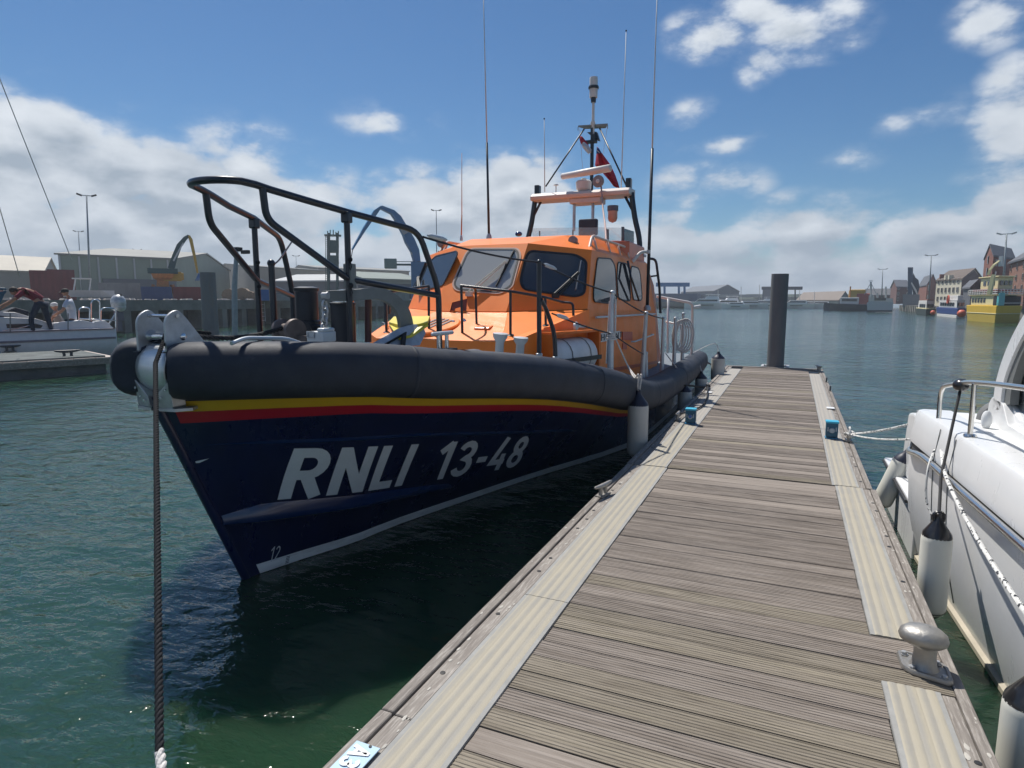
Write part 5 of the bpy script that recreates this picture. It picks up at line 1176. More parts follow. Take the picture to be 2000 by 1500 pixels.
for s in (0, 1):
    mi = (lambda p: p) if s == 0 else (lambda p: Vector((2 * CXM - p[0], p[1], p[2])))
    q = MB(); q.strip([[mi((hx(y, o), y, z)) for z, o in PRF] for y in YS]); q.build('hull_side', gel, mbt, smooth=50)
    q = MB(); q.strip([[mi((hx(y, o), y, z)) for z, o in ((.955, .03), (.975, .045), (1.0, .045), (1.02, .03))] for y in YS]); q.build('recess_shade', gask, mbt)  # black strip paints the shade in the recess under the rub rail
    q = MB(); q.strip([[mi((hx(y, o), y, z)) for z, o in ((1.02, .03), (1.05, .028), (1.26, .060), (1.285, .075), (1.295, .11), (1.295, .30))] for y in YS]); q.build('gunwale', gel, mbt, smooth=35)
    q = MB(); q.tube(smooth_path([mi((bx(y) + (.05 if y > 6.0 else -.002), y, 1.005 + (0 if y < 5.9 else -.05))) for y in YS], 3), .024, 10); q.build('rub_rail', chrome, mbt, smooth=True)
    q = MB(); q.tube([mi((bx(y) + .145, y, .02)) for y in YS], .03, 6); q.build('waterline_band', skirt, mbt, smooth=True)
q = MB(); y = 6.15; q.poly([(hx(y, o), y, z) for z, o in PRF] + [(hx(y, .06), y, 1.285)] + [(2 * CXM - hx(y, .06), y, 1.285)] + [(2 * CXM - hx(y, o), y, z) for z, o in reversed(PRF)]); q.build('transom', gel, mbt)
q = MB(); q.prism([(hx(y, .20), y, 1.27) for y in YS] + [(2 * CXM - hx(y, .20), y, 1.27) for y in reversed(YS)], (0, 0, .012)); q.build('side_deck', mat('deck_white', (.72, .73, .72), .55, var=.04), mbt)
MB().box((1.87 + .5, 4.9, 1.2), (1.4, 2.2, .22)).build('cockpit', gelg, mbt, bevel=.02)
# hull joint seams
for y in (5.05, 5.42): MB().tube([(hx(y, o) - .003, y, z) for z, o in PRF[2:]] + [(hx(y, .03) - .004, y, 1.03), (hx(y, .058) - .004, y, 1.26)], .0035, 5).build('hull_seam', MATS['sleeve_grey'], mbt)
# raised quarter block, engine block and swim platform at the stern
def qblock(name, pts, x0, x1, m=gel, bev=.03):
    q = MB(); q.prism([(x0, y, z) for y, z in pts], (x1 - x0, 0, 0)); return q.build(name, m, mbt, bevel=bev, seg=3)
qblock('quarter_coaming', [(6.30, 1.0), (6.20, 1.20), (6.10, 1.235), (5.55, 1.25), (5.35, 1.25), (5.35, 1.0)], 1.13, 1.32)
qblock('engine_pod', [(7.25, .50), (7.05, 1.12), (6.80, 1.16), (6.52, 1.16), (6.45, 1.10), (6.45, .50)], 1.10, 1.46)
qblock('engine_pod', [(7.05, .50), (6.95, 1.02), (6.55, 1.05), (6.50, .5)], 1.46, 1.95, MATS['grey_gelcoat'])
qblock('swim_platform', [(7.75, .44), (7.78, .50), (6.1, .50), (6.1, .40)], 1.02, 3.3, gel, .015)
qblock('platform_hull', [(7.6, -.3), (7.72, .42), (6.1, .40), (6.1, -.3)], 1.06, 3.3, gel, .02)
MB().tube([(1.015, 7.74, .47), (1.01, 6.9, .47), (1.005, 6.2, .47)], .014, 8).build('platform_edge', gask, mbt, smooth=True)
MB().cyl((1.22, 6.85, 1.16), (1.22, 6.85, 1.172), .09, n=16).build('pod_hatch', gask, mbt)
for y in (5.95, 5.68): MB().lathe([(.045, 0), (.045, .006), (.03, .008)], (1.17, y, 1.242), n=14).build('filler_cap', chrome, mbt, smooth=40)
# guard rail
rx = lambda y: bx(y) + .11
RP = [Vector((rx(5.68), 5.72, 1.235)), Vector((rx(5.68), 5.75, 1.535)), Vector((rx(5.1), 5.2, 1.64)), Vector((rx(4.6), 4.7, 1.69)), Vector((rx(3.6), 3.7, 1.765)), Vector((rx(2.4), 2.4, 1.80)), Vector((rx(.8), .8, 1.85)), Vector((rx(-.8), -.8, 1.9))]
q = MB(); q.tube(fillet(RP, [.1, .12, .2, .2, .2, .2, .2, .2], 6), .017, 12); gr = q.build('guard_rail', chrome, mbt, smooth=True)
for y, z in ((5.02, 1.655), (2.3, 1.80), (.3, 1.87)):
    MB().tube([(rx(y) + .01, y, 1.29), (rx(y), y - .03, z)], .016, 12).build('post', chrome, gr, smooth=True)
    MB().lathe([(.04, 0), (.035, .012), (.02, .016)], (rx(y) + .01, y, 1.297), n=14).build('flange', chrome, gr, smooth=40)
# wheelhouse: coaming, curved pillar, window and inner frame
X0 = 1.42
def X_(px, py, dx=0): return at(px, py, X=X0 + dx)
def slab(name, pts, thick, m, dx=0, bev=.012, rad=.0, k=4):
    p = [X_(a, b_, dx) for a, b_ in pts]
    if rad: p = fillet(p, rad, k, True)
    q = MB(); q.prism(p, (thick, 0, 0)); return q.build(name, m, mbt, bevel=bev)
def band(name, outer, inner, thick, m, dx=0, par=None):
    a_ = smooth_path([X_(*p, dx) for p in outer], 5); b_ = smooth_path([X_(*p, dx) for p in inner], 5); q = MB()
    q.rings([[u, v, v + Vector((thick, 0, 0)), u + Vector((thick, 0, 0))] for u, v in zip(a_, b_)]); return q.build(name, m, par or mbt, smooth=30)
band('pillar', [(1938, 800), (1945, 745), (1962, 690), (1985, 640), (2012, 596), (2060, 530), (2130, 470)], [(1953, 800), (1960, 745), (1980, 690), (2004, 644), (2032, 602), (2080, 545), (2150, 490)], .09, gel)
band('window_seal', [(1953, 790), (1960, 745), (1980, 690), (2004, 644), (2032, 602), (2080, 545)], [(1972, 790), (1978, 745), (1996, 692), (2019, 650), (2046, 610), (2092, 556)], .05, mat('seal_grey', (.16, .17, .17), .5), .02)
band('inner_frame', [(1976, 800), (1982, 745), (2000, 692), (2023, 652), (2050, 612), (2096, 560)], [(1992, 800), (1996, 745), (2013, 694), (2036, 656), (2062, 618), (2108, 566)], .05, mat('frame_cream', (.55, .53, .47), .4), .10)
q = MB(); q.prism([X_(*p, .08) for p in ((1960, 800), (1968, 745), (1986, 690), (2012, 645), (2085, 552), (2250, 552), (2250, 830))], (.012, 0, 0)); q.build('side_window', glass_mat('boat_window', (.10, .12, .13), .03, .45), mbt)
slab('cabin_side', [(1932, 785), (1938, 775), (1958, 788), (1968, 830), (2010, 856), (2120, 900), (2350, 960), (2350, 1080), (2000, 930), (1918, 882), (1920, 850)], .10, gel, 0, .02, .02, 3)
slab('cabin_ledge', [(1955, 789), (1975, 790), (1990, 815), (2040, 840), (2120, 860), (2300, 900), (2300, 930), (2120, 890), (2010, 850), (1970, 826)], .22, gel, .05, .02)
qx = MB(); qx.box((2.6, 3.1, 1.72), (2.0, 2.2, .7)); 
MB().box((2.75, 2.6, 1.55), (1.9, 1.9, .5)).build('cabin_interior', mat('interior_grey', (.12, .12, .125), .7), mbt, bevel=.03)
q = MB(); q.prism([(1.50, 3.95, 2.95), (1.50, 1.2, 3.0), (1.55, .2, 2.6), (3.2, .2, 2.6), (3.2, 1.2, 3.0), (3.2, 3.95, 2.95)], (0, 0, .08)); q.build('wheelhouse_roof', gel, mbt, bevel=.03)
for x in (3.1,): q = MB(); q.bar((x, 3.9, 1.3), (x, 3.7, 2.95), .08); q.build('pillar', gel, mbt)
# round grey cushion and little white pod behind the rail
c = X_(1918, 817, -.02); q = MB(); q.lathe([(.02, -.05), (.13, -.05), (.155, -.02), (.155, .02), (.13, .05), (.02, .05)], c + Vector((.12, 0, -.01)), (.25, 1, 0), 24)
cu = q.build('seat_back', mat('cushion_grey', (.16, .165, .17), .75, var=.1), mbt, smooth=50); 
c = X_(1927, 820, -.08); MB().sph(c, .07, (.5, .5, 1.0)).build('horn_cover', gel, mbt, smooth=True)
q = MB(); q.tube(smooth_path([at(1896, 868, X=1.30), at(1896, 820, X=1.30), at(1905, 795, X=1.32), at(1893, 830, X=1.28)], 5), .009, 6); q.build('steering_cable', gask, mbt, smooth=True)
MB().box(at(1912, 872, X=1.32), (.10, .12, .04)).build('deck_hatch', gel, mbt, bevel=.01)
# fenders and ropes of the motorboat
mfw = mat('clean_fender', (.66, .66, .60), .38, var=.04, coat=.1, dirt=.15, dirtcol=(.50, .45, .34), dscale=3)
gA = at(1815, 1190, X=.90); fA = fender(Vector((.905, gA.y, .255)), .084, .53, 'white fender with black cap hanging beside the mushroom bollard', fdk, body=mfw, grp='motorboat')
fB = fender(Vector((.985, 3.03, .02)), .095, .58, 'large white fender cut by the bottom right corner of the photo', fdk, body=mfw)
bl = Vector((.93, 7.05, .18)); fC = fender(bl, .09, .52, 'tilted white fender pinched between the jetty and the motorboat stern', fn_, tilt=Vector((.30, -.05, .9)), body=mfw)
blk_r = MATS['black_rope']
ball = at(1877, 752, X=1.13)
cordA = thing('ball_stop_rope', 'black cord with ball stop from the chrome rail to the white fender', 'cord', ball)
q = MB(); q.tube([ball + Vector((.0, 0, -.02)), Vector((hx(5.0, -.04), 4.93, 1.02)), fA], .0095, 8); q.build('cord', blk_r, cordA, smooth=True)
q = MB(); q.sph(ball, .052, (1, 1.2, .9)); q.build('ball_stop', fdk, cordA, smooth=True)
q = MB(); q.tube([fA + Vector((0, 0, -.05)) + Vector((math.cos(t) * .028, 0, math.sin(t) * .035 + .03)) for t in [2 * math.pi * k / 12 for k in range(12)]], .012, 6, closed=True); q.build('eye', fdk, cordA, smooth=True)
rope(sag(fB, Vector((bx(2.9) + .10, 2.95, 1.78)), -.01, 6), .011, 'black cord down to the large fender in the bottom right corner')
# speckled white mooring rope
def fleck_mat():
    m = bpy.data.materials.new('flecked_rope'); m.use_nodes = True; N = m.node_tree.nodes; L = m.node_tree.links; b = N['Principled BSDF']; b.inputs['Roughness'].default_value = .8
    tc = N.new('ShaderNodeTexCoord'); v = N.new('ShaderNodeTexVoronoi'); v.inputs['Scale'].default_value = 62; L.new(tc.outputs['Object'], v.inputs[0])
    sp = N.new('ShaderNodeSeparateColor'); L.new(v.outputs['Color'], sp.inputs[0]); r = N.new('ShaderNodeMapRange'); L.new(sp.outputs[0], r.inputs[0]); r.inputs[1].default_value = .80; r.inputs[2].default_value = .84
    mx = N.new('ShaderNodeMix'); mx.data_type = 'RGBA'; L.new(r.outputs[0], mx.inputs[0]); mx.inputs[6].default_value = (.68, .68, .66, 1); mx.inputs[7].default_value = (.03, .035, .045, 1); L.new(mx.outputs[2], b.inputs[0]); return m
flk = fleck_mat()
K = at(1838, 852, X=1.10)
tclt = Vector((.735, 8.50, DK + .09))
tail = smooth_path([K, Vector((hx(4.9, -.03), 4.9, 1.05)), Vector((.99, 4.05, .93)), Vector((1.0, 3.2, .86)), Vector((1.04, 2.3, .80)), Vector((1.08, 1.4, .72))], 5)
q = MB(); rope_mesh(q, tail, .0125, 4, pitch=.07, n=6, step=.016); tag(q.build('flecked_line', flk, smooth=True), 'white rope with dark flecks running down the motorboat side past the bollard', 'rope')
q = MB(); rope_mesh(q, sag(tclt, K, .045, 12), .010, 3, pitch=.06, step=.02); q.build
tag(q.build('flecked_line', flk, smooth=True), 'lower of two white ropes from the jetty cleat to the motorboat quarter', 'rope')
q = MB(); rope_mesh(q, sag(tclt, Vector((1.12, 7.0, 1.02)), .02, 10), .013, 3, pitch=.06, step=.02); tag(q.build('flecked_line', flk, smooth=True), 'upper of two white ropes from the jetty cleat, knotted, to the motorboat stern', 'rope')
q = MB(); q.tube(smooth_path([K, Vector((hx(5.3, -.03), 5.3, 1.0)), Vector((hx(5.3, 0) - .03, 5.25, .75)), Vector((hx(5.2, .02), 5.15, .62))], 5), .008, 6); tag(q.build('flecked_line', flk, smooth=True), 'thin flecked rope end dangling behind the black fender cord', 'rope')
kn = MB(); rr = random.Random(5)
for k in range(9):
    a0 = rr.uniform(0, 6.28); ax = Vector((rr.uniform(-1, 1), rr.uniform(-1, 1), rr.uniform(.2, 1))).normalized(); u = ax.orthogonal().normalized(); w_ = ax.cross(u); cc = K + Vector((rr.uniform(-.02, .04), rr.uniform(-.07, .05), rr.uniform(-.02, .03)))
    kn.tube([cc + (u * math.cos(t) + w_ * math.sin(t) * .7) * .045 for t in [2 * math.pi * j / 12 for j in range(12)]], .0115, 6, closed=True)
tag(kn.build('rope_knot', flk, smooth=True), 'knot of white flecked rope on the motorboat quarter', 'rope')
q = MB(); q.tube([tclt + Vector((math.cos(t) * .05, math.sin(t) * .09, .0 + .02 * math.sin(2 * t))) for t in [2 * math.pi * j / 14 for j in range(14)]], .014, 6, closed=True)
q.tube([tclt + Vector((0, math.cos(t) * .05, math.sin(t) * .06 + .02)) for t in [2 * math.pi * j / 14 for j in range(14)]], .014, 6, closed=True); tag(q.build('rope_loop', flk, smooth=True), 'loop of white rope round the cleat by the right blue power box', 'rope')
# ------------------------------------------------------------------ left pontoon, cruiser and its crew
u = Vector((.33, .944, 0)).normalized(); nn = Vector((-u.y, u.x, 0))
P0 = at(216, 697, Z=.5) + u * .15
lpn = thing('pontoon', 'pale timber pontoon across the water behind the bow rope', 'jetty', P0 - u * 6)
pale_w = mat('pale_boards', (.46, .40, .36), .85, var=.12, scale=3, stretch=(3, .5, 1), rnd=.08); fas = mat('pontoon_fascia', (.085, .10, .10), .7, var=.3, scale=2, dirt=.4, dirtcol=(.03, .045, .035))
rt_ = Matrix((u, nn, Vector((0, 0, 1)))).transposed()
Wd = 3.3; n = 0; x = 0
pm = None
while x < 19:
    c = P0 - u * (x + .27) + nn * Wd / 2 + Vector((0, 0, -.02))
    if pm is None:
        q = MB(); q.box((0, 0, 0), (.53, Wd, .04), rt_); pm = bpy.data.meshes.new('plank'); pm.from_pydata(q.v, [], q.f); pm.materials.append(pale_w)
    o = bpy.data.objects.new('plank', pm); COL.objects.link(o); o.parent = lpn; o.location = c - lpn.location + Vector((0, 0, random.uniform(-.003, .003))); x += .545
q = MB(); q.box(P0 - u * 9.5 + nn * .06 + Vector((0, 0, -.12)), (19.0, .10, .16), rt_); q.box(P0 - u * 9.5 + nn * (Wd - .06) + Vector((0, 0, -.12)), (19.0, .10, .16), rt_); q.box(P0 + nn * Wd / 2 + Vector((0, 0, -.12)), (.08, Wd, .16), rt_); q.build('fascia', timber, lpn)
x = .2
while x < 18:
    MB().box(P0 - u * (x + 1.4) + nn * Wd / 2 + Vector((0, 0, -.32)), (2.7, Wd - .2, .75), rt_).build('float', fas, lpn, bevel=.03); x += 2.85
dark_m = mat('cleat_dark', (.05, .055, .06), .5)
p = at(133, 699, Z=.5); cleat(p.x, p.y, .5, math.atan2(-u.x, u.y), 2.2, 'dark cleat on the pale pontoon across the water', dark_m)
p = at(20, 687, Z=.5); cleat(p.x, p.y, .5, math.atan2(-u.x, u.y), 2.0, 'cleat tight against the white cruiser at the left edge', dark_m)
# cruiser
HU = Vector((.245, .97, 0)).normalized(); HN = Vector((HU.y, -HU.x, 0)); H0 = at(230, 676, Z=.5)
cr = thing('cabin_cruiser', 'white cabin cruiser with three people aboard at the pale pontoon', 'motorboat', H0 - HU * 4 - HN * 1.2)
cw = mat('cruiser_white', (.60, .59, .60), .35, var=.05, dirt=.2, dirtcol=(.45, .42, .42)); cband = mat('cruiser_band', (.16, .14, .17), .5); cwin = mat('cruiser_window', (.03, .035, .04), .15, coat=.5)
def hp(px, py, inb=0.0): return on_plane(px, py, H0 - HN * inb, HN)
def hz(s, z, inb): return H0 - HU * s - HN * inb + Vector((0, 0, z - .5))
zg = hp(226, 645).z; 
rows = []
for s in (0, .4, 1.5, 3.5, 6, 9, 11.5, 12.6):
    k = max(0, s - 7) / 5.6; w0 = k ** 2 * 1.2
    rows.append([hz(s, z, a + w0) for z, a in ((-.1, .35), (.3, .08), (.55, .02), (.80 + k * .15, .0), (.84 + k * .15, .02), (1.12 + k * .25, .03), (1.16 + k * .25, .06))])
q = MB(); q.strip(rows); q.build('hull_side', cw, cr, smooth=40)
rows2 = [[Vector(p) - HN * (2 * (1.25 - (Vector(p) - H0).dot(-HN))) for p in r] for r in rows]
q = MB(); q.strip(rows2); q.build('hull_side', cw, cr, smooth=40)
q = MB(); q.poly(rows[0] + list(reversed(rows2[0]))); q.build('transom', cw, cr)
for z, m, h_ in ((.82, cband, .07), (1.15, mat('gunwale_rub', (.14, .10, .12), .5), .04)):
    q = MB()
    for s in (.05, 2, 4, 6, 8): q.bar(hz(s, z + max(0, s - 7) * .02, -.012 if z < 1 else .0), hz(s + 2, z + max(0, s - 5) * .02, -.012 if z < 1 else 0), .03, h_)
    q.build('rub_strake', m, cr)
q = MB(); q.prism([hz(.05, 1.15, .06), hz(10, 1.2, .4), hz(10, 1.2, 2.1), hz(.05, 1.15, 2.44)], (0, 0, .02)); q.build('side_deck', cw, cr)
# coamings, seats, cabin side with window
def cab(name, pts, inb, th, m=cw, bev=.03):
    q = MB(); q.prism([hp(a_, b_, inb) for a_, b_ in pts], -HN * th); return q.build(name, m, cr, bevel=bev)
cab('cockpit_coaming', [(228, 646), (206, 626), (186, 627), (184, 630), (160, 625), (104, 631), (104, 652), (226, 647)], .35, .25)
cab('cabin_side', [(104, 652), (106, 640), (95, 630), (70, 622), (0, 619), (-120, 616), (-160, 655)], .40, 1.4)
cab('cabin_window', [(12, 633), (70, 632), (84, 636), (80, 641), (14, 641)], .385, .02, cwin, .01)
cab('cabin_roof', [(60, 619), (30, 610), (-120, 606), (-120, 613), (0, 617), (60, 622)], .55, 1.0)
cab('windscreen_frame', [(0, 570), (14, 568), (9, 575), (-4, 604), (-20, 604)], .6, .06, MATS['box_blue_dark'], .01)
q = MB(); q.prism([hp(-60, 566, .62), hp(6, 566, .62), hp(-8, 606, .62), hp(-80, 606, .62)], -HN * .02); q.build('windscreen', glass_mat('cruiser_glass', (.25, .35, .40), .05, .4), cr)
q = MB(); q.prism([hp(-70, 566, .6), hp(14, 566, .6), hp(12, 562, .6), hp(-70, 560, .6)], -HN * 1.2); q.build('canopy', MATS['box_blue_dark'], cr, bevel=.02)
cab('sail_cover', [(0, 612), (30, 600), (58, 608), (56, 618), (20, 622), (0, 620)], .8, .5, mat('cover_navy', (.012, .018, .035), .7), .05)
# pushpit rails
for pts in ([(154, 626), (154, 601), (172, 600), (175, 604), (175, 626)], [(178, 627), (178, 590), (183, 585), (192, 586), (195, 592), (195, 627)], [(197, 627), (197, 604), (203, 601), (222, 602), (226, 606), (226, 640)], [(154, 622), (226, 626)]):
    q = MB(); q.tube(fillet([hp(a_, b_, .5) for a_, b_ in pts], .12, 3), .022, 8); q.build('pushpit', steel, cr, smooth=True)
for px in (20, 133): q = MB(); q.tube([hp(px, 653 if px > 100 else 654, .12), hp(px, 612, .12)], .018, 6); q.sph(hp(px, 650, .12), .05); q.build('stanchion', MATS['sleeve_grey'], cr, smooth=True)
MB().tube(sag(hp(0, 647, .3), hp(60, 635, .3), .02, 4), .014, 6).build('grab_line', steel, cr)
# outboard engine under a silver cover
ob = thing('outboard_motor', 'outboard engine in a silver cover on the cruiser stern', 'outboard', hp(231, 645, .9))
q = MB(); c = hp(231, 591, .9); q.sph(c, .34, (.85, .75, .95)); q.sph(c + Vector((0, 0, -.16)), .30, (.9, .8, .7)); q.build('cowl_cover', mat('silver_cover', (.50, .51, .52), .4, metal=.3, var=.25, scale=8, bump=.8, bscale=9), ob, smooth=True)
q = MB(); q.box(hp(232, 613, .9), (.22, .28, .55)); q.box(hp(232, 632, .9), (.14, .20, .6)); q.build('engine_leg', cband, ob, bevel=.03)
MB().tube([hp(236, 575, .8), hp(235, 600, .8)], .05, 8).build('tiller', dark, ob, smooth=True)
q = MB(); q.bar(hp(205, 645, .6), hp(226, 612, .75), .06, .04); q.build('bracket', galv, ob)
# rigging of a yacht out of frame crossing the sky
yb = thing('yacht_rigging', 'two thin wire stays of a yacht slanting across the left sky', 'rigging', at(40, 570, D=22))
for a_, b_ in (((-6, 140), (140, 508)), ((-4, 395), (38, 540))): MB().tube([at(*a_, D=21), at(*b_, D=24)], .012, 5).build('stay', galv, yb)
# ---- people
skin = mat('skin_tone', (.42, .21, .13), .55, var=.08, scale=20); hair = mat('hair_dark', (.03, .02, .015), .7); shoe = mat('shoe_dark', (.02, .02, .02), .6)
def skin_mesh(name, nodes, edges, radii, m, parent, sub=2, root=0):
    me = bpy.data.meshes.new(name); off = wl(parent); me.from_pydata([Vector(v) - off for v in nodes], edges, []); o = bpy.data.objects.new(name, me); COL.objects.link(o); o.parent = parent; me.materials.append(m)
    sk = o.modifiers.new('skin', 'SKIN'); sk.use_smooth_shade = True
    for v, r in zip(me.skin_vertices[0].data, radii): v.radius = (r, r)
    me.skin_vertices[0].data[root].use_root = True
    sd = o.modifiers.new('sub', 'SUBSURF'); sd.levels = sub; sd.render_levels = sub; return o
def person(label, J, shirt, trouser, hat=None, hatc=None, seated=False, brim=None, base=None):
    "J: joints by name as world points"
    t = thing('person', label, 'person', base or J['foot_l']); K_ = {k: Vector(v) for k, v in J.items()}
    order = ['pelvis', 'waist', 'chest', 'neck', 'head0', 'shoulder_l', 'elbow_l', 'wrist_l', 'shoulder_r', 'elbow_r', 'wrist_r', 'hip_l', 'knee_l', 'ankle_l', 'toe_l', 'hip_r', 'knee_r', 'ankle_r', 'toe_r']
    K_['waist'] = K_['pelvis'].lerp(K_['chest'], .45); K_['head0'] = K_['neck'].lerp(K_['head'], .45)
    rad = dict(pelvis=.135, waist=.125, chest=.145, neck=.058, head0=.055, shoulder_l=.07, elbow_l=.045, wrist_l=.032, shoulder_r=.07, elbow_r=.045, wrist_r=.032, hip_l=.10, knee_l=.065, ankle_l=.042, toe_l=.035, hip_r=.10, knee_r=.065, ankle_r=.042, toe_r=.035)
    for s in 'lr': K_['toe_' + s] = K_['ankle_' + s] + (K_['fwd'] - K_['pelvis']).normalized() * .19 - Vector((0, 0, .04))
    E_ = [('pelvis', 'waist'), ('waist', 'chest'), ('chest', 'neck'), ('neck', 'head0')] + [(a + s, b + s) for s in 'lr' for a, b in (('shoulder_', 'elbow_'), ('elbow_', 'wrist_'), ('hip_', 'knee_'), ('knee_', 'ankle_'), ('ankle_', 'toe_'))] + [('chest', 'shoulder_' + s) for s in 'lr'] + [('pelvis', 'hip_' + s) for s in 'lr']
    nodes = [K_[k] for k in order]; idx = {k: i for i, k in enumerate(order)}; edges = [(idx[a], idx[b]) for a, b in E_]; radii = [rad[k] for k in order]
    for s in 'lr':       # palm and five fingers
        w_ = K_['wrist_' + s]; d = (w_ - K_['elbow_' + s]).normalized(); sd = d.cross(Vector((0, 0, 1))).normalized(); pi_ = len(nodes); nodes.append(w_ + d * .07); radii.append(.030); edges.append((idx['wrist_' + s], pi_))
        for f, (o_, ln) in enumerate(((-.032, .070), (-.011, .082), (.011, .078), (.032, .062), (.05, .045))):
            a = len(nodes); st = w_ + d * (.10 if f < 4 else .05) + sd * o_; nodes += [st, st + d * ln * .5 - Vector((0, 0, .01)), st + d * ln - Vector((0, 0, .03))]; radii += [.010, .009, .007]; edges += [(pi_, a), (a, a + 1), (a + 1, a + 2)]
    skin_mesh('body', nodes, edges, radii, skin, t)
    hd = MB(); fw = (K_['fwd'] - K_['pelvis']); fw.z = 0; fw.normalize(); look = K_.get('look', fw); c = K_['head']
    rot = Matrix((look.cross(Vector((0, 0, 1))).normalized(), look, look.cross(Vector((0, 0, 1))).normalized().cross(look))).transposed()
    hd.sph(c, .112, (.82, .98, 1.12), 16, 10, rot); hd.sph(c + rot @ Vector((0, .105, -.01)), .022, (.8, 1, 1.3), 8, 6); hd.sph(c + rot @ Vector((0, .06, -.085)), .05, (.9, .8, .7), 10, 6)
    for s in (-1, 1): hd.sph(c + rot @ Vector((s * .092, -.005, -.01)), .026, (.4, .8, 1.1), 8, 6)
    h = hd.build('head', skin, t, smooth=True)
    ey = MB(); [ey.sph(c + rot @ Vector((s * .035, .098, .02)), .011, n=8, m=6) for s in (-1, 1)]; ey.build('eyes', dark, h)
    MB().box(c + rot @ Vector((0, .100, -.055)), (.045, .012, .010), rot).build('mouth', mat('lips', (.30, .09, .07), .5), h)
    if hat: 
        q = MB(); q.sph(c + rot @ Vector((0, -.01, .045)), .122, (.88, 1.02, .82), 16, 8, rot)
        if brim: q.box(c + rot @ Vector((0, .13, .045)), (.15, .12, .012), rot)
        q.build('cap', hat, h, smooth=True)
    else: q = MB(); q.sph(c + rot @ Vector((0, -.02, .03)), .120, (.88, 1.0, 1.05), 16, 8, rot); q.build('hair', hair, h, smooth=True)
    def sub(names, k): ii = {a: i for i, a in enumerate(names)}; return [K_[a] for a in names], [(ii[a], ii[b]) for a, b in E_ if a in ii and b in ii], [rad[a] * k + .012 for a in names]
    for s in 'lr': K_['sl_' + s] = K_['shoulder_' + s].lerp(K_['elbow_' + s], .75)
    nm = ['waist', 'pelvis', 'chest', 'shoulder_l', 'shoulder_r']; N_ = [K_[a] for a in nm] + [K_['sl_l'], K_['sl_r'], K_['chest'].lerp(K_['neck'], .7)]
    N_[1] = K_['pelvis'].lerp(K_['waist'], .2)
    skin_mesh('shirt', N_, [(1, 0), (0, 2), (2, 3), (2, 4), (3, 5), (4, 6), (2, 7)], [.155, .16, .175, .095, .095, .075, .075, .085], shirt, t)
    nm = ['pelvis', 'hip_l', 'knee_l', 'ankle_l', 'hip_r', 'knee_r', 'ankle_r']; a, b, r_ = sub(nm, 1.12); skin_mesh('trousers', a, b, r_, trouser, t)
    for s in 'lr': q = MB(); q.sph(K_['ankle_' + s].lerp(K_['toe_' + s], .5) + Vector((0, 0, -.02)), .07, (1.1, 1.1, .75)); q.build('shoe', shoe, t, smooth=True)
    return t
maroon = mat('shirt_maroon', (.20, .018, .035), .8, var=.15); jeans = mat('trousers_navy', (.012, .022, .045), .8, var=.2); wht = mat('shirt_white', (.55, .58, .65), .8, var=.08)
IN = .22
g_ = lambda px, py, i=IN: hp(px, py, i)
fw_ = -HU
person('person in maroon shirt and dark trousers bending forward over the cruiser side deck', dict(pelvis=g_(82, 588, .3), chest=g_(54, 567, .3), neck=g_(38, 565, .3), head=g_(27, 569, .3), fwd=g_(82, 588, .3) + fw_, look=(fw_ + Vector((0, 0, -.9))).normalized(),
    shoulder_l=g_(44, 572, .12), elbow_l=g_(24, 586, .10), wrist_l=g_(4, 596, .1), shoulder_r=g_(44, 570, .5), elbow_r=g_(22, 590, .5), wrist_r=g_(2, 603, .5),
    hip_l=g_(74, 594, .2), knee_l=g_(60, 624, .15), ankle_l=g_(66, 650, .2), hip_r=g_(84, 594, .38), knee_r=g_(95, 626, .35), ankle_r=g_(102, 649, .3), foot_l=g_(84, 656, .25)), maroon, jeans)
person('person in white shirt and black cap sitting in the cruiser cockpit', dict(pelvis=g_(142, 630, .9), chest=g_(138, 593, .9), neck=g_(134, 580, .9), head=g_(127, 571, .9), fwd=g_(142, 630, .9) + fw_, look=(fw_ + Vector((0, 0, -.25))).normalized(),
    shoulder_l=g_(131, 590, .65), elbow_l=g_(122, 606, .62), wrist_l=g_(110, 613, .75), shoulder_r=g_(133, 589, 1.15), elbow_r=g_(122, 607, 1.2), wrist_r=g_(112, 614, 1.0),
    hip_l=g_(138, 632, .8), knee_l=g_(114, 634, .8), ankle_l=g_(112, 654, .8), hip_r=g_(140, 632, 1.05), knee_r=g_(116, 634, 1.05), ankle_r=g_(113, 654, 1.05), foot_l=g_(114, 656, .9)), wht, jeans, hat=mat('cap_black', (.02, .022, .02), .8), brim=True)
person('person in white cap and grey top sitting low in the cruiser cockpit, mostly hidden', dict(pelvis=g_(118, 640, 1.5), chest=g_(113, 616, 1.5), neck=g_(109, 606, 1.5), head=g_(106, 598, 1.5), fwd=g_(118, 640, 1.5) + fw_, look=(fw_ + Vector((0, 0, -.3))).normalized(),
    shoulder_l=g_(108, 613, 1.3), elbow_l=g_(102, 622, 1.25), wrist_l=g_(98, 630, 1.3), shoulder_r=g_(110, 612, 1.7), elbow_r=g_(104, 622, 1.75), wrist_r=g_(99, 630, 1.6),
    hip_l=g_(114, 641, 1.4), knee_l=g_(100, 641, 1.4), ankle_l=g_(99, 656, 1.4), hip_r=g_(116, 641, 1.6), knee_r=g_(102, 641, 1.6), ankle_r=g_(100, 656, 1.6), foot_l=g_(100, 656, 1.5)), mat('shirt_grey', (.30, .26, .24), .8), jeans, hat=mat('cap_white', (.6, .6, .58), .8))
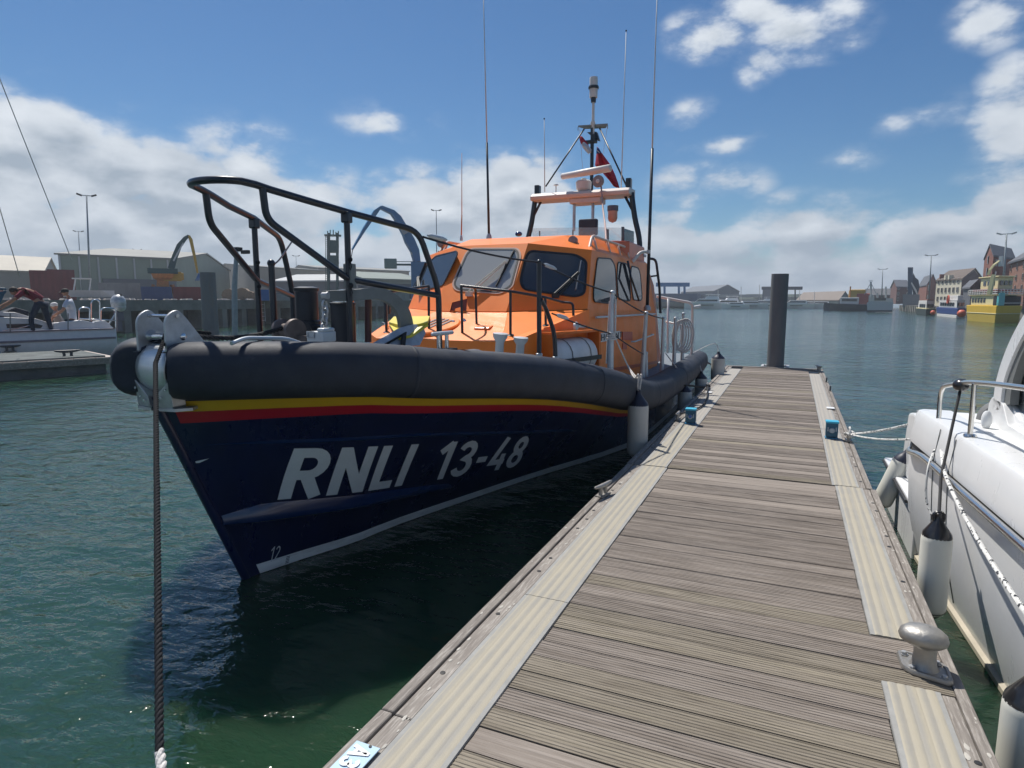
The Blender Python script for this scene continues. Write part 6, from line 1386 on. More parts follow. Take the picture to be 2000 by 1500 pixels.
# slim grey pole with a lamp head, standing beyond the bow
pp = at(456, 660, D=31); q = MB(); q.tube([Vector((pp.x, pp.y, -1)), at(458, 560, D=31), at(462, 492, D=31)], .1, 12, radii=[.14, .12, .085]); po = q.build('lamp_pole', mat('pole_grey', (.26, .30, .32), .5, metal=.3), smooth=True)
tag(po, 'slim grey pole with small lamp head standing in the water behind the pulpit', 'pole')
q = MB(); c = at(464, 487, D=31); q.box(c, (.30, .30, .18)); q.box(c + Vector((.35, .1, -.12)), (.40, .18, .16)); q.build('lamp_head', dark, po, bevel=.02)
# ------------------------------------------------------------------ far quays, buildings, boats
GL_ = 2.15
qst = mat('quay_concrete', (.20, .19, .17), .9, var=.25, scale=.8, dirt=.5, dirtcol=(.08, .09, .07), dscale=.5); grd = mat('quay_ground', (.17, .16, .14), .95, var=.25, scale=.1); shade = mat('quay_recess_shade', (.03, .035, .035), .9)
ga = at(230, 650, Z=0); gb = at(410, 640, Z=0); gd = (gb - ga).normalized(); gn = Vector((-gd.y, gd.x, 0)); gn = gn if gn.x < 0 else -gn
def QP(s, z=0, back=0): return Vector((ga.x, ga.y, 0)) + gd * s + gn * back + Vector((0, 0, z))
q = MB(); q.prism([QP(-60, -2, 1.4), QP(260, -2, 1.4), QP(260, -2, 900), QP(-60, -2, 900)], (0, 0, GL_ + 2)); q.build('quay_ground', grd, kind='structure')
wl_ = thing('quay_wall', 'open-piled concrete quay wall across the water on the left', 'quay wall', QP(40, 0, 0))
q = MB(); q.prism([QP(-60, 1.45), QP(-60, GL_ + .05), QP(-60, GL_ + .05, 1.5), QP(-60, 1.45, 1.5)], gd * 320); q.build('cap_beam', qst, wl_)
q = MB(); q.prism([QP(-60, -1, 1.3), QP(-60, 1.45, 1.3), QP(-60, 1.45, 1.4), QP(-60, -1, 1.4)], gd * 320); q.build('back_wall', shade, wl_)  # near-black colour puts the shade between the piers into this wall
colm = None; s = -50
while s < 230:
    q = MB(); q.prism([QP(s, -1), QP(s + .55, -1), QP(s + .55, -1, 1.3), QP(s, -1, 1.3)], (0, 0, 2.45))
    if colm is None: colm = q.build('pier', qst, wl_); cs = s
    else: c = colm.copy(); COL.objects.link(c); c.parent = wl_; c.location = colm.location + gd * (s - cs)
    s += 2.3
for s in (14.5, ):
    q = MB(); 
    for o_ in (0, .45): q.bar(QP(s + o_, .3, -.08), QP(s + o_, 2.0, -.08), .05)
    for i in range(5): q.bar(QP(s, .4 + i * .35, -.08), QP(s + .45, .4 + i * .35, -.08), .04)
    q.build('ladder', galv, wl_)
rk = MB(); rr = random.Random(2); s = -40
while s < 200:
    z = rr.uniform(.08, .3); rk.sph(QP(s, GL_ + .05, rr.uniform(.5, 2.5)), rr.uniform(.12, .35), (1.4, 1, .6), 5, 4); s += rr.uniform(.15, .9)
rk.build('rubble', mat('rubble_pale', (.36, .33, .30), .95, var=.3, scale=2), wl_, kind='stuff')
# generic gabled shed: A left, B near corner, C right (photo x, ground distance), heights above ground
def shed(name, label, A, B, C, eave, ridge, wm, rm, cat='warehouse', gz=GL_, ridge_dir='AB', extra=None, group=None):
    a, b_, c = [at(px, 586, D=d) for px, d in (A, B, C)]
    for v in (a, b_, c): v.z = gz
    d_ = a + c - b_; t = thing(name, label, cat, b_, group); up = Vector((0, 0, eave))
    q = MB(); q.prism([a, b_, c, d_], up)
    m1, m2 = (b_ + c) / 2 + Vector((0, 0, ridge)), (a + d_) / 2 + Vector((0, 0, ridge))
    if ridge_dir != 'AB': m1, m2 = (a + b_) / 2 + Vector((0, 0, ridge)), (c + d_) / 2 + Vector((0, 0, ridge))
    if ridge_dir == 'AB': q.poly([b_ + up, c + up, m1]); q.poly([a + up, d_ + up, m2])
    else: q.poly([a + up, b_ + up, m1]); q.poly([c + up, d_ + up, m2])
    q.build('wall', wm, t)
    th_ = Vector((0, 0, .25)); q = MB(); ov = .35
    if ridge_dir == 'AB':
        e = (b_ - a).normalized() * ov; f = (c - b_).normalized() * ov
        q.prism([a + up - e - f, b_ + up + e - f, m1 + e, m2 - e], th_); q2 = MB(); q2.prism([d_ + up - e + f, c + up + e + f, m1 + e, m2 - e], th_)
    else:
        e = (c - b_).normalized() * ov; f = (b_ - a).normalized() * ov
        q.prism([a + up - e - f, d_ + up + e - f, m2 + e, m1 - e], th_); q2 = MB(); q2.prism([b_ + up - e + f, c + up + e + f, m2 + e, m1 - e], th_)
    q.build('roof_slope', rm, t); q2.build('roof_slope', rm, t)
    return t, a, b_, c, d_
def corr(name, col, **k): return mat(name, col, .6, var=.12, scale=.15, **k)
def Hm(py, D, px=600):  # height above ground level for a photo row at distance
    return at(px, py, D=D).z
gw = corr('shed_green', (.19, .235, .18)); gw2 = corr('shed_green_dark', (.17, .20, .17)); rfm = corr('roof_beige', (.19, .19, .17)); brw = corr('shed_brown', (.30, .25, .19)); whr = corr('roof_white', (.40, .41, .41)); dkw = corr('wall_dark_grey', (.07, .08, .10)); brk = mat('brick_red', (.22, .085, .06), .85, var=.18, scale=.6); slate = mat('slate', (.10, .105, .12), .7, var=.15, scale=.4); crw = mat('render_cream', (.62, .58, .46), .8, var=.05, scale=.3); rbr = mat('roof_brown', (.13, .10, .085), .8, var=.2, scale=.3, dirt=.4, dirtcol=(.20, .17, .08), dscale=.4)  # dkw is a plain dark blue-grey wall colour
t, a, b_, c, d_ = shed('warehouse', 'long green-grey warehouse behind the containers on the left quay', (121, 118), (346, 122), (451, 165), Hm(513, 122) - GL_, Hm(496, 135) - GL_, gw, rfm)
gb_ = t
up = (b_ - a).normalized(); fr = Vector((up.y, -up.x, 0)); fr = fr if fr.dot(Vector((0, 0, 0)) - a) > 0 else -fr
for k in range(0, 7):
    p = a.lerp(b_, k / 6.5) + fr * .05; q = MB(); q.prism([p, p + up * .25, p + up * .25 + Vector((0, 0, Hm(514, 122) - GL_)), p + Vector((0, 0, Hm(514, 122) - GL_))], fr * .12); q.build('downpipe', whr, t)
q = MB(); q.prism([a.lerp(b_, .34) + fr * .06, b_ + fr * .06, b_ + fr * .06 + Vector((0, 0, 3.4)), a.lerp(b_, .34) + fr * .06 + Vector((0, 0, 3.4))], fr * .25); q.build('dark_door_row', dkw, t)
p = a.lerp(b_, .16) + fr * .06; q = MB(); q.prism([p, p + up * 2.2, p + up * 2.2 + Vector((0, 0, 3.3)), p + Vector((0, 0, 3.3))], fr * .2); q.build('roller_door', gw2, t)
shed('warehouse', 'low shed with pale roof at the far left edge', (-260, 135), (88, 140), (118, 165), Hm(541, 140) - GL_, Hm(516, 150) - GL_, rfm, corr('roof_sand', (.34, .31, .25)))
shed('warehouse', 'brown shed seen through the pulpit, its gable behind the short black post', (400, 230), (511, 150), (640, 165), Hm(524, 150) - GL_, Hm(505, 157) - GL_, brw, rfm, ridge_dir='BC')
shed('warehouse', 'second brown gabled shed behind the pulpit stanchion', (560, 250), (625, 175), (800, 190), Hm(524, 175) - GL_, Hm(507, 180) - GL_, brw, rfm, ridge_dir='BC')
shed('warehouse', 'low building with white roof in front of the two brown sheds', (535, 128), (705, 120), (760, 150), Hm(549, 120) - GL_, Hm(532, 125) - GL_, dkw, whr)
shed('warehouse', 'grey-green shed between the pulpit and the orange cabin', (640, 150), (712, 112), (835, 122), Hm(545, 112) - GL_, Hm(524, 117) - GL_, gw2, gw2, ridge_dir='BC')
MB_ = MB
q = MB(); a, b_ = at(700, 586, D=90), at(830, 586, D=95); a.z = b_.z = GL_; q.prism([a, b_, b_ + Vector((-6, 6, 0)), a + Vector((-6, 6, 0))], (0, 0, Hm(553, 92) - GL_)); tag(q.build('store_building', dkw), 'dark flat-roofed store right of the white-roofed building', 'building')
# containers and walls on the quay
def container(label, x0, x1, yt, D, m, D2=None, name='shipping_container', cat='container'):
    a, b_ = at(x0, 586, D=D), at(x1, 586, D=D2 or D); a.z = b_.z = GL_; d = (b_ - a); f = Vector((-d.y, d.x, 0)).normalized(); f = f if f.dot(a) > 0 else -f; h = Hm(yt, D) - GL_
    t = thing(name, label, cat, (a + b_) / 2); q = MB(); q.prism([a, b_, b_ + f * 2.44, a + f * 2.44], (0, 0, h)); q.build('body', m, t)
    L = d.length; n = max(4, int(L / .55)); q = MB()
    for i in range(n): p = a + d * ((i + .25) / n) - f * .03; q.prism([p + Vector((0, 0, .15)), p + d / n * .5 + Vector((0, 0, .15)), p + d / n * .5 + Vector((0, 0, h - .15)), p + Vector((0, 0, h - .15))], f * .028)
    q.build('corrugation', m, t, kind='stuff'); return t
cred = mat('container_red', (.17, .035, .035), .6, var=.15, scale=.5, dirt=.3, dirtcol=(.14, .04, .03)); cblu = mat('container_blue', (.03, .06, .16), .6, var=.15, scale=.5); cgry = mat('block_grey', (.30, .29, .28), .9, var=.12, scale=.7)
container('red shipping container left of the stack behind the crew', 62, 112, 537, 78, cred); container('upper red container behind the man in white, against the warehouse', 97, 150, 535, 84, cred)
container('blue shipping container on the left quay below the green crane', 277, 337, 562, 70, cblu); container('red shipping container right of the blue one on the quay', 339, 400, 562, 70, cred)
container('pale concrete block wall left of the blue container', 194, 276, 556, 74, cgry, name='block_wall', cat='wall')
container('low grey wall on the quay right of the pile', 505, 640, 574, 60, cgry, name='block_wall', cat='wall'); container('small bright blue skip near the short black post', 510, 526, 566, 58, mat('skip_blue', (.02, .12, .35), .5), name='skip', cat='skip')
container('grey wall behind the canister on the far quay', 640, 800, 571, 62, cgry, name='block_wall', cat='wall')
# logs
lg = mat('log_end', (.26, .19, .13), .9, var=.2)
for i, (px, py, r) in enumerate(((447, 577, .75), (461, 579, .62), (473, 576, .8), (487, 579, .6), (499, 580, .55))):
    c = at(px, py, D=62); tag(MB().cyl(c, c + Vector((-1.2, 1.4, 0)), r * .8, n=12).build('log', lg, smooth=True), ['leftmost', 'second from left', 'middle and largest', 'fourth', 'rightmost'][i] + ' of the cut logs lying on the quay right of the mooring pile', 'log', 'logs on the quay')
# small boat on the hard
t = thing('workboat', 'small white boat with frame standing ashore by the red containers', 'boat', at(162, 580, D=66)); c = at(165, 574, D=66)
def loc_frame(px, D, dirpx): e = (at(px + dirpx, 586, D=D) - at(px, 586, D=D)); e.z = 0; e.normalize(); f = Vector((-e.y, e.x, 0)); return e, (f if f.dot(at(px, 586, D=D)) > 0 else -f)
e, f = loc_frame(165, 66, 10); Z = Vector((0, 0, 1))
q = MB(); q.rings([[c + e * x + f * y * w_ + Z * (z * .7 - .4) for y, z in ((-.9, 1), (-.6, .2), (.6, .2), (.9, 1))] for x, w_ in ((-1.5, .8), (0, 1), (1.2, .9), (2.2, .15))]); q.build('hull', cw, t)
for x in (-.8, .3):
    q = MB(); q.tube([c + e * x - f * .5, c + e * (x + .25) - f * .5 + Z * 1.25, c + e * (x + .25) + f * .5 + Z * 1.25, c + e * x + f * .5], .05, 6); q.build('frame', offw, t)
q = MB(); q.box(c + e * -.1 + Z * 1.3, (1.4, 1.1, .08), Matrix((e, f, Z)).transposed()); q.build('roof', offw, t)
# tall lamp masts
def mast_light(px0, yb, px1, yt, D, label, heads=2, m=None, r=.12, hm=None):
    b_ = at(px0, yb, D=D); b_.z = min(b_.z, GL_); t_ = at(px1, yt, D=D); t = thing('lamp_mast', label, 'lamp mast', b_, 'tall lamp masts on the quays')
    MB().tube([b_, t_], r, 8, radii=[r, r * .55]).build('pole', m or MATS['pole_grey'], t, smooth=True)
    e, f = loc_frame(px0, D, 10)
    MB().bar(t_ - e * .55, t_ + e * .55, .08).build('cross_arm', MATS['pole_grey'], t)
    for s_ in (-1, 1): q = MB(); q.box(t_ + e * s_ * .65 + Z * .05, (.5, .4, .14), Matrix((e, f, Z)).transposed() @ Matrix.Rotation(s_ * -.35, 3, 'Y')); q.build('floodlight', hm or dark, t)
mast_light(176, 578, 169, 382, 82, 'tallest lamp mast on the left, in front of the warehouse'); mast_light(155, 520, 153, 452, 150, 'shorter lamp mast behind the left end of the warehouse'); mast_light(268, 500, 268, 488, 160, 'tiny lamp head just above the warehouse ridge', r=.08)
mast_light(852, 470, 852, 411, 110, 'lamp mast against the cloud right of the blue crane'); mast_light(578, 520, 578, 500, 160, 'tiny lamp mast over the brown shed roof', r=.08)
# material handler (green and yellow)
grn = mat('crane_green', (.025, .07, .07), .5, var=.15); cyl_ = mat('crane_yellow', (.50, .30, .03), .5); corg = mat('crane_orange', (.55, .20, .05), .5, var=.2); cblue = mat('crane_blue', (.010, .13, .30), .4, var=.1)
def C_(px, py, D=72): return at(px, py, D=D)
t = thing('material_handler', 'green and yellow material handling crane by the warehouse gable', 'crane', C_(322, 586))
def beam(name, pts, ws, m, par, D=72, th_=.5):
    q = MB(); e, f = loc_frame(300, D, 10); P_ = [at(a, b2, D=D) for a, b2 in pts]; rs = []
    for i, p in enumerate(P_):
        d = (P_[min(i + 1, len(P_) - 1)] - P_[max(i - 1, 0)]).normalized(); n_ = d.cross(f).normalized(); rs.append([p + n_ * ws[i], p + n_ * ws[i] + f * th_, p - n_ * ws[i] + f * th_, p - n_ * ws[i]])
    q.rings(rs); return q.build(name, m, par)
beam('boom', [(334, 525), (342, 500), (350, 480), (362, 465), (369, 460)], [.30, .26, .24, .18, .12], grn, t); beam('stick', [(369, 460), (373, 468), (380, 500), (386, 533)], [.10, .15, .12, .08], cyl_, t)
beam('hydraulic_ram', [(336, 515), (348, 492), (358, 474)], [.07, .07, .05], galv, t)
q = MB(); e, f = loc_frame(322, 72, 10); RM = Matrix((e, f, Z)).transposed(); q.box(C_(318, 530), (2.6, 2, .5), RM); q.build('machinery_deck', grn, t); q = MB(); q.box(C_(337, 540), (1.6, 1.2, .9), RM); q.box(C_(349, 540), (.9, .9, .7), RM); q.build('cab', cyl_, t, bevel=.05)
q = MB(); q.rings([[C_(318, y) + e * sx * w_ + f * sy * w_ for sx, sy in ((-1, -1), (1, -1), (1, 1), (-1, 1))] for y, w_ in ((534, 1.0), (543, .85), (548, .5), (560, .55))]); q.build('turret', corg, t)
for dx in (-.8, .8): q = MB(); q.bar(C_(318, 556) + e * dx, C_(318, 586) + e * dx * 1.5, .28); q.build('leg', corg, t)
q = MB()
for k in range(5): q.prism([C_(388, 533), C_(381 + k * 3.2, 548), C_(383 + k * 3.2, 548), C_(389, 534)], f * .3)
q.build('grab', MATS['skip_blue'], t)
# tower behind the stanchion
t = thing('hopper_tower', 'dark green steel tower with platforms and a ladder seen through the pulpit', 'tower', at(650, 586, D=95)); e, f = loc_frame(650, 95, 10); RM = Matrix((e, f, Z)).transposed(); D9 = lambda x, y: at(x, y, D=95)
for x in (642, 659): MB().bar(D9(x, 586), D9(x, 455), .28).build('column', grn, t); MB().bar(D9(x, 586) + f * 1.6, D9(x, 455) + f * 1.6, .28).build('column', grn, t)
for y, h_ in ((476, 1.0), (487, .8), (507, 1.2), (520, 1.0)): MB().box(D9(650.5, y) + f * .8, (1.6, 1.8, h_), RM).build('tank', grn, t, bevel=.05)
q = MB(); q.bar(D9(636, 586), D9(636, 460), .06); q.bar(D9(639, 586), D9(639, 460), .06)
for i in range(30): q.bar(D9(636, 580 - i * 4), D9(639, 580 - i * 4), .05)
q.build('ladder', grn, t)
q = MB(); q.box(D9(650, 460), (2.3, 1.8, .15), RM)
for x in (640, 645, 651, 656, 661): q.bar(D9(x, 460), D9(x, 449 + (x % 3) * 2), .10)
q.build('top_platform', grn, t)
# blue crane
t = thing('harbour_crane', 'blue harbour crane with folded jib rising behind the lifeboat cabin', 'crane', at(825, 586, D=85)); B8 = 85
beam('lower_boom', [(818, 520), (812, 490), (802, 470), (795, 455), (778, 425), (768, 414), (745, 404)], [.34, .52, .62, .50, .44, .30, .20], cblue, t, B8, .8); beam('jib', [(745, 403), (735, 413), (712, 448), (689, 487)], [.10, .28, .20, .08], cblue, t, B8, .5)
beam('ram', [(817, 516), (805, 492)], [.12, .12], galv, t, B8, .3); beam('grey_panel', [(786, 441), (795, 455)], [.36, .4], mat('panel_grey', (.28, .30, .32), .5), t, B8 - .4, .3)
e, f = loc_frame(790, 85, 10); RM = Matrix((e, f, Z)).transposed()
q = MB(); q.box(at(763, 515, D=B8), (1.6, 1.6, 1.25), RM); q.build('operator_cab', mat('cab_glass_green', (.08, .15, .14), .25, coat=.4), t, bevel=.08)
q = MB(); q.box(at(795, 517, D=B8), (4.4, 1.6, .18), RM); q.bar(at(770, 511, D=B8), at(822, 511, D=B8), .08); q.build('walkway', grn, t); MB().box(at(822, 550, D=B8), (2.5, 2.5, 5), RM).build('pedestal', cblue, t)
MB().bar(at(689, 487, D=B8), at(686, 503, D=B8), .10).build('hook_block', dark, t)
# ---------------- land behind the far water
A_, B_, C2_ = at(1240, 600, Z=0), at(1655, 603, Z=0), at(1760, 607.5, Z=0); E2 = at(2060, 634, Z=0)
far_g = MB(); far_g.prism([Vector((-160, 250, -1)), Vector((A_.x, A_.y, -1)), Vector((B_.x, B_.y, -1)), Vector((B_.x + 40, B_.y + 700, -1)), Vector((-160, 900, -1))], (0, 0, 2.0)); far_g.build('far_shore', grd, kind='structure')
rq = [at(1738, 606.5, Z=0) + Vector((2, 0, 0)), at(1790, 611, Z=0) + Vector((2, 0, 0)), at(2030, 626, Z=0) + Vector((4, 0, 0)), at(2500, 700, Z=0) + Vector((8, 0, 0)), Vector((90, 40, 0)), Vector((200, 200, 0)), Vector((80, 330, 0))]
q = MB(); q.prism([Vector((v.x, v.y, -1)) for v in rq], (0, 0, 2.15)); q.build('quay_ground', grd, kind='structure'); RG = 1.15
t = thing('quay_wall', 'dark timber-faced quay wall left of the small brown boat on the right shore', 'quay wall', rq[0])
for i in range(2):
    a, b_ = rq[i], rq[i + 1]; d = b_ - a; n = int(d.length / 1.6)
    for k in range(n): p = a + d * (k / n); q = MB(); q.prism([p + Vector((-.35, 0, -.5)), p + d / n * .55 + Vector((-.35, 0, -.5)), p + d / n * .55 + Vector((.1, 0, -.5)), p + Vector((.1, 0, -.5))], (0, 0, 1.65)); q.build('fender_pile', qst, t)
# windows helper on a wall a->b
wg = mat('window_dark', (.03, .035, .04), .2, coat=.4); wf = mat('window_frame_pale', (.45, .42, .38), .6)
def windows(t, a, b_, cols, rows, z0, dz, w, h, m=wg, frame=None, f0=.12, f1=.88):
    d = (b_ - a); n_ = Vector((d.y, -d.x, 0)).normalized(); n_ = n_ if n_.dot(a) < 0 else -n_; e = d.normalized(); me = None
    for i in range(cols):
        for j in range(rows):
            c = a + d * lerp(f0, f1, (i / (cols - 1)) if cols > 1 else .5) + Vector((0, 0, z0 + j * dz))
            if me is None:
                q = MB(); q.prism([c - e * w / 2 + n_ * .02, c + e * w / 2 + n_ * .02, c + e * w / 2 + n_ * .02 + Z * h, c - e * w / 2 + n_ * .02 + Z * h], n_ * .08); o = q.build('window', frame or m, t); me = (o, c)
                q = MB(); q.prism([c - e * w * .36 + n_ * .10 + Z * h * .1, c + e * w * .36 + n_ * .10 + Z * h * .1, c + e * w * .36 + n_ * .10 + Z * h * .9, c - e * w * .36 + n_ * .10 + Z * h * .9], n_ * .03); g2 = q.build('pane', m, o)
            else:
                o2 = me[0].copy(); COL.objects.link(o2); o2.parent = t; o2.location = me[0].location + (c - me[1]); g3 = g2.copy(); COL.objects.link(g3); g3.parent = o2
def chimney(t, p, w=.9, h=2.2, m=brk): MB().box(p + Z * h / 2, (w, w, h)).build('chimney', m, t)
hh = lambda py, D, px=1900: at(px, py, D=D).z - RG
t, a, b_, c, d_ = shed('brick_warehouse', 'tall red brick warehouse with slate roof and pointed gable near the right edge', (1915, 120), (1932, 112), (1974, 124), hh(503, 112), hh(481, 116), brk, slate, 'building', RG, 'BC'); windows(t, b_, c, 3, 4, 1.0, 1.6, .8, .95, frame=wf); windows(t, a, b_, 1, 4, 1.2, 1.7, .7, 1.1)
t, a, b_, c, d_ = shed('brick_warehouse', 'brick warehouse with rows of pale windows cut by the right edge', (1966, 112), (1998, 100), (2100, 104), hh(512, 103), hh(480, 105), mat('brick_brown', (.24, .12, .085), .85, var=.18, scale=.6), slate, 'building', RG, 'AB'); windows(t, a, b_, 3, 4, .7, 1.4, .55, .85, frame=wf); windows(t, b_, c, 6, 4, .7, 1.4, .8, .9, frame=wf)
t, a, b_, c, d_ = shed('cream_house', 'cream rendered quayside building with brown roof and small dormers', (1826, 150), (1875, 140), (1918, 160), hh(546, 140), hh(524, 145), crw, rbr, 'building', RG, 'AB'); windows(t, a, b_, 6, 3, .8, 1.65, .8, .95, frame=wf); chimney(t, a + Z * hh(548, 150) + Vector((.8, 0, 0)), .7, 1.3)
for k in (.45, .6): p = a.lerp(b_, k) + Z * hh(545, 142) + Vector((0, .6, 0)); MB().box(p + Z * .45, (.7, 1.0, .8)).build('dormer', crw, t)
q = MB(); q.poly([b_ + Z * .1 + Vector((0, -.06, 0)), c + Z * .1 + Vector((0, -.06, 0)), c + Z * hh(546, 140) + Vector((0, -.06, 0)), (b_ + c) / 2 + Z * (hh(524, 145) - .2) + Vector((0, -.06, 0)), b_ + Z * hh(546, 140) + Vector((0, -.06, 0))]); q.build('end_wall', mat('wall_dark_brick', (.13, .08, .07), .85, var=.15), t)
t, a, b_, c, d_ = shed('brick_house', 'low brick house with dark roof between the blue tower and the cream building', (1792, 190), (1808, 170), (1828, 178), hh(557, 170), hh(536, 175), brk, slate, 'building', RG, 'AB'); windows(t, b_, c, 2, 2, 1, 2.2, .9, 1.2, frame=wf)
t, a, b_, c, d_ = shed('brick_house', 'dark brick building left of the blue-grey tower', (1738, 215), (1750, 200), (1774, 205), hh(560, 200), hh(545, 203), mat('brick_dark', (.15, .07, .06), .85, var=.15), slate, 'building', RG, 'BC'); windows(t, b_, c, 2, 3, .8, 1.5, .9, .9, frame=wf)
shed('brick_house', 'long low house with slate roof behind the white ship', (1688, 240), (1694, 235), (1746, 235), hh(577, 235), hh(564, 240), mat('brick_dark', (.15, .07, .06), .85), slate, 'building', RG, 'BC')
shed('gabled_house', 'grey-roofed house just left of the tall brick warehouse', (1880, 125), (1895, 118), (1918, 120), hh(564, 118), hh(549, 120), slate, slate, 'building', RG, 'AB')
# blue-grey angular tower
t = thing('modern_tower', 'narrow blue-grey modern tower with angular steelwork on the right quay', 'building', at(1778, 600, D=150)); btm = mat('tower_blue', (.07, .10, .15), .45, var=.12, scale=.3); e, f = loc_frame(1778, 150, 10); D5 = lambda x, y: at(x, y, D=150)
q = MB(); q.prism([D5(1773, 598), D5(1781, 598), D5(1783.5, 522), D5(1773, 522)], f * 2); q.build('tower', btm, t)
q = MB(); q.prism([D5(1784, 533), D5(1788, 542), D5(1794, 547), D5(1796, 560), D5(1793, 575), D5(1783, 575), D5(1781, 550)], f * 3); q.build('angled_block', mat('tower_dark', (.04, .05, .07), .5), t)
q = MB(); q.prism([D5(1779, 553), D5(1781, 551), D5(1790, 566), D5(1793, 575), D5(1790, 575)], -f * .4); q.build('white_stair', offw, t)
q = MB(); q.prism([D5(1763, 575), D5(1796, 575), D5(1796, 600), D5(1763, 600)], f * 4); q.build('plinth', mat('tower_grey', (.22, .23, .25), .6), t)
mast_light(1962, 545, 1966, 457, 90, 'nearest and tallest lamp mast on the right, over the yellow ferry', hm=offw, r=.14); mast_light(1815, 580, 1819, 499, 120, 'lamp mast in front of the cream building', hm=offw); mast_light(1722, 590, 1724, 526, 150, 'lamp mast over the white ship on the right', hm=offw)
# far centre: marina sheds, hoist and wooded skyline
t, a, b_, c, d_ = shed('boat_shed', 'brown-roofed shed with teal gable beyond the dark mooring pile', (1556, 235), (1638, 205), (1660, 225), hh(586, 205, 1600), hh(569, 215, 1600), mat('shed_teal', (.12, .17, .17), .7), mat('roof_brown_far', (.20, .165, .14), .8), 'building', .95, 'AB')
shed('boat_shed', 'dark shed with low gable behind the marina', (1330, 300), (1395, 260), (1443, 280), hh(568, 260, 1400), hh(556, 270, 1400), mat('shed_slate', (.12, .135, .16), .7), mat('roof_slate_far', (.14, .155, .18), .8), 'building', .95, 'AB')
q = MB(); a, b_ = at(1240, 586, D=190), at(1362, 586, D=190); a.z = b_.z = .95; q.prism([a, b_, b_ + Vector((0, 20, 0)), a + Vector((0, 20, 0))], (0, 0, hh(572, 190, 1300))); tag(q.build('store_building', mat('building_blue_grey', (.11, .14, .20), .7, var=.1)), 'long blue-grey flat building under the blue boat hoist', 'building')
q = MB(); a, b_ = at(1240, 586, D=183), at(1378, 586, D=181); a.z = b_.z = .5; q.prism([a, b_, b_ + Vector((0, 6, 0)), a + Vector((0, 6, 0))], (0, 0, hh(588, 183, 1300) + .4)); tag(q.build('marina_wall', qst), 'dark low quay wall at the left end of the marina', 'wall')
t = thing('boat_hoist', 'bright blue boat hoist frame above the flat marina building', 'hoist', at(1312, 586, D=200)); D2 = lambda x, y: at(x, y, D=200); e, f = loc_frame(1312, 200, 10)
MB().bar(D2(1281, 556), D2(1347, 556), .8, 1.2).build('top_beam', cblue, t)
for x in (1298, 1326, 1337): MB().bar(D2(x, 556), D2(x, 586), .6).build('leg', cblue, t)
t = thing('canopy_building', 'flat-roofed canopy building cut by the dark mooring pile', 'building', at(1530, 586, D=215)); D21 = lambda x, y: at(x, y, D=215)
MB().bar(D21(1488, 563), D21(1567, 563), 6, .9).build('roof', slate, t); MB().box(D21(1510, 576), (6, 6, 3.6)).build('wall', MATS['tower_grey'], t)
for x in (1553, 1500): MB().bar(D21(x, 563), D21(x, 590), .4).build('post', slate, t)
sk_ = MB(); rr = random.Random(9); tree_far = mat('far_trees', (.05, .07, .05), .95, var=.3, scale=.2)
for i in range(260):
    px = rr.uniform(1240, 1720); D = rr.uniform(420, 480); c = at(px, 586, D=D); c.z = rr.uniform(1, 3.4); sk_.sph(c, rr.uniform(3, 6), (1.5, 1, .62), 7, 5)
sk_.build('far_woodland', tree_far, kind='stuff')
# ---- boats
def hull_rings(c, e, L, W, H, fl=.75, n=9, zb=-.3):
    "hull along e, bow forward"
    f = Vector((-e.y, e.x, 0)); rs = []
    for i in range(n):
        t = i / (n - 1); w = W / 2 * (1 - max(0, (t - .45) / .55) ** 2.0 * .97) * (.9 + .1 * min(1, t * 4)); sh = H * (1 + .28 * t * t); k = fl * (1 - .5 * t)
        rs.append([c + e * (L * (t - .5)) + f * y + Z * z for y, z in ((-w, sh), (-w * k, zb), (w * k, zb), (w, sh))])
    return rs
ywh = mat('yacht_white', (.80, .80, .80), .35, var=.03)
def yacht(label, px, py, D, L, face, m=ywh, fly=True, wid=None, grp='motor yachts in the far marina'):
    L = L * .72; c = at(px, py, D=D); c.z = 0; a = math.atan2(c.y, c.x) + face; e = Vector((math.cos(a), math.sin(a), 0)); f = Vector((-e.y, e.x, 0)); W = wid or L * .3; H = L * .11 + .3
    t = thing('motor_yacht', label, 'yacht', c, grp); RM = Matrix((e, f, Z)).transposed()
    q = MB(); q.rings(hull_rings(c, e, L, W, H)); q.build('hull', m, t, smooth=30)
    def blockp(x0, x1, x2, x3, w, z0, z1, nm, mm): q = MB(); q.prism([c + e * x * L + f * (-w / 2) + Z * z for x, z in ((x0, z0), (x1, z0), (x2, z1), (x3, z1))], f * w); return q.build(nm, mm, t, bevel=.04)
    blockp(-.32, .28, .14, -.30, W * .8, H, H + L * .10, 'cabin', m); blockp(-.28, .22, .155, -.27, W * .82, H + L * .035, H + L * .075, 'cabin_window', cwin)
    q = MB(); q.box(c + e * (-.02 * L) + Z * (H * .62), (L * .34, W * 1.0, L * .018), RM); q.build('hull_window', cwin, t)
    if fly:
        blockp(-.30, .02, -.02, -.28, W * .7, H + L * .10, H + L * .15, 'flybridge', m); blockp(-.32, .0, -.02, -.31, W * .75, H + L * .19, H + L * .2, 'hard_top', m)
        for x in (-.28, -.05): MB().bar(c + e * x * L + Z * (H + L * .14), c + e * (x - .01) * L + Z * (H + L * .19), .12).build('top_post', m, t)
    return t
sp = 1.35
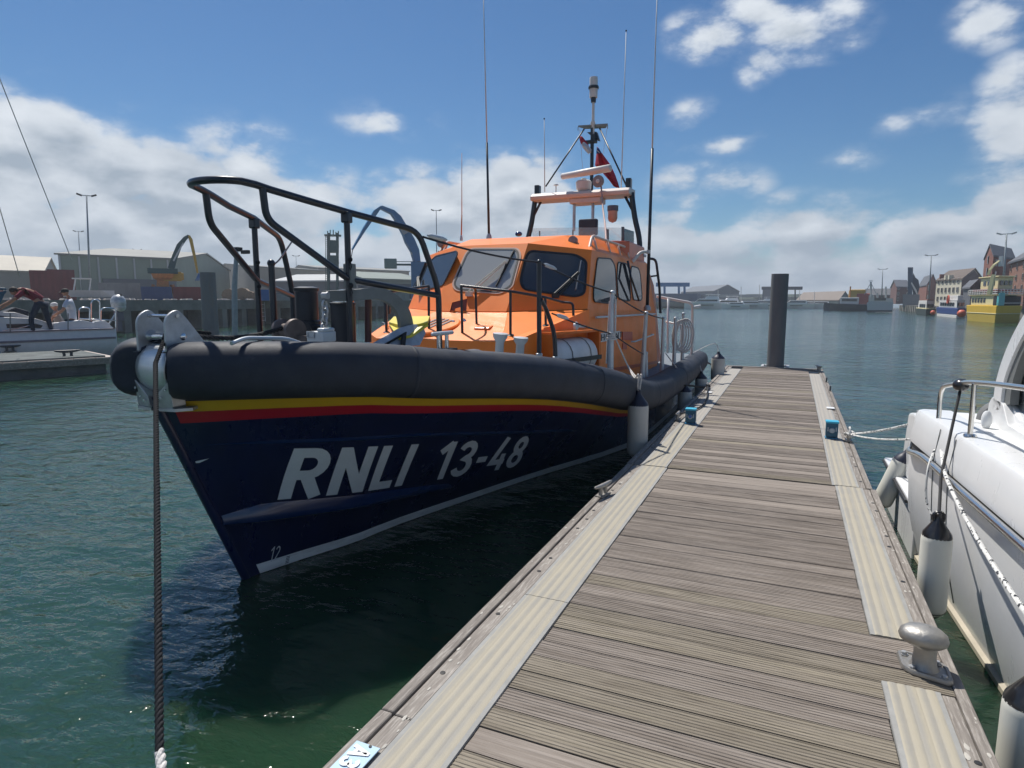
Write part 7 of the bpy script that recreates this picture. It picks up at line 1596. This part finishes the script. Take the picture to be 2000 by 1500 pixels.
for lab, px, D, L, face, fly in (('large white motor yacht at the left of the marina, bow to the left', 1378, 172, 15, 1.5, True), ('white yacht with flybridge second from the left in the marina', 1418, 176, 13, 1.7, True), ('low white open boat in front of the marina', 1436, 168, 9, 1.5, False), ('grey-white yacht left of the dark pile, low in the water', 1468, 174, 11, -1.4, False), ('white yacht partly hidden by the left side of the dark pile', 1492, 178, 12, 1.4, True), ('white yacht just right of the dark pile', 1553, 180, 12, 1.6, False), ('small white cruiser in front of the teal gabled shed', 1578, 182, 10, -1.5, False), ('white yacht lying low behind the others right of the pile', 1600, 190, 10, 1.5, False)):
    yacht(lab, px, 600, D, L, face, fly=fly)
for k, px in enumerate((1395, 1452)):
    q = MB(); c = at(px, 578, D=200); q.box(c, (9, 5, .8)); tag(q.build('white_canopy', whr), ['wide white canopy roof behind the left marina yachts', 'white canopy roof behind the middle marina yachts'][k], 'canopy')
for k, (px, yt, D) in enumerate(((1402, 566, 190), (1447, 560, 195), (1483, 556, 200), (1561, 566, 190), (1590, 570, 188))):
    p = at(px, 596, D=D); tag(MB().tube([p, at(px + .6, yt, D=D)], .09, 6).build('yacht_mast', offw), ['thin pale mast above the largest motor yacht', 'thin pale mast above the open boat', 'thin mast left of the dark pile', 'thin mast right of the dark pile', 'thin mast before the brown-roofed shed'][k], 'mast', 'masts in the far marina')
# dark work boats and red/yellow gear
t = thing('work_barge', 'low dark work barge with white wheelhouse at the right quay end', 'boat', at(1658, 605, D=150)); c = at(1658, 604, D=150); c.z = 0; e, f = loc_frame(1658, 150, 10); RM = Matrix((e, f, Z)).transposed()
q = MB(); q.rings(hull_rings(c, -e, 9.5, 4, 1.3)); q.build('hull', MATS['tower_dark'], t); q = MB(); q.box(c + Z * 2.0, (3.4, 2.4, 1.5), RM); q.build('wheelhouse', offw, t, bevel=.1); q = MB(); q.box(c + Z * 2.2 - f * 1.22, (2.8, .06, .5), RM); q.build('window', cwin, t); MB().bar(c + Z * 2.7, c + Z * 5.0, .25).build('mast', corg, t)
t = thing('dredger_gear', 'yellow and red deck machinery behind the dark work barge', 'machinery', at(1680, 600, D=165)); D6 = lambda x, y: at(x, y, D=165)
MB().box(D6(1673, 585), (3.2, 3, 4.5)).build('yellow_frame', cyl_, t, bevel=.3); MB().box(D6(1686, 586), (3.0, 3, 3.0)).build('red_housing', mat('gear_red', (.35, .06, .05), .6), t, bevel=.2); MB().bar(D6(1672, 580), D6(1674, 566), .3).build('post', cyl_, t)
# white ship
t = thing('white_ship', 'white steel ship with two masts moored before the brick houses', 'ship', at(1716, 606, D=132)); c = at(1716, 606, D=132); c.z = 0; e, f = loc_frame(1716, 132, 10); RM = Matrix((e, f, Z)).transposed(); S3 = lambda x, y: at(x, y, D=132)
q = MB(); q.prism([S3(1694, 607), S3(1743, 607), S3(1745, 590), S3(1697, 588), S3(1693, 592)], f * 4); q.build('hull', mat('ship_white', (.50, .53, .56), .5, var=.06), t); q = MB(); q.prism([S3(1696, 588), S3(1744, 590), S3(1744, 583), S3(1708, 582), S3(1706, 577), S3(1697, 577)], f * 3.4); q.build('superstructure', offw, t)
q = MB(); q.prism([S3(1693, 609), S3(1743, 609), S3(1743, 606), S3(1693, 606)], -f * .05); q.build('boot_band', dark, t)
for x, y in ((1701, 550), (1730, 560), (1714, 572)): MB().tube([S3(x, 582), S3(x, y)], .16, 6).build('mast', offw, t)
for a, b_ in (((1701, 552), (1688, 575)), ((1701, 552), (1712, 575)), ((1701, 548), (1697, 549)), ((1701, 548), (1705, 549))): MB().bar(S3(*a), S3(*b_), .10).build('rigging', galv, t)
for i in range(3): q = MB(); q.box(S3(1712 + i * 7, 584) - f * .03, (.7, .1, .5), RM); q.build('window', cwin, t)
# brown day boat, blue passenger boat, yellow ferry: hull seen from the quarter
def quarter_boat(name, label, cat, A, Bc, Cc, rows, mats):
    "A,Bc,Cc: (photo x, waterline y) of far end, near corner, right end"
    a, b_, c = [at(*p, Z=0) for p in (A, Bc, Cc)]; t = thing(name, label, cat, b_); d_ = a + c - b_
    for (nm, z0, z1, f0, f1, m) in rows:
        ce = (a + c) / 2; g = lambda p, k, z: ce + (p - ce) * k + Z * z
        q = MB(); q.rings([[g(p, f0, z0) for p in (a, b_, c, d_)], [g(p, f1, z1) for p in (a, b_, c, d_)]]); q.build(nm, m, t, bevel=.06)
    return t, a, b_, c, d_
zf = lambda py, p: at(1900, py, D=p.length).z
yw = mat('ferry_yellow', (.72, .46, .03), .45, var=.06, scale=.5); yw2 = mat('ferry_cream', (.70, .62, .34), .5, var=.05); teal = mat('panel_turquoise', (.08, .42, .45), .45); awn = mat('awning_red', (.22, .03, .04), .7)
pB = at(1943, 631, Z=0); z_ = lambda py: at(1943, py, D=pB.length).z
t, a, b_, c, d_ = quarter_boat('ferry', 'yellow passenger ferry with open upper deck moored on the right quay', 'ferry', (1886, 626), (1943, 631), (1992, 630), [('hull_bottom', -.3, z_(613), .93, .985, mat('ferry_yellow_dull', (.50, .36, .05), .5, var=.08)), ('hull', z_(613) + .003, z_(597), .99, 1.03, yw), ('rub_strake', z_(614), z_(612), 1.01, 1.02, yw2)], None)
U_ = (a - b_).normalized(); V_ = (c - b_).normalized(); LA = (a - b_).length; LC = (c - b_).length
def fb(u0, u1, v0, v1, y0, y1, m, nm, bev=.05): q = MB(); q.prism([b_ + U_ * (u * LA) + V_ * (v * LC) + Z * z_(y0) for u, v in ((u0, v0), (u1, v0), (u1, v1), (u0, v1))], Z * (z_(y1) - z_(y0))); return q.build(nm, m, t, bevel=bev)
fb(.12, .92, .06, .94, 597, 577, yw2, 'lower_saloon'); fb(-.02, .98, .0, 1.0, 577, 575, yw2, 'upper_deck'); fb(.03, .14, .02, .98, 597, 578, dark, 'saloon_doorway'); fb(-.03, .03, .02, .26, 597, 572, teal, 'turquoise_screen'); fb(.03, .9, .05, .95, 568, 564, awn, 'red_benches')
for k in range(5): fb(.42 + k * .1, .48 + k * .1, .045, .06, 591, 582, cwin, 'window', 0)
fb(.18, .75, .2, .8, 564, 540, yw2, 'wheelhouse'); fb(.14, .8, .14, .86, 540, 537.5, yw2, 'wheelhouse_roof')
for k in range(3): fb(.28 + k * .14, .37 + k * .14, .185, .205, 556, 547, cwin, 'window', 0)
for k in range(3): fb(.165, .185, .28 + k * .18, .40 + k * .18, 556, 547, cwin, 'window', 0)
q = MB()
for y in (573, 569, 565):
    zz_ = z_(y); q.bar(b_ + Z * zz_, b_ + U_ * LA * .98 + Z * zz_, .06); q.bar(b_ + Z * zz_, b_ + V_ * LC + Z * zz_, .06)
for k in range(13): q.bar(b_ + U_ * LA * k / 12 + Z * z_(576), b_ + U_ * LA * k / 12 + Z * z_(565), .05)
for k in range(9): q.bar(b_ + V_ * LC * k / 8 + Z * z_(576), b_ + V_ * LC * k / 8 + Z * z_(565), .05)
q.build('upper_rail', offw, t, kind='stuff'); q = MB(); q.bar(b_ + Z * z_(592), b_ + V_ * LC + Z * z_(592), .07); q.build('stern_rail', offw, t)
beam('diagonal_strut', [(1936, 575), (1944, 536)], [.2, .10], yw2, t, pB.length - 2, .3); beam('arch_strut', [(1933, 537), (1936, 527), (1944, 517), (1956, 508)], [.09, .08, .07, .05], yw2, t, pB.length, .2); beam('radar_mast', [(1958, 520), (1959, 500)], [.15, .08], offw, t, pB.length, .3)
pB = at(1862, 621, Z=0)
bb_ = mat('hull_blue', (.02, .05, .22), .35, var=.08)
t, a, b_, c, d_ = quarter_boat('passenger_boat', 'blue and white passenger boat between the brown boat and the yellow ferry', 'boat', (1829, 617), (1868, 621), (1886, 620), [('boot_band', -.2, .35, .97, .98, offw), ('hull', .353, 1.18, .985, 1.07, bb_), ('deckhouse', 1.2, 2.15, .90, .86, offw)], None); U_ = (a - b_).normalized(); V_ = (c - b_).normalized(); LA = (a - b_).length; LC = (c - b_).length
def z_(py): return at(1865, py, D=pB.length).z
for k in range(6): fb(.18 + k * .12, .27 + k * .12, .02, .06, 598, 591, cwin, 'window', 0)
for k in range(2): fb(.02, .06, .2 + k * .35, .45 + k * .35, 598, 591, cwin, 'window', 0)
fb(.05, 1.0, .05, .95, 587.5, 586, offw, 'roof'); fb(.1, .55, .2, .8, 586, 577, offw, 'upper_house')
q = MB(); p = b_ + U_ * LA * .45 + Z * z_(585) - V_ * .1; q.tube([p + U_ * math.cos(s) * .4 + Z * math.sin(s) * .5 for s in [2 * math.pi * k / 14 for k in range(14)]], .10, 6, closed=True); q.build('lifebuoy', mat('buoy_orange', (.6, .10, .05), .5), t, smooth=True)
t, a, b_, c, d_ = quarter_boat('day_boat', 'small brown and cream boat left of the blue passenger boat', 'boat', (1789, 613), (1808, 615.5), (1827, 615), [('hull', -.2, .85, .97, 1.05, mat('hull_dark_green', (.035, .05, .045), .5)), ('gunwale', .86, .98, 1.07, 1.07, yw2), ('cabin', .98, 2.12, .85, .8, offw)], None); U_ = (a - b_).normalized(); V_ = (c - b_).normalized(); LA = (a - b_).length; LC = (c - b_).length
pB = b_.copy()
def z_(py): return at(1808, py, D=pB.length).z
for k in range(3): fb(.2 + k * .2, .33 + k * .2, .03, .09, 601, 594, cwin, 'window', 0)
fb(.03, .09, .15, .8, 601, 594, cwin, 'window', 0); fb(.1, .9, .15, .85, 587, 584.5, mat('roof_russet', (.20, .08, .05), .7), 'canopy'); 
for u0 in (.15, .85): fb(u0, u0 + .02, .2, .22, 592, 586, brk, 'post', 0)
for px, py, r, D, l in ((1878, 612.5, .5, 73, 'larger orange ball fender at the bow of the yellow ferry'), (1822, 610.5, .36, 88, 'smaller pink ball fender between the brown and the blue boat')): 
    c = at(px, py, D=D - 2); tag(MB().sph(c, r * .72, n=16, m=10).build('ball_fender', mat('ball_orange', (.62, .13, .07), .45), smooth=True), l, 'fender')
# ------------------------------------------------------------------ thin sea haze
hm = bpy.data.materials.new('haze_air'); hm.use_nodes = True; N = hm.node_tree.nodes; N.clear()
o_ = N.new('ShaderNodeOutputMaterial'); v_ = N.new('ShaderNodeVolumePrincipled'); v_.inputs['Density'].default_value = HAZE; v_.inputs['Color'].default_value = (.80, .88, .97, 1); v_.inputs['Anisotropy'].default_value = .3
hm.node_tree.links.new(v_.outputs[0], o_.inputs['Volume'])
if HAZE > 0: MB().box((-100, 350, 15), (1500, 1300, 32.6)).build('haze', hm, kind='stuff')
